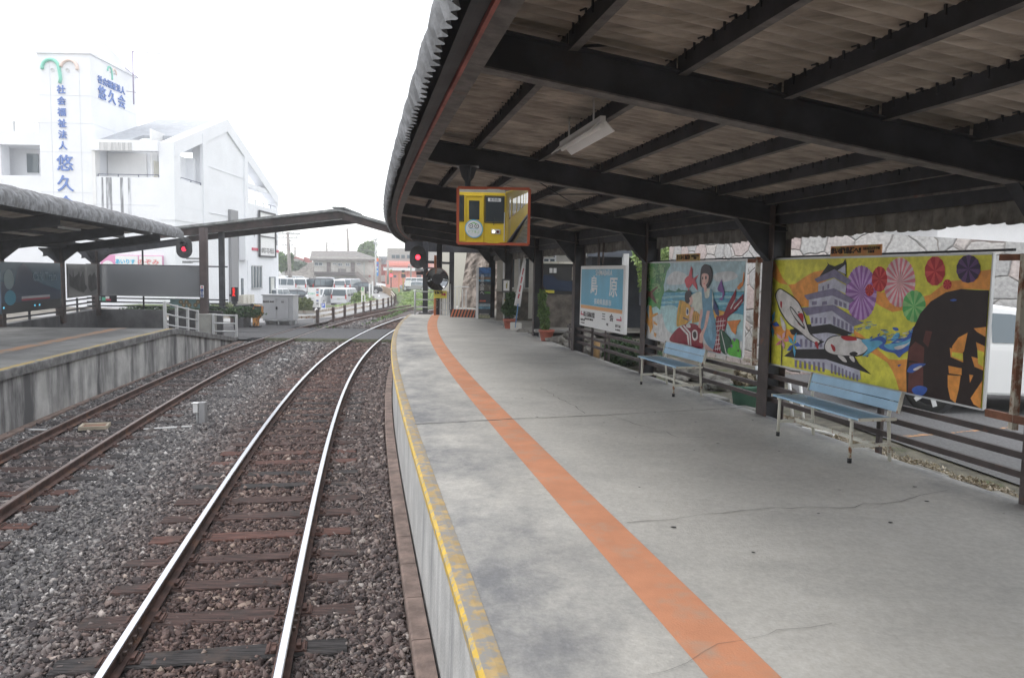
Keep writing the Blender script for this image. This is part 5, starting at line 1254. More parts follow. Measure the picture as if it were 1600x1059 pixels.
# round convex mirror
c=at(683,436,29.9); t=thing('convex_mirror','round convex mirror with an orange hood on the column at the platform end','mirror',c)
R=.42; b=MB(); prof=[(R*math.sin(k/8*1.05)/math.sin(1.05),-.13*(math.cos(k/8*1.05)-math.cos(1.05))/(1-math.cos(1.05))) for k in range(9)]
b.lathe(c,[(r,z) for r,z in prof],28,axis='Y') ; o=wbuild(b,'mirror_face',mat('mirror',(.20,.21,.22),.03,metal=1),t,fix=False)
# lathe 'Y' maps z to -y: make the dome bulge toward the viewer
b=MB(); b.lathe(c,[(R,0),(R+.03,0),(R+.03,-.04),(R*.6,-.10),(0,-.12)],28,axis='Y'); wbuild(b,'back',M_dark,t,fix=False)
b=MB()
for k in range(14):
    a0=math.radians(20+k*10); a1=math.radians(30+k*10); b.add([c+Vector(((R+.03)*math.cos(a0),.02,(R+.03)*math.sin(a0))),c+Vector(((R+.03)*math.cos(a1),.02,(R+.03)*math.sin(a1))),c+Vector(((R+.03)*math.cos(a1),-.14,(R+.03)*math.sin(a1))),c+Vector(((R+.03)*math.cos(a0),-.14,(R+.03)*math.sin(a0)))],[(0,1,2,3)],0,True)
o=wbuild(b,'hood',mat('hood_orange',(.45,.20,.12),.5),t,fix=False); sd=o.modifiers.new('t','SOLIDIFY'); sd.thickness=.01
b=MB(); b.tube([c+Vector((0,.12,.3)),c+Vector((0,.12,.75))],.035,8); wbuild(b,'bracket',M_dark,t)
# ================================================================ RAILWAY SIGNALS
def signal(label,c,w_,h,lit_dz,nl,Y):
    t=thing('railway_signal',label,'signal',c,0,'railway signals'); c=Vector(c); b=MB(); n=28
    pts=[(w_/2*math.cos(2*math.pi*k/n),(h-w_)/2*(1 if math.sin(2*math.pi*k/n)>0 else -1)+w_/2*math.sin(2*math.pi*k/n)) for k in range(n)]
    b.prism(pts,lambda x,y,tt:c+Vector((x,.02+.05*tt,y))); wbuild(b,'backboard',mat('signal_board',(.045,.047,.05),.7,var=.3,vscale=12),t)
    b=MB(); b.bb(c.x-.10,c.x+.10,c.y+.07,c.y+.3,c.z-h*.3,c.z+h*.3); wbuild(b,'lamp_case',M_dark,t)
    for dz,on in nl:
        q=c+Vector((0,.015,dz)); b=MB(); b.lathe(q,[(0,.03),(.06,.022),(.095,0)],18,axis='Y')
        wbuild(b,'lens',(mat('lit_red_lens',(.9,.05,.05),.3,emit=(1,.03,.05,3.2)) if h>.85 else mat('dim_red_lens',(.6,.03,.05),.3,emit=(1,.04,.1,.8))) if on else mat('dark_lens',(.02,.02,.02),.2),t,fix=False)
        b=MB()
        for k in range(10):
            a0=math.radians(-10+k*20); a1=a0+math.radians(20); b.add([q+Vector((.115*math.cos(a0),0,.115*math.sin(a0))),q+Vector((.115*math.cos(a1),0,.115*math.sin(a1))),q+Vector((.115*math.cos(a1),-.13,.115*math.sin(a1)+.01)),q+Vector((.115*math.cos(a0),-.13,.115*math.sin(a0)+.01))],[(0,1,2,3)],0,True)
        o=wbuild(b,'hood',M_dark,t,fix=False); sd=o.modifiers.new('t','SOLIDIFY'); sd.thickness=.006
    return t
t=signal('oval railway signal with one red light on the brown post by the left platform',at(287,387,29.2),.60,.80,0,[(.12,False),(-.05,True)],29.2)
c=at(287,387,29.2); b=MB(); b.bar(c+Vector((0,.2,-.40)),c+Vector((.75,.35,-.40)),.05,.06); b.bar(c+Vector((.1,.2,-.52)),c+Vector((.75,.35,-.50)),.05,.05); b.bar(c+Vector((0,.15,-.4)),c+Vector((0,.15,-.3)),.1,.05); b.box(c+Vector((.05,.2,-.54)),(.35,.12,.08)); wbuild(b,'bracket',M_grey,t)
t=signal('dark railway signal with a bright red light at the end of the right platform',at(653,402,30.5),.66,.9,0,[(.0,True)],30.5)
c=at(653,402,30.5); b=MB(); b.box(c+Vector((.05,.12,-.50)),(.34,.08,.10)); wbuild(b,'number_plate',M_grey,t); b=MB(); b.box(c+Vector((.07,.12,-.63)),(.28,.10,.12)); wbuild(b,'lower_box',M_dark,t); b=MB(); b.bar(c+Vector((.1,.15,-.55)),c+Vector((.6,.6,-.55)),.04,.05); wbuild(b,'bracket',M_dark,t); b=MB(); b.bar(c+Vector((.1,.15,-.15)),c+Vector((.6,1.6,-.15)),.05,.07); wbuild(b,'bracket',M_dark,t)
# brown post on a concrete block, with a blue plate
a=at(305,517,28.9); c=at(329,491,28.9); b=MB(); b.bb(a.x,c.x,28.9,29.5,.05,c.z); o=b.build('concrete_block',mat('light_block',(.33,.33,.31),.9,var=.12,bump=.2),bevel=.01); tag(o,'light concrete block at the foot of the brown signal post','concrete block')
x0=at(312,400,29.2).x; x1=at(322.5,400,29.2).x; t=thing('signal_post','brown steel post standing on the light concrete block','post',((x0+x1)/2,29.25,.8)); b=MB(); b.bb(x0,x1,29.15,29.38,.85,4.15); wbuild(b,'shaft',mat('brown_post',(.075,.055,.055),.65,var=.2,vscale=3),t)
A=at(312.5,446,29.1); B=at(318,465,29.1); b=MB(); b.bb(A.x,B.x,29.13,29.145,B.z,A.z); wbuild(b,'plate',M_white,t); wtext('乗\nり\n場',.11,frame(((A.x+B.x)/2,29.12,(A.z+B.z)/2-.06),(1,0,0)),flat('plate_blue',(.05,.09,.25),.5),t,off=.006)
b=MB(); b.bb((A.x+B.x)/2-.03,(A.x+B.x)/2+.03,29.12,29.128,A.z-.09,A.z-.03); wbuild(b,'red_mark',MATS['sign_red'],t)
# ================================================================ LEFT PLATFORM FURNITURE
bd=at(132,484,29.4); be=at(330,484,29.6)
t=thing('platform_fence','dark slim fence rails behind the left platform','fence',(-14,26,1),0,'platform fences')
LF=lambda s:float(np.interp(s,[9.8,18,22.4,26.4,30.3],[-8.75,-8.9,-9.1,-9.45,-10.2]))
for z in (1.44,1.28,1.12):
    b=MB(); n=20
    for i in range(n): s0=10+20.3*i/n; s1=10+20.3*(i+1)/n; b.bar(P(s0,LF(s0)-.05,z),P(s1,LF(s1)-.05,z),.04,.05)
    wbuild(b,'rail',M_dark,t)
for s in (12,16,20.2,24.4,28.4): b=MB(); b.bar(P(s,LF(s)-.09,.9),P(s,LF(s)-.09,1.5),.05,.05); wbuild(b,'post',M_dark,t)
for z in (1.42,1.27,1.12): b=MB(); b.bar((bd.x,29.6,z),(be.x+.6,29.75,z),.04,.05); wbuild(b,'rail',M_dark,t)
for px in (224,): q=at(px,460,29.65); b=MB(); b.bar((q.x,29.66,1.0),(q.x,29.66,3.6),.05,.05); wbuild(b,'post',M_dark,t)
b=MB(); b.bar((bd.x,29.6,2.70),(be.x+.6,29.75,2.70),.05,.05); wbuild(b,'top_rail',M_dark,t)
# parapet
M_par=mat('parapet',(.115,.115,.12),.9,var=.3,vscale=1.2,bump=.2,bscale=30,stain=((.06,.06,.065),.45,.7,.9,(2,2,.6)))
b=MB(); n=24
for i in range(n):
    s0=8+22.3*i/n; s1=8+22.3*(i+1)/n; z=lambda s: 1.00 if s>25 else 1.0-.012*(25-s)
    A=P(s0,LF(s0)+.02,0); B=P(s1,LF(s1)+.02,0); b.add([A+Vector((0,0,-.2)),B+Vector((0,0,-.2)),B+Vector((0,0,z(s1))),A+Vector((0,0,z(s0)))]+[p+(A-P(s0,LF(s0)+.25,0))*1.0+Vector((0,0,zz)) for p,zz in ((A,-.2),(B,-.2),(B,z(s1)),(A,z(s0)))],[(0,1,2,3),(4,5,6,7),(3,2,6,7),(0,3,7,4),(1,2,6,5)])
b.bb(bd.x-.2,at(256,480,29.5).x,29.45,29.62,-.2,1.0); b.bb(at(256,480,29.5).x,at(345,480,29.8).x,29.9,30.05,-.2,.98); o=b.build('parapet',M_par); tag(o,'low dark concrete parapet wall behind the left platform','wall')
# smoked panel and picture boards
def lboard(label,px0,px1,py0,py1,s0,s1,m,zt=2.74,zb_=1.55,cat='picture board'):
    t=thing('picture_board',label,cat,P((s0+s1)/2,LF(s0)+.1,zb_),0,'boards behind the left platform'); A=P(s0,LF(s0)+.14,0); B=P(s1,LF(s1)+.14,0)
    b=MB(); b.bar(A+Vector((0,0,(zt+zb_)/2)),B+Vector((0,0,(zt+zb_)/2)),.04,zt-zb_); wbuild(b,'panel',m,t); return t,B,A,zb_,zt
glossy=dict(spec=.8)
t=thing('grey_panel_board','large plain grey panel on the fence beside the brown signal post','panel',(-14,29.4,1.5)); a=at(134,462,29.35); c=at(321,417,29.45)
b=MB(); b.add([(a.x,29.35,1.52),(c.x,29.5,1.52),(c.x,29.5,2.69),(a.x,29.35,2.69),(a.x,29.40,1.52),(c.x,29.55,1.52),(c.x,29.55,2.69),(a.x,29.40,2.69)],[(0,1,2,3),(4,5,6,7),(0,1,5,4),(3,2,6,7),(0,3,7,4),(1,2,6,5)]); wbuild(b,'panel',mat('smoked_panel',(.19,.20,.215),.16,spec=.6,col2=(.22,.23,.245),vscale=.3,var=.1),t)
b=MB(); b.bar((a.x-.02,29.37,1.52),(a.x-.02,29.37,2.69),.04,.04); b.bar((c.x+.02,29.52,1.52),(c.x+.02,29.52,2.69),.04,.06); wbuild(b,'edge_frame',M_grey,t)
# a small noticeboard and a teal flower panel under it
a=at(147,471,29.35); c=at(183,463,29.35); t=thing('small_noticeboard','small dark noticeboard with green and red notices under the grey panel','notice board',((a.x+c.x)/2,29.3,a.z)); b=MB(); b.bb(a.x,c.x,29.28,29.33,a.z,c.z+.03); wbuild(b,'board',M_dark,t)
b=MB(); w_=c.x-a.x; b.bb(a.x+.03,a.x+w_*.36,29.26,29.275,a.z+.04,c.z); wbuild(b,'notice',mat('notice_grey',(.22,.30,.29),.6,var=.6,vscale=25),t); b=MB(); b.bb(a.x+w_*.4,a.x+w_*.6,29.26,29.275,a.z+.04,c.z-.04); wbuild(b,'green_notice',flat('notice_green',(.10,.42,.28),.6),t); b=MB(); b.bb(a.x+w_*.56,a.x+w_*.78,29.25,29.258,a.z+.05,a.z+.11); wbuild(b,'red_notice',MATS['sign_red'],t); b=MB(); b.bb(a.x+w_*.56,a.x+w_*.72,29.25,29.258,a.z+.12,c.z); wbuild(b,'white_notice',M_white,t)
a=at(262,481,29.45); c=at(323,468.5,29.45); t=thing('flower_board','pale teal panel painted with round flowers behind the ramp handrail','panel',((a.x+c.x)/2,29.42,a.z)); b=MB(); b.bb(a.x,c.x,29.66,29.7,a.z,c.z); wbuild(b,'board',flat('teal_panel',(.17,.27,.27),.6),t)
for i,(px,py) in enumerate(((279,472),(288,472),(306,472),(283.5,477),(292.5,477),(302,477))):
    q=at(px,py,29.45); b=MB(); b.lathe((q.x,29.655,q.z),[(0,0),(.085,.001)],12,axis='Y'); f=wbuild(b,'flower',mat('flower_brown',(.20,.15,.08),.7),t,fix=False); b=MB(); b.lathe((q.x,29.65,q.z),[(0,0),(.035,.001)],10,axis='Y'); fc=b.build('flower_centre',flat('flower_core',(.45,.38,.25),.7),f,fix=False)
# blue picture board
def onb(A,B,zb_,zt,x0,x1,y0,y1,off,m,name,t,poly=None,Nn=None):
    L=(B-A).length; X=(B-A)/L; h=zt-zb_; q=poly or [(x0,y0),(x1,y0),(x1,y1),(x0,y1)]
    b=MB(); n=len(q); b.add([A+X*(x*L)+Nn*off+Vector((0,0,zb_+y*h)) for x,y in q],[tuple(t_) for t_ in tessellate_polygon([[Vector((x,y,0)) for x,y in q]])]); return wbuild(b,name,m,t,fix=False)
A=P(22.2,LF(22.2)+.13,0); B=P(26.1,LF(26.1)+.13,0); X=(B-A).normalized(); Nn=X.cross(Vector((0,0,1)))
t=thing('picture_board','dark blue poster board with train lettering at the left edge behind the left platform','picture board',(A+B)/2+Vector((0,0,1.3)),0,'boards behind the left platform')
A0,B0=A,B; b=MB(); b.bar(A+Vector((0,0,2.0)),B+Vector((0,0,2.0)),.03,1.42); wbuild(b,'panel',mat('board_sky',(.06,.12,.17),.25,spec=.7),t); Z0,Z1=1.29,2.71
rb=lambda x0,x1,y0,y1,off,m,nm='picture',poly=None: onb(A0,B0,Z0,Z1,x0,x1,y0,y1,off,m,nm,t,poly,Nn)
rb(0,1,0,1,.018,flat('board_mountain',(.030,.045,.085),.3),poly=[(0,.2),(0,.62),(.2,.55),(.25,.85),(.35,.98),(.45,.85),(.55,.62),(.7,.52),(.85,.45),(.98,.38),(.98,.2)])
rb(0,1,0,.2,.019,flat('board_foot',(.03,.03,.035),.3)); rb(.3,.78,.22,.29,.021,flat('board_red',(.30,.03,.05),.4)); rb(.3,.78,.26,.31,.023,flat('board_white',(.40,.40,.42),.4))
e=[(.13+.085*math.cos(k*.524),.30+.15*math.sin(k*.524)) for k in range(12)]; rb(0,0,0,0,.022,flat('board_teal',(.04,.22,.32),.3),poly=e)
e=[(.12+.075*math.cos(k*.524),.66+.20*math.sin(k*.524)) for k in range(12)]; rb(0,0,0,0,.022,flat('board_badge',(.20,.27,.29),.4),poly=e)
wtext('Cafe Train',.36,frame(A0+(B0-A0)*.70+Nn*.023+Vector((0,0,2.28)),X),flat('board_letter',(.14,.22,.27),.5),t,off=.008,sx=1.15)
for x,y in ((.02,.10),(.5,.09),(.58,.09)): rb(x,x+.02,y,y+.035,.024,mat('blue_lamp',(.1,.5,.7),.3,emit=(.1,.55,.8,.6)),'light_spot')
A=P(26.7,LF(26.7)+.13,0); B=P(30.0,LF(30)+.13,0); X=(B-A).normalized(); Nn=X.cross(Vector((0,0,1)))
t=thing('picture_board','grey framed black and white photograph of old locomotives behind the left platform','picture board',(A+B)/2+Vector((0,0,1.5)),0,'boards behind the left platform')
b=MB(); b.bar(A+Vector((0,0,2.13)),B+Vector((0,0,2.13)),.03,1.14); wbuild(b,'panel',mat('photo_grey',(.17,.165,.16),.3,var=.2,vscale=1.5),t); A0,B0,Z0,Z1=A,B,1.56,2.70
rb(0,0,0,0,.018,mat('photo_dark',(.055,.052,.05),.4,var=.5,vscale=3),poly=[(.05,.35),(.05,.72),(.15,.6),(.17,.85),(.2,.6),(.33,.7),(.36,.8),(.4,.6),(.5,.8),(.55,.45),(.62,.25),(.5,.12),(.3,.2)])
rb(0,0,0,0,.019,MATS['photo_dark'],poly=[(.66,.3),(.66,.62),(.75,.7),(.8,.62),(.9,.75),(.98,.55),(.98,.2),(.75,.12)])
rb(.56,.63,.35,.92,.02,flat('photo_light',(.27,.26,.25),.4)); rb(0,0,0,0,.021,MATS['photo_light'],poly=[(.02,.05),(.02,.3),(.3,.16),(.55,.08),(.5,.03)])
# ramp handrails
def handrail(label,pts,zh,n_post,tap=None):
    t=thing('handrail',label,'handrail',pts[0],0,'ramp handrails'); pts=[Vector(p) for p in pts]
    for p in pts: b=MB(); b.bar(p,p+Vector((0,0,zh)),.10,.07); wbuild(b,'post',M_alum,t)
    for f in (.25,.6,.95):
        b=MB()
        for a,c in zip(pts[:-1],pts[1:]): b.tube([a+Vector((0,0,zh*f)),c+Vector((0,0,zh*f))],.028,8)
        wbuild(b,'rail',M_alum,t)
handrail('sloping aluminium handrail along the ramp of the left platform',[(-10.92,24.1,.62),(-11.12,25.4,.45),(-11.35,26.8,.30),(-11.58,28.2,.15)],.95,4)
handrail('aluminium handrail between the concrete block and the crossing',[(-11.32,29.0,.05),(-10.62,29.5,.0)],.88,2)
# ================================================================ TRAIN (the camera looks out of its front window; seen in the mirror)
M_ty=mat('train_yellow',(.72,.50,.02),.6,var=.05); M_navy=flat('train_navy',(.03,.03,.10),.4); M_tglass=flat('train_glass',(.035,.045,.05),.05,spec=.9)
o=P(-.40,0,0); tr=thing('train','yellow diesel railcar with a round badge on its front door, reflected in the mirror','train',(o.x,o.y,0),T(-.4))
def tb(name,boxes,m,bev=0,par=None):
    b=MB()
    for x0,x1,y0,y1,z0,z1 in boxes: b.bb(x0,x1,y0,y1,z0,z1)
    return b.build(name,m,par or tr,bevel=bev)
tb('body',[(-1.38,1.38,-18,-.06,1.02,3.25)],M_ty,.08); 
b=MB(); b.prism([(-1.36,3.1),(1.36,3.1),(1.30,3.3),(1.0,3.5),(.5,3.6),(-.5,3.6),(-1.0,3.5),(-1.30,3.3)],lambda x,y,t_:Vector((x,-.07-17.9*t_,y))); b.build('roof',mat('train_roof',(.35,.33,.28),.7,var=.1),tr)
tb('skirt',[(-1.37,1.37,-17.95,-.08,.86,1.03)],M_navy,.02); tb('underframe',[(-1.1,1.1,-17.5,-.3,.25,.86)],M_dark); tb('coupler',[(-.15,.15,-.35,.0,.62,.86),(-.22,.22,-.1,.0,.55,.72)],M_dark,.03)
tb('door_frame',[(-.43,-.36,-.06,-.0,1.05,3.08),(.36,.43,-.06,0,1.05,3.08),(-.43,.43,-.06,0,3.02,3.1),(-.43,.43,-.06,0,1.03,1.1)],M_ty,.02)
d=tb('front_door',[(-.35,.35,-.07,-.045,1.1,3.0)],M_ty); tb('door_window',[(-.23,.23,-.05,-.035,2.05,2.85)],M_tglass,.0,d)
tb('front_window',[(.50,1.26,-.06,-.045,1.98,3.02)],M_tglass,.03); tb('front_window',[(-1.26,-.50,-.06,-.045,1.98,3.02)],M_tglass,.03)
for sg in (-1,1):
    tb('window_seal',[(sg*.47-.02,sg*.47+.02,-.06,-.035,1.95,3.05),(sg*1.28-.02,sg*1.28+.02,-.06,-.035,1.95,3.05),(min(sg*.47,sg*1.28),max(sg*.47,sg*1.28),-.06,-.035,1.93,1.97),(min(sg*.47,sg*1.28),max(sg*.47,sg*1.28),-.06,-.035,3.03,3.07)],M_black)
    tb('headlight_housing',[(sg*.95-.20,sg*.95+.20,-.06,-.01,1.48,1.68)],M_alum,.02); b=MB(); b.lathe((sg*.95-.09,-.005,1.58),[(0,-.0),(.07,.0)],14,axis='Y'); b.build('headlight',mat('headlight_lit',(.9,.85,.7),.2,emit=(1,.9,.7,1.5)),tr,fix=False); b=MB(); b.lathe((sg*.95+.09,-.005,1.58),[(0,-.0),(.06,.0)],14,axis='Y'); b.build('tail_light',flat('tail_dark',(.15,.02,.02),.2),tr,fix=False)
tb('destination_box',[(.60,1.15,-.055,-.02,2.83,2.97)],M_white,.01); text('島原港',.13,frame((.875,-.012,2.90),(-1,0,0)),M_ink,tr); tb('wiper',[(.85,.87,-.05,-.02,1.85,2.2)],M_black); tb('hand_rail',[(1.30,1.33,-.04,.02,1.2,2.4)],M_alum)
b=MB(); b.lathe((0,-.02,1.72),[(0,.03),(.36,.03),(.39,.01),(.39,-.02)],32,axis='Y')
M_bring=flat('badge_ring',(.10,.45,.65),.4)
def disc(name,cx,cz,r0,r1,y,m,n=28,par=tr,a0=0,a1=2*math.pi):
    b=MB(); vs=[];fs=[]
    for k in range(n+1):
        a=a0+(a1-a0)*k/n; vs+=[(cx+r0*math.cos(a),y,cz+r0*math.sin(a)),(cx+r1*math.cos(a),y,cz+r1*math.sin(a))]
    b.add(vs,[(2*k,2*k+1,2*k+3,2*k+2) for k in range(n)]); return b.build(name,m,par,fix=False)
bdg=disc('badge',0,1.66,0.0,.40,.012,M_bring); disc('badge_face',0,1.66,0,.36,.018,M_white,par=bdg)
for cx in (-.13,.13): disc('badge_wheel',cx,1.78,.075,.10,.024,M_ink,par=bdg); disc('badge_hub',cx,1.78,0,.025,.024,M_ink,par=bdg)
b=MB(); b.bar((-.13,.026,1.88),(0,.026,1.93),.004,.03); b.bar((0,.026,1.93),(.13,.026,1.86),.004,.04); b.build('badge_bicycle',flat('badge_green',(.15,.5,.08),.5),bdg)
b=MB(); b.bar((-.2,.024,1.655),(.2,.024,1.655),.004,.014); b.build('badge_wave',M_bring,bdg); text('しまてつ',.13,frame((0,.024,1.53),(-1,0,0)),MATS['badge_green'],bdg)
for i in range(6):
    y=-2.9-2.1*i; tb('side_window',[(1.375,1.39,y-.8,y+.8,2.0,2.85),(-1.39,-1.375,y-.8,y+.8,2.0,2.85)],M_tglass,.0)
for sg in (-1,1):
    d=tb('side_door',[(min(sg*1.372,sg*1.388),max(sg*1.372,sg*1.388),-1.55,-.75,1.08,2.98)],mat('train_door',(.55,.38,.03),.4)); tb('door_window',[(min(sg*1.38,sg*1.394),max(sg*1.38,sg*1.394),-1.4,-.9,2.0,2.85)],M_tglass,0,d)
# ---------------- rectangular convex mirror under the second beam
mc=at(771,338,8.52); ml=P(8.45,2.2,0)
t=thing('platform_mirror','rectangular mirror in an orange frame reflecting the yellow train, hung from a beam','mirror',mc,0)
Nv=(Vector((0,0,CAM_H))-mc).normalized(); X=Vector((0,0,1)).cross(Nv).normalized(); 
X=Vector((1,0,0))-Nv*Nv.x; X.normalize(); U=Nv.cross(X)*-1
if U.z<0: U=-U
RM=9.8; Nv=(Nv-X*(.11/RM)-U*(.215/RM)).normalized(); X=(X-Nv*X.dot(Nv)).normalized(); U=(U-Nv*U.dot(Nv)-X*U.dot(X)).normalized()
W_,H_=.765,.585; b=MB(); nx,ny=28,22
for j in range(ny+1):
    for i in range(nx+1):
        x=(i/nx-.5)*W_; y=(j/ny-.5)*H_; b.v.append(tuple(mc+X*x+U*y+Nv*(.012-(x*x+y*y)/(2*RM))))
for j in range(ny):
    for i in range(nx): b.f.append((j*(nx+1)+i,j*(nx+1)+i+1,(j+1)*(nx+1)+i+1,(j+1)*(nx+1)+i)); b.m.append(0); b.sm.append(True)
M_mir=flat('mirror_glass',(.72,.73,.73),.0,metal=1); o=wbuild(b,'mirror_face',M_mir,t,fix=False)
fr_=flat('mirror_frame',(.45,.09,.04),.5); b=MB()
for p,q in ((-1,-1),(1,-1)): pass
hw,hh_=W_/2+.008,H_/2+.008
for (x0,y0,x1,y1) in ((-hw,-hh_,hw,-hh_),(-hw,hh_,hw,hh_),(-hw,-hh_,-hw,hh_),(hw,-hh_,hw,hh_)): b.bar(mc+X*x0+U*y0,mc+X*x1+U*y1,.03,.015,0,tuple(Nv) if y0==y1 else tuple(Nv))
wbuild(b,'frame',fr_,t); b=MB(); b.box(mc-Nv*.03,(W_,.03,H_),0,0,Matrix((X,-Nv,U)).transposed()); wbuild(b,'back',M_dark,t)
top=mc+X*(-.29)+U*.3+Vector((0,.06,0)); b=MB(); b.tube([top+Vector((0,0,-.3)),Vector((top.x,top.y,zb(2.2)))],.032,12); wbuild(b,'hanger_pipe',M_dark if 0 else mat('pipe_dark_grey',(.08,.085,.095),.45),t)
b=MB()
for k in range(4):
    a=k*math.pi/2+.4; e=Vector((math.cos(a),math.sin(a),0)); q=Vector((top.x,top.y,zb(2.2)-.005)); b.prism([(.03,0),(.11,0),(.07,-.12),(.03,-.17)],lambda x,y,tt:q+e*x+Vector((-e.y,e.x,0))*(.008*tt)+Vector((0,0,y)))
b.box(Vector((top.x,top.y,zb(2.2)-.008)),(.24,.2,.012)); wbuild(b,'gusset',MATS['pipe_dark_grey'],t)
# ================================================================ RIGHT SIDE: rubble wall, car, station building
M_rub=bpy.data.materials.new('rubble_masonry'); M_rub.use_nodes=True; n=M_rub.node_tree.nodes; L=M_rub.node_tree.links; bs=n['Principled BSDF']; bs.inputs['Roughness'].default_value=.9
tc=n.new('ShaderNodeTexCoord'); nz=n.new('ShaderNodeTexNoise'); nz.inputs['Scale'].default_value=2.2; mp=n.new('ShaderNodeMapping'); mp.inputs['Scale'].default_value=(1,1,1.25)
add=n.new('ShaderNodeVectorMath'); add.operation='MULTIPLY_ADD'; add.inputs[1].default_value=(.13,.13,.13); L.new(tc.outputs['Object'],nz.inputs[0]); L.new(nz.outputs['Color'],add.inputs[0]); L.new(tc.outputs['Object'],add.inputs[2]); L.new(add.outputs[0],mp.inputs[0])
v1=n.new('ShaderNodeTexVoronoi'); v1.inputs['Scale'].default_value=2.0; v1.inputs['Randomness'].default_value=.85; v2=n.new('ShaderNodeTexVoronoi'); v2.feature='DISTANCE_TO_EDGE'; v2.inputs['Scale'].default_value=2.0; v2.inputs['Randomness'].default_value=.85
L.new(mp.outputs[0],v1.inputs['Vector']); L.new(mp.outputs[0],v2.inputs['Vector'])
sp=n.new('ShaderNodeSeparateColor'); L.new(v1.outputs['Color'],sp.inputs[0]); r=n.new('ShaderNodeValToRGB'); ramp(r,[(0,(.33,.325,.32)),(.35,(.38,.37,.36)),(.6,(.38,.31,.295)),(.8,(.42,.39,.37)),(1,(.29,.29,.29))]); L.new(sp.outputs[0],r.inputs[0])
n2=n.new('ShaderNodeTexNoise'); n2.inputs['Scale'].default_value=18; n2.inputs['Detail'].default_value=8; L.new(tc.outputs['Object'],n2.inputs[0]); ov=n.new('ShaderNodeMix'); ov.data_type='RGBA'; ov.blend_type='OVERLAY'; ov.inputs[0].default_value=.55; L.new(r.outputs[0],ov.inputs[6]); L.new(n2.outputs[0],ov.inputs[7])
mr=n.new('ShaderNodeMapRange'); mr.inputs[1].default_value=.004; mr.inputs[2].default_value=.010; L.new(v2.outputs['Distance'],mr.inputs[0]); mj=n.new('ShaderNodeMix'); mj.data_type='RGBA'; mj.inputs[6].default_value=(.20,.18,.165,1); L.new(mr.outputs[0],mj.inputs[0]); L.new(ov.outputs[2],mj.inputs[7]); L.new(mj.outputs[2],bs.inputs['Base Color'])
m2=n.new('ShaderNodeMapRange'); m2.inputs[2].default_value=.05; L.new(v2.outputs['Distance'],m2.inputs[0]); ad=n.new('ShaderNodeMath'); ad.operation='MULTIPLY_ADD'; ad.inputs[1].default_value=.35; L.new(n2.outputs[0],ad.inputs[0]); L.new(m2.outputs[0],ad.inputs[2]); bp=n.new('ShaderNodeBump'); bp.inputs['Distance'].default_value=.035; bp.inputs['Strength'].default_value=.9; L.new(ad.outputs[0],bp.inputs['Height']); L.new(bp.outputs[0],bs.inputs['Normal'])
def wallmesh(name,pts,th,m,label,cat='wall'):
    """pts: (x,y,ztop) along the wall; zbottom .3"""
    b=MB(); n=len(pts)
    for x,y,z in pts: b.v+=[(x,y,.2),(x,y,z)]
    for x,y,z in pts: b.v+=[(x+th[0],y+th[1],.2),(x+th[0],y+th[1],z)]
    for i in range(n-1): b.f+=[(2*i,2*i+2,2*i+3,2*i+1),(2*n+2*i,2*n+2*i+1,2*n+2*i+3,2*n+2*i+2),(2*i+1,2*i+3,2*n+2*i+3,2*n+2*i+1)]; b.m+=[0]*3; b.sm+=[False]*3
    b.f+=[(0,1,2*n+1,2*n),(2*n-2,4*n-2,4*n-1,2*n-1)]; b.m+=[0]*2; b.sm+=[False]*2
    o=b.build(name,m); return tag(o,label,cat)
wallmesh('rubble_wall',[(4.15,20.6,3.9),(4.45,18.8,3.85),(5.4,16,3.62),(6.6,14.3,3.50),(10.5,12.2,3.15),(16,11.4,3.1)],(.5,.8),M_rub,'tall wall of large pink and grey rubble stones behind the murals')
b=MB(); b.bb(8.2,22,15.0,24,.5,4.6); b.bb(7.7,22,14.8,24,3.9,4.0); o=b.build('white_building',M_white); tag(o,'plain white building top seen above the rubble wall at the right','building')
# station building behind
M_plast=mat('station_plaster',(.50,.48,.43),.8,var=.08,vscale=2); M_wood=mat('dark_timber',(.07,.08,.10),.6,var=.2)
t=thing('station_building','cream and dark timber station building with white framed windows behind the platform','building',(2,30,HP))
b=MB(); b.bb(-.6,7.2,28.6,36,2.0,3.9); wbuild(b,'wall',M_plast,t)
b=MB(); b.bb(-.6,7.2,28.45,36,.6,1.98); wbuild(b,'stone_base',M_rub if 0 else mat('brown_stone_base',(.17,.15,.13),.9,var=.4,vscale=3,bump=.6,bscale=9),t)
b=MB(); b.bb(-.65,7.3,28.40,28.65,1.98,2.06); wbuild(b,'sill_course',mat('sill_stone',(.40,.38,.34),.8),t)
b=MB(); b.bb(-1.2,8,27.6,37,3.9,4.05); wbuild(b,'eave',M_wood,t)
for i,(x0,x1) in enumerate(((-.35,.22),(.42,.95),(1.1,1.55))):
    b=MB(); b.bb(x0,x1,28.50,28.58,2.1,3.55); f=wbuild(b,'window',M_glass,t)
    b=MB()
    for x in (x0,(x0+x1)/2,x1): b.bb(x-.03,x+.03,28.44,28.5,2.08,3.57)
    b.bb(x0,x1,28.44,28.5,3.2,3.25); b.bb(x0,x1,28.44,28.5,2.08,2.13)
    q=b.build('window_frame',M_white,f)
for px0,px1 in ((827,833),(804,809)): 
    a=at(px0,400,28.3); c=at(px1,470,28.3); b=MB(); b.bb(a.x,c.x,28.2,28.42,1.0,3.7); wbuild(b,'pillar',M_plast,t)
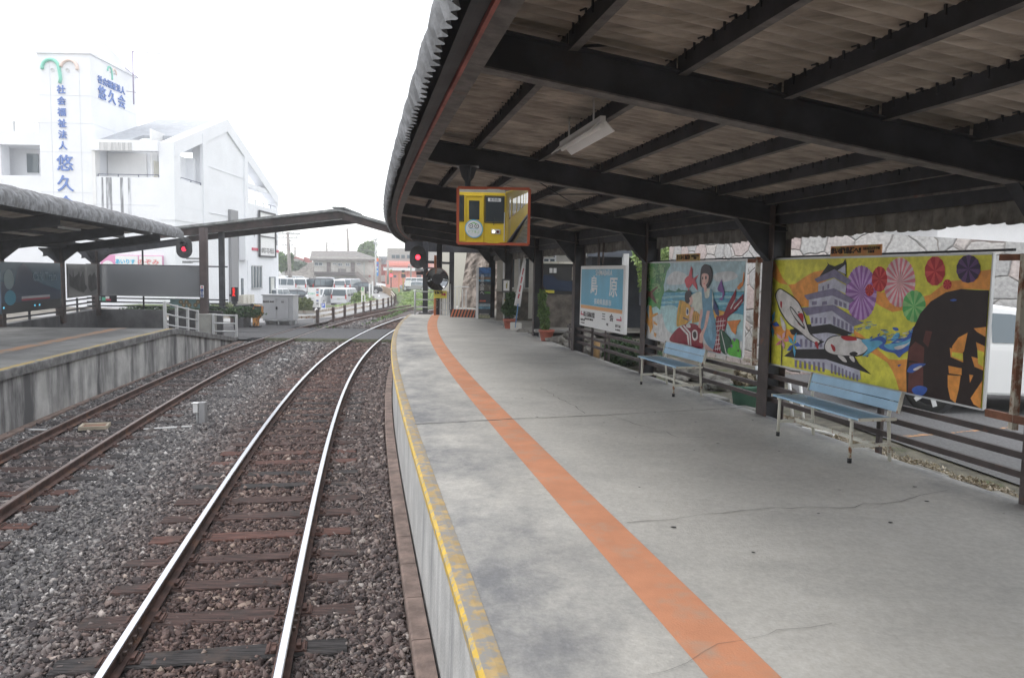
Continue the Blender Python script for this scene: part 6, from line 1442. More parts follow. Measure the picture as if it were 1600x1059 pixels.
# dark annex with grille windows behind the sign
t=thing('station_annex','dark timber annex with narrow lattice windows behind the station name sign','building',(4.6,22.5,.7))
b=MB(); b.bb(2.6,4.45,25.6,30,.6,3.3); b.bb(4.3,4.7,23.4,30,.6,3.3); wbuild(b,'wall',M_wood,t)
b=MB(); b.bb(2.2,7.5,23.2,30,3.3,3.42); b.bb(2.2,7.5,23.0,23.25,3.18,3.42); wbuild(b,'eave',M_wood,t)
b=MB(); b.bb(3.9,5.4,23.0,23.35,.5,1.75); wbuild(b,'stone_base',M_rub,t)
b=MB(); b.bb(3.85,4.9,23.1,23.4,1.75,3.3); wbuild(b,'window_wall',M_wood,t)
for x in (3.95,4.3):
    b=MB(); b.bb(x,x+.26,23.03,23.09,1.85,3.05); f=wbuild(b,'window',mat('curtain_window',(.45,.47,.45),.3),t)
    b=MB(); b.bb(x+.11,x+.15,23.0,23.03,1.85,3.05)
    for z in (2.15,2.45,2.75): b.bb(x,x+.26,23.0,23.03,z,z+.025)
    q=b.build('window_bar',M_dark,f)
for px0,px1,py0,py1 in ((1045,1075,372,393),(1075,1095,371,392),(972,983,396,416)):
    a=at(px0,py1,23.0); c=at(px1,py0,23.0); b=MB(); b.bb(a.x,c.x,23.02,23.06,a.z,c.z); wbuild(b,'upper_window',mat('pale_window',(.50,.52,.53),.3),t)
# waiting room opening with a blue vehicle picture
t=thing('glass_case','dark glass showcase with a blue vehicle picture behind the potted plants','showcase',(1.4,25,1))
b=MB(); b.bb(.85,2.35,25.2,25.9,.9,3.0); wbuild(b,'case',mat('case_dark',(.035,.035,.038),.3),t)
b=MB(); b.bb(.85,2.35,25.1,25.18,.9,1.98); wbuild(b,'base',MATS['brown_stone_base'],t)
b=MB(); b.prism([(1.15,2.1),(2.0,2.1),(2.0,2.42),(1.45,2.45),(1.3,2.6),(1.0,2.62),(.95,2.3)],lambda x,y,tt:Vector((x,25.10+.03*tt,y))); wbuild(b,'blue_vehicle',flat('vehicle_blue',(.012,.03,.08),.3),t)
b=MB(); b.bb(.98,1.35,25.05,25.08,2.03,2.12); wbuild(b,'yellow_plate',MATS['sign_yellow'],t)
b=MB(); b.bb(1.18,1.28,25.1,25.15,2.68,2.84); b.bb(1.31,1.41,25.1,25.15,2.68,2.84); wbuild(b,'bright_window',flat('bright_pane',(.75,.75,.75),.5),t)
b=MB(); b.bb(.85,2.35,25.0,25.2,2.98,3.05); wbuild(b,'lintel',M_cream,t)
b=MB(); b.bb(1.75,2.25,23.2,23.4,3.15,3.4); o=b.build('calendar_board',mat('paper_grid',(.45,.45,.43),.7,var=.5,vscale=14)); tag(o,'small white paper board hanging under the roof above the showcase','paper board')
t=thing('hanging_lamp','white box lamp hanging above the station name sign','lamp',(2.9,16,3)); a=at(974,416,16); c=at(983,398,16); b=MB(); b.bb(a.x,c.x,16,16.12,a.z-.05,c.z+.02); wbuild(b,'shade',flat('lamp_white',(.85,.85,.85),.3),t)
# leaning stone pillar wall beyond
b=MB(); n=9
A=(-2.5,41); pts=[gz(716,481,HP-.03),gz(762,487,HP-.03),gz(801,490,HP-.03)]
tp=[(at(739,415,38)),(at(768,405,38)),(at(800,405,38))]
vs=[]
NR=24
for j in range(NR+1):
    f=j/NR
    for i in range(NR+1):
        g_=i/NR; lo=(pts[0].lerp(pts[1],g_*2) if g_<.5 else pts[1].lerp(pts[2],g_*2-1)); hi=Vector((-2.25+3.3*g_,39.0-1.2*g_,4.6)); lo=Vector((lo.x,38.5-1.6*g_,HP-.1))
        q=lo.lerp(hi,f)+Vector((0,-.16*noise.noise(Vector((i*.6,j*.35,1)))-.1*noise.noise(Vector((i*1.9,j*1.1,3))),0)); vs.append(q)
b.add(vs,[(j*(NR+1)+i,j*(NR+1)+i+1,(j+1)*(NR+1)+i+1,(j+1)*(NR+1)+i) for j in range(NR) for i in range(NR)],0,False)
o=b.build('castle_stone_wall',mat('rough_stone',(.27,.23,.20),.9,var=.45,vscale=4,stretch=(1,1,.5),bump=1,bscale=7,stain=((.5,.47,.43),.66,.72,6)),fix=False); sd=o.modifiers.new('t','SOLIDIFY'); sd.thickness=.4; tag(o,'sloping rough brown stone wall beyond the tall poster board','wall')
b=MB(); b.bb(-4.0,-2.3,41.5,48,.3,4.3); o=b.build('cream_house',mat('cream_wall',(.62,.60,.52),.8)); tag(o,'cream house wall seen between the dark columns at the platform end','building')
b=MB()
for k in range(9): x=-3.6+.17*k; b.bb(x,x+.04,36.5-.3*k*0,36.54,.9,2.0-.02*k)
b.bb(-3.7,-2.1,36.5,36.54,1.95,2.0); o=b.build('stair_railing',M_white); tag(o,'white railing of steps beyond the platform end','railing')
# ================================================================ VEHICLES
def car(name,label,kind,loc,rz,body,group='parked cars',tail=True):
    D={'minivan':(4.6,1.75,1.85,[(-2.3,.45),(-2.28,.95),(-2.2,1.1),(-2.02,1.78),(-1.9,1.85),(.7,1.85),(1.0,1.78),(1.65,1.15),(2.15,.98),(2.28,.75),(2.3,.35)],1.02),
       'kei':(3.4,1.5,1.75,[(-1.68,.42),(-1.7,.95),(-1.64,1.6),(-1.55,1.73),(.6,1.73),(.85,1.65),(1.25,1.05),(1.6,.95),(1.7,.7),(1.7,.35)],1.0),
       'sedan':(4.4,1.7,1.45,[(-2.2,.45),(-2.2,.88),(-2.05,1.0),(-1.6,1.05),(-1.15,1.42),(-.3,1.47),(.35,1.42),(1.1,.98),(1.95,.85),(2.18,.7),(2.2,.35)],.9),
       'suv':(4.5,1.8,1.56,[(-2.25,.5),(-2.25,.95),(-2.1,1.1),(-1.75,1.48),(-1.5,1.55),(-.5,1.56),(-.05,1.50),(.85,1.05),(2.05,.95),(2.24,.75),(2.25,.4)],1.0)}[kind]
    Lc,Wc,Hc,pr,belt=D; prof=[(x,max(z,.0)) for x,z in pr]+[(Lc/2-.05,.28),(-Lc/2+.05,.28)]
    t=thing(name,label,'car',(0,0,0),0,group)
    rt=bpy.data.materials.get('x'); tp=.13
    def wid(z): return Wc/2*(1 if z<=belt else 1-tp*(z-belt)/(Hc-belt)*1.1)
    b=MB(); n=len(prof); vs=[Vector((x,-wid(z),z)) for x,z in prof]+[Vector((x,wid(z),z)) for x,z in prof]
    # side faces split at the belt so the taper bends there
    tri=tessellate_polygon([[Vector((x,z,0)) for x,z in prof]])
    b.add(vs,[tuple(q) for q in tri]+[tuple(k+n for k in q) for q in tri]+[(i,(i+1)%n,(i+1)%n+n,i+n) for i in range(n)]); b.build('body',body,t,bevel=.05)
    def zt(x):   # upper outline
        top=[p for p in prof[:-2]]; 
        return float(np.interp(x,[p[0] for p in top],[p[1] for p in top]))
    rear=-Lc/2; 
    # windows: side glass panes follow the taper
    xs=[p for p in prof if p[1]>belt+.02]; xa=min(p[0] for p in xs); xb=max(p[0] for p in xs)
    i0=next(p for p in prof if p[1]>belt+.3); 
    for sg in (-1,1):
        segs=[(xa+.12,xa+.75),(xa+.82,xa+1.5),(xa+1.57,xb+.1)] if kind=='suv' else [(xa+.12,xa+.95),(xa+1.02,xa+1.8),(xa+1.87,xb+.1)] if Lc>4 else [(xa+.12,xa+1.1),(xa+1.18,xb)]
        for (p,q) in segs:
            N=7; up=[]; lo=[]
            for k in range(N):
                x=p+(q-p)*k/(N-1); z=max(min(zt(x)-.10,Hc-.12),belt+.05); up.append((x,z)); lo.append((x,belt+.03))
            b=MB(); poly=lo+up[::-1]; V=[Vector((x,sg*(wid(z)+.012),z)) for x,z in poly]; b.add(V,[(k,k+1,2*N-2-k,2*N-1-k) for k in range(N-1)]); b.build('side_window',M_glass,t,fix=False)
        b=MB(); b.box((xb-.15 if kind!='sedan' else xb-.5,sg*(Wc/2+.08),belt+.1),(.12,.14,.12)); b.build('mirror',body,t,bevel=.02)
    # rear and front glass
    pu=[p for p in prof if p[1]>belt]; r0=prof[2]; 
    rpts=sorted([p for p in prof[:-2] if p[0]<xa+.9 and p[1]>belt-.1],key=lambda p:p[1]); lo_,hi_=rpts[0],rpts[-1]
    za,zb2=max(belt+.04,lo_[1]),Hc-.16
    def xr(z): q=sorted([p for p in prof[:6]],key=lambda p:p[1]); return float(np.interp(z,[p[1] for p in q],[p[0] for p in q]))-.015
    if kind=='sedan': za=1.08
    w1,w2=wid(za)-.10,wid(zb2)-.12; b=MB(); b.add([(xr(za),-w1,za),(xr(za),w1,za),(xr(zb2),w2,zb2),(xr(zb2),-w2,zb2)],[(0,1,2,3)]); b.build('rear_window',M_glass,t,fix=False)
    fr=[p for p in prof[:-2] if p[0]>0]; q=sorted(fr,key=lambda p:p[1]); xf=lambda z: float(np.interp(z,[p[1] for p in q],[p[0] for p in q]))+.015
    za=belt+.12; w1=wid(za)-.08; w2=wid(zb2)-.1; b=MB(); b.add([(xf(za),-w1,za),(xf(za),w1,za),(xf(zb2)+.0,w2,zb2),(xf(zb2),-w2,zb2)],[(0,1,2,3)]); b.build('windscreen',M_glass,t,fix=False)
    for sg in (-1,1):
        b=MB(); b.box((rear-.005,sg*(Wc/2-.12),.98 if kind!='sedan' else .8),(.05,.14,.42 if kind!='sedan' else .16)); b.build('tail_light',mat('tail_red',(.45,.02,.02),.3),t,bevel=.01)
        b=MB(); b.box((Lc/2-.06,sg*(Wc/2-.22),.74),(.1,.32,.14)); b.build('headlight',flat('headlamp_glass',(.65,.67,.7),.1),t,bevel=.02)
    b=MB(); b.box((rear-.02,0,.78),(.02,.33,.16)); b.build('number_plate',flat('plate_white',(.6,.62,.55),.5),t); b=MB(); b.box((Lc/2+.01,0,.5),(.02,.33,.16)); b.build('number_plate',MATS['plate_white'],t)
    b=MB(); b.box((rear+.02,0,.42),(.14,Wc-.1,.22)); b.box((Lc/2-.02,0,.42),(.12,Wc-.12,.22)); b.build('bumper',body,t,bevel=.04)
    for x in (-Lc*.29,Lc*.31):
        for sg in (-1,1):
            R=.33 if kind!='kei' else .28
            b=MB(); b.lathe((x,sg*(Wc/2-.11),R),[(R*.62,-.115),(R*.9,-.11),(R,-.07),(R,.07),(R*.9,.115),(R*.62,.115)],22,axis='Y'); w_=b.build('wheel',flat('tyre',(.02,.02,.02),.8),t,fix=False)
            b=MB(); b.lathe((x,sg*(Wc/2-.11),R),[(0,-sg*.10),(R*.62,-sg*.115),(R*.60,-sg*.05)],20,axis='Y'); b.build('hubcap',flat('rim_dark',(.04,.04,.045),.4) if kind=='suv' else M_alum,w_,fix=False)
            b=MB(); 
            for k in range(5):
                a=k*2*math.pi/5; e=Vector((math.cos(a),0,math.sin(a))); c=Vector((x,sg*(Wc/2+.01),R)); b.bar(c+e*.03,c+e*R*(.74 if kind=='suv' else .62),.06,.012,0,(0,1,0))
            b.build('rim',M_alum,w_)
            b=MB(); b.lathe((x,sg*(Wc/2-.02),R+.01),[(R+.0,0),(R+.07,0)],22,axis='Y'); b.build('wheel_arch',M_black,t,fix=False)
    t.location=loc; t.rotation_euler=(0,0,rz); return t
M_cw=mat('car_white',(.72,.73,.74),.25,spec=.6); M_cs=mat('car_silver',(.42,.43,.45),.25,metal=.6); M_cd=mat('car_dark',(.03,.032,.04),.25,spec=.6)
# white car in the car park behind the castle mural
cp=gz(1449,633,.76); near=car('parked_car','white car parked behind the castle mural at the right','suv',(6.9,12.1,.76),math.radians(-8),M_cw,'parked cars at the station')
# placed so that its rear wheel shows under the mural
near.location=(7.38,11.55,.76)
rows=[('minivan',M_cw,(536.5,478),84,'white minivan with its rear toward the road, nearest the kerb'),('minivan',M_cw,(497,478),-98,'white van parked beside the white minivan, its front half behind the tall white board'),('kei',M_cw,(430,478),80,'white car half hidden behind the white building corner and grey cabinet'),('sedan',M_cd,(463,474),15,'dark car with a red bumper strip behind the clipped hedge')]
protos={}
for kd,m,(px,py),hd,lb in rows:
    q=gz(px,py,-1.0); q.z=-1.0; t=car('parked_car',lb,kd,(q.x,q.y+1.2,-1.0),math.radians(hd),m); protos[kd+m.name]=t
def pc_(src,lb,px,py,z,hd,remap=None):
    q=gz(px,py,z); return dup(src,lb,(q.x,q.y,z),math.radians(hd),remap)
S_=protos['minivanplatform'] if 'minivanplatform' in protos else protos['minivancar_white']; K_=protos['keicar_white']; D_=protos['sedancar_dark']
W2S={'car_white':M_cs}; W2D={'car_white':M_cd}; D2W={'car_dark':M_cw}
pc_(S_,'white minivan in the second row, left of the long white car',440,459,-.15,165); pc_(S_,'long white van in the second row with two red tail lights',473,459,-.15,95)
pc_(S_,'dark minivan in the second row behind the tall white board',504,459,-.15,60,W2D); pc_(K_,'white boxy car in the second row, right of the dark minivan',528,459,-.15,110); pc_(S_,'silver minivan at the right end of the second row',549,459,-.15,80,W2S); pc_(D_,'dark low car at the far right end of the second row',568,459,-.15,20)
for i,(px,src,rm,lb) in enumerate(((442,K_,None,'small white car in the back row at the left'),(452,D_,None,'dark car in the back row beside the utility pole'),(462,S_,None,'white van in the back row, left of the dark roof'),(482,D_,D2W,'white low car in the back row beneath the house corner'),(512,K_,W2S,'silver boxy car in the back row in front of the house door'),(538,D_,D2W,'white low car in the back row in front of the house stairs'))): pc_(src,lb,px,450.5,-.15,90-25*i,rm)
pc_(S_,'white van standing beyond the level crossing by the pink building',654,452,-.1,10); pc_(D_,'silver car beyond the level crossing beside the dark column',650,455,-.1,170,{'car_dark':M_cs})
# ================================================================ WHITE TOWER BUILDING
M_bw=mat('building_white',(.785,.80,.83),.8,var=.03,vscale=.6); M_bwd=mat('building_stain',(.20,.21,.23),.9,var=.4,vscale=2); M_bs=mat('building_shade_wall',(.78,.78,.78),.8,var=.04,vscale=.5)
M_join=flat('wall_joint',(.68,.70,.73),.9); M_roofg=mat('slate_roof',(.42,.44,.47),.8,var=.08,vscale=2); M_blet=flat('letter_blue',(.13,.22,.52),.5)
t=thing('white_office_building','large white building with a lettered tower, balconies and a grey gabled roof','building',(-28,60,0))
def wb(name,boxes,m,bev=0):
    for x in boxes: b=MB(); b.bb(*x); o=wbuild(b,name,m,t,bevel=bev)
    return o
wb('tower',[(-33.5,-29.8,55,61.6,-1,17.4)],M_bw); wb('tower_cap',[(-33.6,-29.7,54.9,61.7,17.35,17.5)],M_bw)
b=MB(); b.prism([(57.2,17.5),(61.4,17.5),(61.4,17.9),(58.2,18.9),(57.2,18.9)],lambda x,y,tt:Vector((-33.2+3.0*tt,x,y))); wbuild(b,'penthouse',M_bw,t)
wb('front_wall',[(-29.8,-24.1,55.0,69.9,-1,8.95),(-29.8,-25.2,57.0,69.9,8.95,11.0),(-25.2,-24.6,59.7,69.9,8.95,11.0)],M_bs if 0 else M_bw)
wb('roof_fascia',[(-29.8,-25.1,54.8,55.3,10.75,11.5)],M_bw); wb('corner_column',[(-25.1,-24.05,54.95,56.0,6.0,11.45)],M_bw)
wb('balcony_recess_floor',[(-29.8,-25.1,55.1,58.2,8.5,8.6)],M_bw)
wb('recess_wall',[(-29.75,-26.9,56.9,57.0,8.95,10.9)],M_bs)
wb('stair_flank',[(-29.85,-29.6,54.95,55.6,7.0,10.9)],M_bs)
# roof planes and gable
rz=lambda y: 11.35+(14.9-11.35)*(y-55)/(65.2-55) if y<65.2 else 14.9-(y-65.2)*(4.5/12.6)
b=MB(); 
def roofq(y0,y1,x0,x1,m=0): b.add([(x0,y0,rz(y0)),(x1,y0,rz(y0)),(x1,y1,rz(y1)),(x0,y1,rz(y1)),(x0,y0,rz(y0)-.25),(x1,y0,rz(y0)-.25),(x1,y1,rz(y1)-.25),(x0,y1,rz(y1)-.25)],[(0,1,2,3),(4,7,6,5),(0,4,5,1),(2,6,7,3),(0,3,7,4),(1,5,6,2)])
roofq(55.0,57.8,-29.8,-27.6); roofq(57.8,65.2,-29.8,-24.9); roofq(65.2,70,-29.8,-24.9); wbuild(b,'roof',M_roofg,t)
b=MB()
for y0,y1 in ((55.0,65.2),(65.2,79)):
    b.add([(x,y,rz(y)+dz) for x in (-24.9,-24.0) for y,dz in ((y0,.12),(y1,.12),(y1,-.9),(y0,-.9))],[(0,1,2,3),(4,5,6,7),(0,4,5,1),(1,5,6,2),(2,6,7,3),(3,7,4,0)])
wbuild(b,'gable_frame',M_bw,t)
b=MB(); b.add([(-24.15,60.2,8.5),(-24.15,70,8.5),(-24.15,70,rz(70)-.5),(-24.15,65.2,14.3),(-24.15,60.2,rz(60.2)-.5),(-24.9,60.2,8.5),(-24.9,70,8.5),(-24.9,70,rz(70)-.5),(-24.9,65.2,14.3),(-24.9,60.2,rz(60.2)-.5)],[(0,1,2,3,4),(5,6,7,8,9),(0,4,9,5),(1,2,7,6)]); wbuild(b,'gable_wall',M_bw,t)
wb('gable_pilaster',[(-24.2,-23.95,59.9,60.9,6,12.9),(-24.2,-23.97,69.2,70.0,6,12.6)],M_bw)
wb('side_parapet',[(-24.3,-24.05,56.0,60,6.0,8.95)],M_bw); wb('side_recess_wall',[(-26.2,-26.1,56,60.2,8.9,12.5)],M_bs)
wb('back_wing',[(-29.8,-24.05,69.9,79,-1,8.6)],M_bw); wb('frame_post',[(-24.85,-24.05,78.3,78.95,8.6,rz(79)-.5)],M_bw); wb('wing_beam',[(-24.8,-24.1,70.05,78.3,10.0,10.4)],M_bw)
wb('left_wing',[(-60,-33.5,57,68,-1,9.15),(-60,-33.5,56.9,68,11.35,12.3),(-60,-33.5,59,68,9.15,11.35),(-39.5,-37.6,57,58,9.15,11.35)],M_bw)
for x0,x1,z0,z1 in ((-36.9,-36.05,9.6,11.0),(-35.0,-34.1,9.2,10.0)): wb('window',[(x0,x1,58.9,59,z0,z1)],M_glass); 
for x0,x1,z0,z1,y in ((-26.6,-26.1,9.3,10.9,57.0),(-25.75,-25.35,9.6,10.5,57.0)): wb('window',[(x0,x1,y-.05,y,z0,z1)],M_glass)
wb('side_window',[(-26.1,-26.05,57.6,59.6,9.0,10.3)],M_glass); wb('pale_door',[(-26.1,-26.04,56.3,57.55,9.0,10.3)],mat('door_cream',(.62,.60,.52),.6))
wb('ground_window',[(-24.05,-23.98,70.8,73.4,.9,2.9),(-24.05,-23.98,75.9,77.8,-.6,1.9)],M_glass)
b=MB()
for y in (70.8,71.6,72.4,73.3): b.bb(-23.97,-23.9,y,y+.12,.85,2.95)
b.bb(-23.97,-23.9,70.7,73.5,.8,.92); b.bb(-23.97,-23.9,70.7,73.5,2.88,2.98); wbuild(b,'window_frame',M_grey,t)
wb('curtain',[(-23.97,-23.93,76.1,77.2,-.5,1.8)],mat('curtain',(.55,.56,.53),.8))
for y,z0,z1 in ((63.4,-.2,1.6),(68.2,-.2,1.8)): wb('slit_window',[(-24.1,-24.02,y,y+.45,z0,z1)],M_glass)
wb('dark_shaft',[(-24.1,-23.85,65.3,67.0,-.5,7.6)],mat('shaft_dark',(.22,.22,.23),.6)); wb('small_window',[(-25.9,-25.35,54.93,55,4.2,5.0)],M_glass)
wb('wall_box',[(-24.05,-23.5,67.7,69.3,3.4,5.9)],M_bw)
wb('black_stain',[(-29.25,-29.1,54.985,55,6.2,8.9),(-28.9,-28.5,54.985,55,5.6,8.9),(-27.9,-27.7,54.985,55,5.4,8.9),(-27.35,-27.15,54.985,55,6.0,8.9)],mat('streak',(.45,.46,.49),.9,var=.5,vscale=1.5,stretch=(3,3,.4)))
wb('fascia_stain',[(-29.2,-26.9,54.785,54.8,10.75,11.3)],mat('streak2',(.62,.62,.62),.9,col2=(.28,.29,.30),vscale=2.5,var=.1,stretch=(3,3,.2),lo=.45,hi=.7))
b=MB()
for z in (14.5,12.6,10.6,7.8,5.2): b.bb(-33.5,-29.8,54.985,55,z,z+.03); b.bb(-29.8,-29.785,55,61.6,z-0,z+.03)
for x in (-32.65,-30.6): b.bb(x,x+.03,54.985,55,5,17)
b.bb(-29.8,-24.1,54.985,55,7.0,7.03); b.bb(-27.4,-27.37,54.985,55,3,7); b.bb(-24.13,-24.04,56,70,7.0,7.03); b.bb(-24.05,-23.985,70,79,6.9,6.94); b.bb(-24.13,-24.1,60.9,70,10.6,10.63)
wbuild(b,'panel_joint',M_join,t)
# balcony rails
def railing(pts,h,n,name='balcony_rail',m=None):
    b=MB()
    for p,q in zip(pts[:-1],pts[1:]):
        p=Vector(p); q=Vector(q); b.bar(p+Vector((0,0,h)),q+Vector((0,0,h)),.05,.05)
        for k in range(n+1): c=p.lerp(q,k/n); b.bar(c,c+Vector((0,0,h)),.05,.05)
    return wbuild(b,name,m or flat('rail_blue_grey',(.10,.11,.16),.5),t)
railing([(-29.5,55.1,8.95),(-25.2,55.1,8.95)],.18,3); railing([(-24.15,56.2,8.95),(-24.15,59.8,8.95)],.18,2); railing([(-24.1,70,8.6),(-24.1,79,8.6)],.35,4)
b=MB()
for k in range(40): b.bar((-46+.32*k,57.1,12.3),(-46+.32*k,57.1,13.0),.03,.03)
b.bar((-47,57.1,13.0),(-33.5,57.1,13.0),.05,.05); b.bar((-36.6,57.1,12.3),(-36.6,57.1,13.05),.09,.09); wbuild(b,'roof_rail',M_grey,t)
# lettering and emblem
def vt(ch,x,z,s): wtext(ch,s,frame((x,54.95,z),(1,0,0)),M_blet,t,off=.012,ext=.03)
for i,ch in enumerate('社会福祉法人'): vt(ch,-31.85,14.85-.77*i,.60)
for i,ch in enumerate('悠久会'): vt(ch,-31.75,9.75-1.42*i,1.2)
wtext('社会福祉法人',.58,frame((-29.75,57.8,15.85),(0,1,0)),M_blet,t,off=.006,ext=.03,sx=1.1)
wtext('悠 久 会',1.0,frame((-29.75,57.8,14.95),(0,1,0)),M_blet,t,off=.012,ext=.03,sx=1.08)
def emblem(fx,s,mg,mp):
    def arc(cx,cz,r,a0,a1,m,n=16,extra=None):
        pts=[fx(cx+r*math.cos(math.radians(a0+(a1-a0)*k/n)),cz+r*math.sin(math.radians(a0+(a1-a0)*k/n))) for k in range(n+1)]+(extra or []); b=MB(); b.tube(pts,.11*s,8); wbuild(b,'emblem_arc',m,t)
    arc(-.62*s,0,.55*s,190,10,mg,extra=[fx(.0*s,-.35*s),fx(.03*s,-.7*s),fx(-.03*s,-.98*s)]); arc(.62*s,0,.55*s,170,-10,mp)
    b=MB()
    for x in (-.5,.5): q=fx(x*s,-.12*s); b.lathe(q,[(0,-.05),(.12*s,0)],12,axis='Y')
    wbuild(b,'emblem_dot',flat('emblem_dot',(.55,.57,.58),.5),t,fix=False)
emblem(lambda x,z:Vector((-31.9+x,54.95,16.35+z)),1.05,flat('emblem_green',(.25,.62,.50),.5),flat('emblem_peach',(.80,.66,.60),.5))
emblem(lambda x,z:Vector((-29.76,57.9+x*.95,16.85+z)),.55,MATS['emblem_green'],MATS['emblem_peach'])
# pink sign and phone sign
a=at(157,418,54.8); c=at(254,399.5,54.8); M_pink=flat('pink_sign',(.70,.30,.50),.6)
wb('pink_sign',[(a.x,c.x,54.85,54.95,a.z-.6,c.z)],M_pink); w_=c.x-a.x
wb('sign_field',[(a.x+w_*.24,a.x+w_*.60,54.8,54.84,a.z+.05,c.z-.05),(a.x+w_*.62,c.x-.05,54.8,54.84,a.z+.05,c.z-.05)],M_white)
b=MB(); b.lathe((a.x+w_*.12,54.82,a.z+.05),[(0,0),(.45,.01)],24,axis='Y'); wbuild(b,'sign_emblem',M_white,t,fix=False)
wtext('あいりす',.36,frame((a.x+w_*.40,54.78,(a.z+c.z)/2-.03),(1,0,0)),flat('sign_cyan',(.03,.45,.70),.5),t,off=.012); wtext('のぞみ',.40,frame((a.x+w_*.77,54.78,(a.z+c.z)/2-.03),(1,0,0)),flat('sign_salmon',(.70,.25,.25),.5),t,off=.012,sx=1.3)
wb('phone_sign',[(-24.0,-23.9,72.7,77.4,3.9,8.0)],M_white)
b=MB(); 
for y0,y1,z0,z1 in ((72.6,72.75,3.8,8.1),(77.35,77.5,3.8,8.1),(72.6,77.5,3.8,3.95),(72.6,77.5,8.0,8.15),(72.6,77.5,5.7,5.8)): b.bb(-23.95,-23.8,y0,y1,z0,z1)
wbuild(b,'sign_frame',M_dark,t); wtext('0957-73-9555',.68,frame((-23.85,75.05,4.4),(0,1,0)),M_ink,t)
wtext('あいりす',1.2,frame((-23.85,75.05,6.9),(0,1,0)),MATS['sign_red'],t,off=.03)
wb('red_bar',[(-24.03,-23.97,70.9,72.5,4.35,4.6),(-24.03,-23.97,77.6,78.9,4.35,4.6)],MATS['sign_red'])
wtext('2\n1\nF',.55,frame((-23.99,71.6,6.3),(0,1,0)),M_ink,t,off=.01); wtext('か\nら\nの\n里',.6,frame((-23.99,78.2,6.2),(0,1,0)),M_ink,t,off=.01)
b=MB(); q=at(208,118,60); b.tube([(q.x,60,15),(q.x,60,19.0)],.05,6); b.tube([(q.x-2.1,60,19.1),(q.x+2.1,60,18.8)],.025,5); b.tube([(q.x-.6,60,17.7),(q.x+.5,60,16.9)],.03,5); b.tube([(q.x-.7,60,16.0),(q.x+1,60,15.8)],.02,5)
for k in range(11): b.bar((q.x-2+.4*k,59.6,19.1-.03*k),(q.x-2+.4*k,60.4,19.1-.03*k),.02,.02)
wbuild(b,'aerial',flat('aerial',(.35,.3,.42),.5),t)
b=MB()
for k in range(3): y=66.5+k*1.0; b.bb(-23.9,-23.3,y,y+.8,-.4,.35)
wbuild(b,'air_conditioner',M_cream,t)
# ================================================================ HEDGES, TREES
plant('hedge','loose green hedge in front of the white building, left of the grey cabinet','hedge',[(-17.2,45.5,.05,1.2,.8,.55),(-15.3,44.8,.0,1.3,.8,.6),(-13.6,44.2,-.1,1.1,.7,.5),(-19.2,45.5,-.1,1.2,.7,.5)],16000,.055,20,LG)
plant('hedge','clipped boxy green hedge between the grey cabinet and the white board','hedge',[(-12.75,46.9,.5,.42,.4,.46),(-13.05,46.9,.5,.38,.4,.45),(-12.5,46.9,.5,.3,.4,.44)],9000,.05,21,LG)
plant('hedge','low green hedge behind the small noticeboards of the left platform','hedge',[(-13.0,31.6,.9,1.2,.3,.25),(-11.2,31.9,.85,.9,.3,.25),(-15,31.6,.85,1.2,.3,.2)],5000,.05,22,LD)
q=gz(567,474,-.5); plant('bush','bright green bush beside the white minivan','bush',[(q.x+.15,72,-.1,.75,.7,.8),(q.x+.9,71.5,-.25,.55,.6,.55)],4000,.10,23,LY)
gg=leaves([(-14.8,53.8,.05,1.6,.8,.15),(-12.95,60,.0,.3,4,.12),(-13.0,69,.0,.35,5,.12),(-8.2,72,.0,1.8,10,.2),(-9.5,92,.1,3.5,14,.3),(-12.9,57,.0,.5,1.5,.12)],16000,.09,24,LY,'grass'); gg['kind']='stuff'
g2=leaves([(-8.7,35.9,.0,.7,.2,.06),(-7.6,47,-.1,.3,8,.06),(-8.2,55,-.1,.5,4,.08),(-6.8,31,-.16,1.5,.2,.04)],1500,.05,25,LM,'weeds'); g2['kind']='stuff'
def tree(label,x,y,z0,h,r,seed,m,n=5000,size=.25):
    rr=random.Random(seed); bl=[(x+rr.uniform(-r,r)*.7,y+rr.uniform(-r,r)*.5,z0+h*rr.uniform(.5,.95),r*rr.uniform(.35,.6),r*rr.uniform(.35,.6),h*rr.uniform(.10,.2)) for _ in range(9)]
    t=thing('tree',label,'tree',(x,y,z0),0,'trees in the distance'); leaves(bl,n,size,seed,m,'crown',t); b=MB(); b.tube([(x,y,z0),(x+.1,y,z0+h*.5),(x,y,z0+h*.8)],[.3,.2,.08],7); wbuild(b,'trunk',M_bark,t)
    b=MB()
    for k in range(4): a=k*1.6; b.tube([(x,y,z0+h*.4),(x+r*.5*math.cos(a),y+r*.4*math.sin(a),z0+h*.75)],[.12,.04],6)
    wbuild(b,'branch',M_bark,t)
tree('dark green tree rising behind the right end of the apartment house roof',at(574,400,172).x,172,0,8.4,2.3,31,LM,7000,.35); tree('small tree seen beyond the right corner of the white building',at(446,395,130).x,130,0,5.2,1.4,32,LM,3500,.3); tree('dark tree behind the left end of the apartment house',at(462,408,165).x,165,0,4.4,3.4,34,LD,2500,.3)
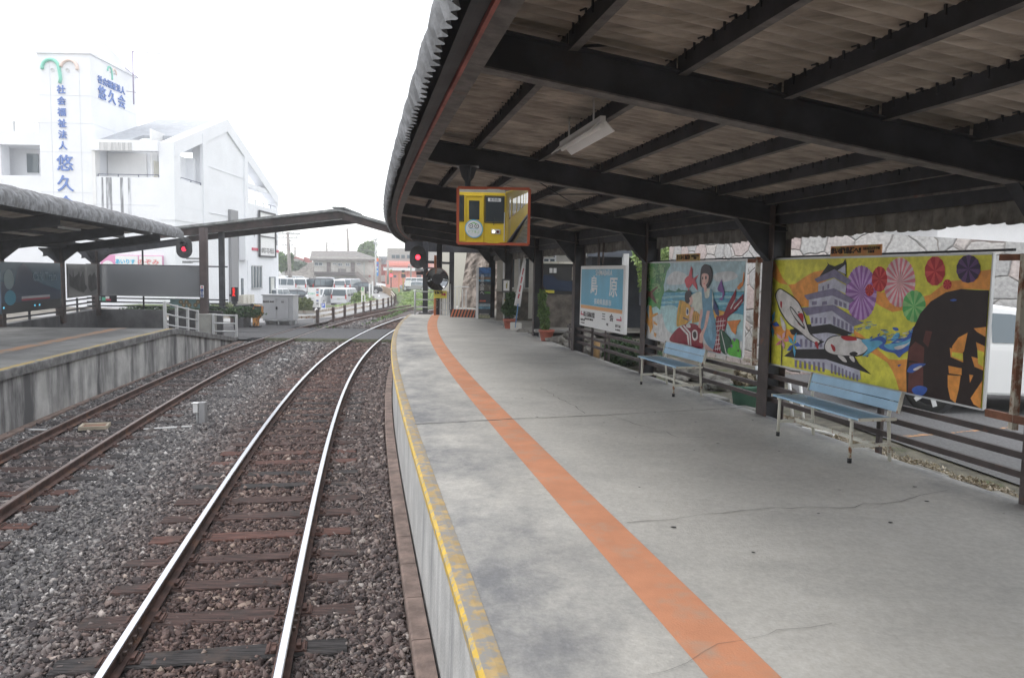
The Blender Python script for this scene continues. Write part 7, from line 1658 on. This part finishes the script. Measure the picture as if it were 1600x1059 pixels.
# ================================================================ APARTMENT HOUSE
def px(x,y,Y): return at(x,y,Y)
M_apt=mat('apartment_wall',(.55,.54,.50),.85,var=.1,vscale=.8,stain=((.40,.39,.36),.5,.7,.6)); M_rooft=mat('tiled_roof',(.20,.185,.175),.85,var=.25,vscale=3); M_bdoor=flat('brown_door',(.13,.10,.10),.6)
AY=140; t=thing('apartment_house','two-storey cream apartment house with grey roof and outside stairs beyond the car park','building',at(535,446,AY))
def pb(name,x0,x1,y0,y1,m,Y=AY,d=.3,par=None):
    a=at(x0,y1,Y); c=at(x1,y0,Y); b=MB(); b.bb(a.x,c.x,Y,Y+d,a.z,c.z); o=wbuild(b,name,m,t); return o
pb('wall',489.5,584,403,450,M_apt,AY,8)
a=at(484,404.5,AY-.6); c=at(586,405,AY-.6); r1=at(487,392,AY+4); r2=at(556,392.5,AY+4); b=MB(); e=.35
V=[a,c,r2,r1]; b.add([Vector(v) for v in V]+[Vector(v)-Vector((0,0,e)) for v in V]+[c+Vector((0,9,0)),a+Vector((0,9,0))],[(0,1,2,3),(4,7,6,5),(0,4,5,1),(1,8,2),(3,2,8,9),(0,3,9)]); wbuild(b,'roof',M_rooft,t)
for i,(x0,x1,y0,y1) in enumerate(((491,504,410,415),(519.5,526,411,413.5),(528,534.5,411,416),(540,546.5,411,416),(557,564,411,414),(494,498,405.5,409),(531,534,405,407),(541,544,405,407))):
    f=pb('window',x0,x1,y0,y1,M_glass,AY-.1,.1)
    a=at(x0,y1,AY-.2); c=at(x1,y0,AY-.2); b=MB(); b.bb(a.x,c.x,AY-.2,AY-.12,a.z,a.z+.07); b.bb(a.x,c.x,AY-.2,AY-.12,c.z-.07,c.z)
    for x in (a.x,(a.x+c.x)/2,c.x-.06): b.bb(x,x+.06,AY-.2,AY-.12,a.z,c.z)
    q=b.build('window_frame',M_white,f)
pb('door',510.5,516.5,410,424.5,M_bdoor,AY-.12,.1); pb('door',548,554,410.5,425,M_bdoor,AY-.12,.1)
pb('balcony_slab',490,559,425.5,429.5,mat('slab_dark',(.10,.085,.085),.8),AY-1.3,1.3); pb('balcony_panel',528,541,420,425.5,flat('panel_dark',(.16,.15,.15),.7),AY-1.3,.05)
b=MB()
for i in range(9): q=at(490+8.4*i,425.5,AY-1.3); b.bar(q,(q.x,q.y,at(490,417.3,AY-1.3).z),.06,.06)
p=at(490,417.5,AY-1.3); q=at(558,418,AY-1.3); b.bar(p,q,.07,.07); p2=at(558,418,AY-1.3); q2=at(580,441,AY-1.3); b.bar(p2,q2,.07,.07); b.bar(at(558,422,AY-1.3),at(578,444,AY-1.3),.05,.05); wbuild(b,'balcony_rail',mat('rail_rust',(.30,.26,.23),.6),t)
b=MB(); p=at(556,426,AY-1.2); q=at(580,449,AY-1.2); b.bar(p,q,.25,.7); wbuild(b,'stairs',mat('stair_steel',(.22,.19,.18),.7),t)
for x0,x1,y0,y1 in ((491,504,434,439),(520,532,435,439.5),(540,546,434,440),(549,556,435,438)): pb('window',x0,x1,y0,y1,mat('pale_glass',(.25,.27,.28),.2),AY-.1,.1)
pb('door',512,517,435,448,M_bdoor,AY-.12,.1); pb('door',558,564,436,448,M_bdoor,AY-.12,.1); pb('painted_shade_strip',490,580,429.5,432,mat('painted_wall_shade',(.40,.38,.35),.9),AY-.05,.05); pb('meter_box',576,579,406,409,flat('meter',(.35,.14,.12),.6),AY-.15,.1); pb('meter_box',576,579,430,433,MATS['meter'],AY-.15,.1)  # strip below the balcony slab has the slab's shade painted into its colour
b=MB(); q=at(569,406,AY-.3); b.bar(at(569,406,AY-.3),at(569,448,AY-.3),.12,.12); wbuild(b,'drainpipe',flat('pipe_green_grey',(.35,.42,.40),.5),t)
# low dark-roofed houses to its left
t=thing('low_house','low house with a dark tiled roof left of the apartment house','building',at(470,447,125)); Y=125
b=MB(); a=at(447,438,Y); c=at(489,438,Y); b.bb(a.x,c.x,Y,Y+8,-.3,a.z); wbuild(b,'wall',mat('house_dim',(.22,.20,.18),.9,var=.3,vscale=2),t)
b=MB(); V=[at(445,436,Y-.5),at(490,436,Y-.5),at(490,409,Y+5),at(484,410,Y+5),at(465,423,Y+3),at(446,425,Y+3)]; b.add(V+[v+Vector((0,.5,-.3)) for v in V],[tuple(range(6)),tuple(range(6,12))]+[(i,(i+1)%6,(i+1)%6+6,i+6) for i in range(6)]); wbuild(b,'roof',mat('dim_roof',(.17,.155,.14),.9,var=.45,vscale=2),t)
t=thing('warehouse','pale warehouse with a red roof trim far behind the utility pole','building',at(460,420,170)); Y=170
b=MB(); V=[at(440,430,Y),at(487,430,Y),at(487,411,Y),at(476,408,Y),at(463,402.5,Y),at(444,409,Y),at(440,412,Y)]; b.add(V+[v+Vector((0,8,0)) for v in V],[tuple(range(7)),tuple(range(7,14))]+[(i,(i+1)%7,(i+1)%7+7,i+7) for i in range(7)]); wbuild(b,'wall',mat('warehouse_wall',(.52,.52,.50),.8),t)
b=MB(); b.bar(at(444,408.6,Y-.5),at(463,402.2,Y-.5),.5,.3); b.bar(at(463,402.2,Y-.5),at(477,407.5,Y-.5),.5,.3); b.bar(at(475,405,Y-.5),at(487,409,Y-.5),.5,1.0); wbuild(b,'roof_trim',flat('roof_red',(.38,.10,.09),.7),t)
b=MB(); b.bar(at(440,411.5,Y-.6),at(487,411.5,Y-.6),.4,.25); wbuild(b,'gutter',M_grey,t)
# retaining wall between the parking levels
b=MB(); b.bb(-42,-14.6-3.5,94.9,95.2,-1.1,.50); o=b.build('retaining_wall',mat('dark_wall',(.10,.10,.10),.9,var=.2)); tag(o,'long dark retaining wall between the two rows of parked cars','wall')
# ================================================================ PINK BUILDING AND FAR STREET
M_pk=mat('pink_wall',(.72,.27,.22),.8,var=.04,vscale=1); M_pk2=mat('pink_pale',(.72,.36,.32),.8); M_gb=mat('grey_block',(.40,.38,.36),.85,var=.06,vscale=.5)
BY=135; t=thing('pink_building','salmon pink building with a grey upper storey beyond the level crossing','building',at(640,450,BY))
pb('lower_wall',602,672,420,449,M_pk,BY,14); pb('upper_wall',604,672,408.5,419.5,M_pk2,BY+.5,13); pb('grey_storey',605,672,389,408.3,M_gb,BY+1,12); pb('white_band',599,671,419,422.5,M_white,BY-.6,.8); pb('pink_band',604,672,412.5,415,M_pk,BY+.1,.5)
for x0,x1 in ((612,617.5),(618.5,624.5),(627,632.5),(636,642)): pb('window',x0,x1,398.5,403.7,M_glass,BY+.9,.1)
for x0,x1,y0,y1 in ((615,619,430,433.5),(651,658,430,433),(637.5,640,416,419.5),(629,634,430,433)): pb('window',x0,x1,y0,y1,M_glass,BY-.1 if y0>425 else BY+.4,.1)
pb('pilaster',634,635,423,449,M_pk2,BY-.15,.15)
t=thing('red_shop','dark red and grey shop buildings beside the pink building','building',at(595,450,150)); pb('wall',591,606,413,447,mat('red_wall',(.42,.10,.09),.8,var=.3,vscale=2),150,8); pb('grey_upper',591.5,606,401,413,mat('grey_upper',(.30,.32,.35),.8,var=.3,vscale=1.5),150,8); pb('window',593,597,404,409,M_glass,149.8,.1); pb('white_strip',590,604,430,440,M_white,149.5,.3)
t=thing('shop_sign','tall blue sign with an orange top beside the apartment house','sign',at(589,448,118)); pb('blue_panel',587.2,591,409,431,flat('shop_blue',(.06,.25,.60),.5),118,.4); pb('orange_panel',587.2,591,403.5,409,flat('shop_orange',(.80,.20,.08),.5),118,.4); pb('post',588.6,589.4,431,449,M_grey,118,.3); pb('white_mark',588,590.2,417,419,M_white,117.9,.08); pb('white_mark',588,590.2,423,425,M_white,117.9,.08); pb('red_mark',588.5,590.5,413,415,MATS['sign_red'],117.9,.08)
def pole(label,x,yb,yt,Y,r=.16,arms=((.04,1.4),(.10,1.0)),lean=0,m=None):
    a=at(x,yb,Y); c=at(x-lean,yt,Y); t=thing('utility_pole',label,'utility pole',a,0,'utility poles'); b=MB(); b.tube([a,c],[r*1.15,r*.8],10); wbuild(b,'shaft',m or mat('pole_concrete',(.33,.30,.28),.85,var=.15),t)
    h=c.z-a.z; b=MB()
    for f,w_ in arms: z=c.z-h*f; b.bar((c.x-w_,Y-.1,z),(c.x+w_,Y-.1,z),.09,.09); [b.tube([(c.x+k*w_*.9,Y-.1,z),(c.x+k*w_*.9,Y-.1,z+.22)],.05,6) for k in (-1,-.4,.5,1)]
    wbuild(b,'crossarm',M_grey,t); return a,c
P1=pole('tall utility pole beside the parked cars, right of the white building',454,448,363,90,.20,((.03,1.5),(.10,1.2),(.24,.6)),4.5); P2=pole('utility pole rising behind the middle of the apartment house roof',545.5,420,357,165,.24,((.05,1.8),(.3,1.2)),3); P3=pole('short utility pole behind the left part of the apartment house roof',510.5,420,379,190,.2,((.04,2.2),(.12,1.6))); P4=pole('thin utility pole between the tall pole and the apartment house',461,432,386,175,.2,((.04,2.2),(.14,1.6))); P5=pole('slender pale pole at the right of the apartment house',587,449,373,112,.13,((.02,.35),(.1,.3),(.3,.2)),0,mat('pole_pale',(.55,.56,.56),.6))
P6=pole('brown utility pole in front of the pink building',606,444,408,128,.18,((.3,.8),)); P7=pole('thin grey pole in front of the pink building near the signal',642,440,408,122,.12,((.2,.4),))
for k,(A,B,sg) in enumerate(((P1[1],P2[1],1.2),(P1[1],P3[1],1.5),(P2[1],at(640,360,160),1.5),(at(300,335,70),P1[1],1),(P1[1],at(700,395,150),2.5))):
    b=MB(); 
    for dz in (0,-.9): b.tube([A.lerp(B,i/12)+Vector((0,0,dz-sg*4*(i/12)*(1-i/12)*.5)) for i in range(13)],.022,4)
    o=b.build('overhead_wire',flat('wire',(.30,.31,.33),.6)); tag(o,['pair of thin overhead wires from the tall pole to the pole above the apartment roof','pair of thin overhead wires from the tall pole toward the short pole','pair of thin wires running right from the pole above the apartment roof','pair of wires from the white building to the tall pole','long pair of wires from the tall pole toward the pink building'][k],'wire','overhead wires')
# level crossing gear far away
t=thing('crossing_signal','level crossing signal mast with two red lamps and yellow black post by the pink building','crossing signal',at(611,450,108))
b=MB(); b.tube([at(611,450,108),at(611,421,108)],.07,8); wbuild(b,'mast',M_dark,t); b=MB(); b.lathe(at(611,430,107.8),[(0,0),(.18,.01)],12,axis='Y'); wbuild(b,'red_lamp',MATS['lit_red_lens'],t,fix=False); b=MB(); b.bar(at(609,425,107.9),at(613,422,107.9),.1,.12); b.bar(at(609,422,107.9),at(613,425,107.9),.1,.12); wbuild(b,'cross_mark',M_yel,t)
t=thing('crossing_signal','yellow and black level crossing post in front of the pink building','crossing signal',at(630,452,104)); b=MB(); b.tube([at(630,452,104),at(630,424,104)],.08,8); wbuild(b,'mast',M_yel,t); b=MB(); b.box(at(630,431,103.9),(.5,.1,.5)); b.box(at(630,424,103.9),(.4,.1,.3)); wbuild(b,'lamp_board',M_dark,t)
t=thing('relay_cabinet','small white relay cabinet beside the far tracks','cabinet',at(637,452,100)); pb('case',633,641,438,447,M_white,100,.6); pb('base',634,640,447,449,M_concd,100,.5)
def postrow(name,label,cat,px_,py_,h,m,group,w=.08):
    q=gz(px_,py_,-.1); b=MB(); b.bar(q,q+Vector((0,0,h)),w,w); o=b.build(name,m); tag(o,label,cat,group)
postrow('orange_post','slim orange post beside the far bend of the road fence','post',623.5,456,2.6,mat('post_orange',(.65,.25,.12),.6),None,.14); postrow('white_post','white marker post near the far bend of the road fence','post',630,454,1.8,M_white,None,.12); postrow('marker_peg','white marker peg in the grass, upper one','marker peg',648,460,.55,M_white,'marker pegs in the grass',.22); postrow('marker_peg','white marker peg in the grass, lower one','marker peg',644.5,463,.35,M_white,'marker pegs in the grass',.18)
# ================================================================ ROAD GUARD FENCE
t=thing('guard_fence','long weathered white guard fence with dark posts between the road and the tracks','guard fence',(-10.5,37,0))
gp=[(-17.5,36.9),(-15.6,36.95),(-13.6,37.2),(-11.0,37.6),(-9.75,38.4),(-9.62,41.2),(-9.66,44.2),(-9.66,47.2),(-9.63,49.6),(-9.58,51.8),(-9.52,54),(-9.46,56.2),(-9.45,58.4),(-9.55,60.6),(-9.7,63),(-10.2,67),(-10.9,71),(-11.8,76),(-12.9,82)]
M_gp=mat('guard_post',(.10,.075,.07),.8,var=.2); M_gr=mat('guard_rail',(.60,.55,.48),.7,stain=((.30,.17,.11),.52,.62,5))
for x,y in gp: b=MB(); b.box((x,y,.27),(.13,.13,.80)); wbuild(b,'post',M_gp,t)
for z in (.56,.30):
    for (x0,y0),(x1,y1) in zip(gp[:-1],gp[1:]): b=MB(); b.bar((x0-.09,y0,z),(x1-.09,y1,z),.035,.13); wbuild(b,'rail',M_gr,t)
b=MB(); bp=[(-12.9,82),(-14.9,91.5),(-17.6,103)]
for (x0,y0),(x1,y1) in zip(bp[:-1],bp[1:]): b.bar((x0,y0,.35),(x1,y1,.35),.15,.8)
o=b.build('brown_fence',mat('brown_board',(.24,.16,.09),.8,var=.2)); tag(o,'brown board fence beyond the far bend of the guard fence','fence')
b=MB(); A=at(588,447,112); B=at(602,449,107); b.bar(A+Vector((0,0,.3)),B+Vector((0,0,.3)),.1,.35)
for k in range(5): q=A.lerp(B,k/4); b.bar(q-Vector((0,0,.4)),q+Vector((0,0,.4)),.12,.12)
o=b.build('white_guardrail',M_white); tag(o,'short white guardrail where the road bends out of sight','guardrail')
# ================================================================ CABINET, BARRIER, LED SIGN, BOARDS
t=thing('equipment_cabinet','large light grey two-door equipment cabinet beside the crossing','cabinet',(-11.3,37.0,0)); a=at(410.5,505,36.8); c=at(458,462.5,36.8)
b=MB(); b.bb(a.x,c.x,36.8,37.7,.22,c.z); wbuild(b,'case',mat('cabinet_grey',(.50,.51,.53),.5,var=.04),t,bevel=.01); w_=c.x-a.x
for x0,x1 in ((a.x+.03,a.x+w_*.44),(a.x+w_*.46,c.x-.22)): b=MB(); b.bb(x0,x1,36.775,36.795,.28,c.z-.06); wbuild(b,'door',MATS['cabinet_grey'],t,bevel=.004)
b=MB(); b.bb(a.x-.04,c.x+.04,36.74,37.76,c.z,c.z+.05); wbuild(b,'lid',MATS['cabinet_grey'],t)
wtext('器具箱 島原',.10,frame((a.x+w_*.2,36.77,c.z-.30),(1,0,0)),M_ink,t,off=.002); wtext('03',.12,frame((a.x+w_*.66,36.77,c.z-.30),(1,0,0)),M_ink,t,off=.002)
b=MB(); b.bb(a.x+w_*.44,a.x+w_*.49,36.74,36.775,.72,.86); wbuild(b,'handle',M_dark,t)
b=MB(); 
for x in (a.x+.1,a.x+w_*.5,c.x-.2): b.bb(x,x+.05,36.8,37.6,0,.22)
b.bb(a.x,c.x,36.8,36.84,.17,.21); b.bb(a.x+.2,c.x,37.1,37.6,0,.16); wbuild(b,'stand',M_grey,t)
# barrier machine
q=at(400,512,35.0); t=thing('barrier_machine','orange and black barrier machine with a yellow striped arm beside the crossing','barrier machine',(q.x,35,0)); M_bo=mat('barrier_orange_rust',(.62,.27,.06),.7,stain=((.04,.035,.03),.50,.56,5))
b=MB(); b.prism([(-.10,.0),(.10,0),(.12,.35),(.30,.62),(.32,.95),(.15,1.0),(-.12,1.0),(-.22,.85),(-.12,.5)],lambda x,y,tt:Vector((q.x+x,34.85+.3*tt,y))); wbuild(b,'housing',M_bo,t,bevel=.02)
b=MB(); b.bb(q.x-.24,q.x+.2,34.8,35.2,0,.06); wbuild(b,'base',M_dark,t); b=MB(); b.box((q.x+.15,34.83,.82),(.3,.1,.28)); b.lathe((q.x-.1,34.8,.98),[(0,-.04),(.09,0)],12,axis='Y'); wbuild(b,'motor_cover',M_dark,t)
A=Vector((q.x-.15,35.1,.80)); B=Vector((q.x-1.75,35.6,.62)); b=MB(); c2=MB()
for k in range(10): (b if k%2 else c2).bar(A.lerp(B,k/10),A.lerp(B,(k+1)/10),.05,.05)
wbuild(b,'arm',M_yel,t); wbuild(c2,'arm_band',M_black,t)
b=MB()
for k in range(6): p=A.lerp(B,.3+.1*k); b.bar(p,p-Vector((0,0,.13)),.05,.02)
wbuild(b,'tassels',M_yel,t)
# LED sign
q=at(366,512,33.4); t=thing('led_sign','small dark sign with lit red characters on a thin post by the crossing','electronic sign',(q.x,33.4,0)); a=at(361,471,33.4); c=at(370,449,33.4); b=MB(); b.bb(a.x,c.x,33.4,33.6,a.z,c.z); wbuild(b,'case',M_dark,t,bevel=.02); b=MB(); b.tube([(q.x,33.5,-.1),(q.x,33.5,a.z)],.04,8); wbuild(b,'post',M_dark,t)
wtext('止\nま\nれ',.13,frame(((a.x+c.x)/2,33.38,(a.z+c.z)/2+.10),(1,0,0)),mat('led_red',(.8,.02,.02),.5,emit=(1,.03,.02,.6)),t,off=.006); b=MB(); b.box(((a.x+c.x)/2-.17,33.5,(a.z+c.z)/2-.05),(.08,.2,.1)); b.box(((a.x+c.x)/2,33.5,a.z-.06),(.16,.2,.12)); wbuild(b,'lamp',M_dark,t)
b=MB(); b.bb(-12.55,-12.1,34.5,35.5,0,1.0); o=b.build('dark_block',M_par); tag(o,'dark concrete block with orange marks at the foot of the passage column','concrete block')
b=MB(); q=at(383.5,512,36); b.bar((q.x,36,-.1),(q.x,36,.72),.12,.1); o=b.build('short_post',M_gp); tag(o,'short dark post left of the barrier machine','post')
# white board, P sign, road signs
a=at(481,483,47.5); c=at(499,449.5,47.5); t=thing('payment_board','tall white board with coloured price panels beside the clipped hedge','board',((a.x+c.x)/2,47.5,-.1)); b=MB(); b.bb(a.x,c.x,47.5,47.75,a.z+.12,c.z); wbuild(b,'panel',M_white,t); b=MB(); b.bb(a.x,c.x,47.55,47.7,a.z-.1,a.z+.12); wbuild(b,'base',M_concd,t)
w_=c.x-a.x; h=c.z-a.z; 
for k,(cc,z) in enumerate((((.35,.12,.14),.86),((.15,.3,.5),.74),((.70,.18,.10),.62),((.20,.22,.35),.36),((.3,.3,.32),.22))): b=MB(); b.bb(a.x+w_*.74,a.x+w_*.93,47.48,47.495,a.z+h*z,a.z+h*(z+.08)); wbuild(b,'price_panel',flat('pay%d'%k,cc,.6),t)
wtext('P 24H',.16,frame((a.x+w_*.32,47.49,a.z+h*.72),(1,0,0)),flat('pay_green',(.25,.60,.45),.6),t,off=.003); wtext('最大500円',.08,frame((a.x+w_*.32,47.49,a.z+h*.5),(1,0,0)),flat('pay_grey',(.4,.45,.5),.6),t)
a=at(502,484,46.5); c=at(508.5,471.5,46.5); t=thing('parking_sign','small white sign with a blue letter panel beside the white board','sign',((a.x+c.x)/2,46.5,a.z)); b=MB(); b.bb(a.x,c.x,46.5,46.56,a.z,c.z); wbuild(b,'panel',M_white,t); b=MB(); b.bb(a.x+.03,c.x-.03,46.48,46.495,a.z+.14,a.z+.38); wbuild(b,'blue_panel',flat('p_blue',(.04,.12,.55),.5),t); wtext('P',.22,frame(((a.x+c.x)/2,46.47,a.z+.26),(1,0,0)),M_white,t,off=.006)
wtext('駐車',.08,frame(((a.x+c.x)/2,46.49,c.z-.06),(1,0,0)),M_ink,t,off=.003)
a=at(564,474,60); c=at(569.5,448.5,60); t=thing('green_sign','tall cream sign with green lettering on two posts beside the road','sign',((a.x+c.x)/2,60,a.z)); b=MB(); b.bb(a.x,c.x,60,60.08,a.z+.62,c.z); wbuild(b,'panel',M_cream,t); b=MB(); b.bb(a.x+.03,a.x+.1,60,60.07,a.z-.3,a.z+.62); b.bb(c.x-.06,c.x,60.3,60.37,a.z-.1,a.z+.62); wbuild(b,'post',M_white,t); wtext('月\n極',.14,frame(((a.x+c.x)/2,59.98,c.z-.18),(1,0,0)),flat('letter_green',(.05,.40,.12),.5),t,off=.01)
b=MB(); 
for x_,y_ in ((577.5,465),(582,462)): p=at(x_,y_,70); b.bar(p,p+Vector((0,0,1.3)),.14,.14)
o=b.build('white_bollards',M_white); tag(o,'pair of joined white bollards at the foot of the outside stairs','bollards')
b=MB(); q=gz(488,498,-.02); b.lathe((-9.95,38.9,-.05),[(0,0),(.10,0),(.11,.55),(.06,.75),(0,.8)],10); o=b.build('white_marker',M_white); tag(o,'small round-topped white marker between the guard fence and the rusty track','marker')
# ================================================================ THINGS IN THE BALLAST
q=gz(315,662,-.16); t=thing('trackside_box','grey concrete stub with a small white box standing in the ballast between the tracks','signal stub',(q.x,q.y,-.17)); b=MB(); b.box((q.x+.03,q.y,.03),(.11,.13,.42)); wbuild(b,'stub',mat('stub_grey',(.36,.36,.37),.8,var=.1),t,bevel=.008); b=MB(); b.box((q.x-.075,q.y-.04,.135),(.085,.1,.16)); b.box((q.x-.085,q.y-.04,.225),(.12,.12,.02)); wbuild(b,'box',M_white,t,bevel=.006); b=MB(); b.tube([(q.x-.07,q.y-.04,.06),(q.x-.05,q.y-.04,-.18)],.02,6); wbuild(b,'cable_tube',M_grey,t)
def strip(px0,py0,px1,py1,w_,h,m,label,name='white_strip',cat='strip'):
    A=gz(px0,py0,-.13); B=gz(px1,py1,-.13); b=MB(); b.bar(A,B,w_,h); o=b.build(name,m,bevel=.005); tag(o,label,cat,'white strips in the ballast')
M_ws=mat('strip_white',(.58,.58,.58),.7,var=.1)
strip(224,671,300,666,.07,.03,M_ws,'white flat strip lying beside the grey stub between the tracks','cable_cover','cable cover'); strip(28,671,72,672,.07,.03,M_ws,'white flat strip between the left wall and the rusty track','cable_cover','cable cover'); strip(-40,675,18,664,.12,.06,M_ws,'white cable cover at the foot of the left platform wall, lower one','cable_cover','cable cover'); strip(30,655,55,648,.12,.05,M_ws,'white cable cover at the foot of the left platform wall, upper one','cable_cover','cable cover')
strip(436,562,450,562,.10,.05,M_ws,'small white block lying in the ballast between the tracks','cable_cover','cable cover'); strip(596,536,602,536.5,.08,.04,M_ws,'thin white strip right of the shiny track near the crossing','cable_cover','cable cover'); strip(372,535,384,534,.12,.05,M_ws,'white strip in the ballast near the end of the left ramp','cable_cover','cable cover')
q=gz(148,663,-.06); t=thing('track_tray','open cream tray lying between the rusty rails','tray',(q.x,q.y,-.1)); R=T(12)+.15; b=MB(); b.box((q.x,q.y,-.115),(.42,.34,.015),R)
X=Vector((math.cos(R),math.sin(R),0)); D=Vector((-math.sin(R),math.cos(R),0)); c=Vector((q.x,q.y,-.09))
for a_,e in ((X*.2,D*.16),(-X*.2,D*.16)): b.bar(c+a_-e,c+a_+e,.04,.06)
for a_,e in ((D*.16,X*.22),(-D*.16,X*.22)): b.bar(c+a_-e,c+a_+e,.04,.06)
wbuild(b,'tray',mat('tray_cream',(.48,.42,.33),.7,var=.2),t); b=MB(); b.box((q.x,q.y,-.10),(.36,.28,.012),R); wbuild(b,'rust_bottom',mat('tray_rust',(.25,.12,.08),.8,var=.3),t)
b=MB(); q=at(840,415,25.3)
# ================================================================ HAZE (unseen volume, added to veil the distance and lift the blacks)
b=MB(); b.bb(-905,905,-65,1505,-2.7,26); hz=b.build('haze',[]); hm=bpy.data.materials.new('added_haze'); hm.use_nodes=True; n=hm.node_tree.nodes; n.clear(); o_=n.new('ShaderNodeOutputMaterial'); v_=n.new('ShaderNodeVolumePrincipled'); v_.inputs['Color'].default_value=(.96,.98,1,1); v_.inputs['Density'].default_value=.0014; hm.node_tree.links.new(v_.outputs[0],o_.inputs['Volume']); hz.data.materials.clear(); hz.data.materials.append(hm); hz['kind']='stuff'
SC.cycles.volume_bounces=1
print('objects',len(bpy.data.objects))
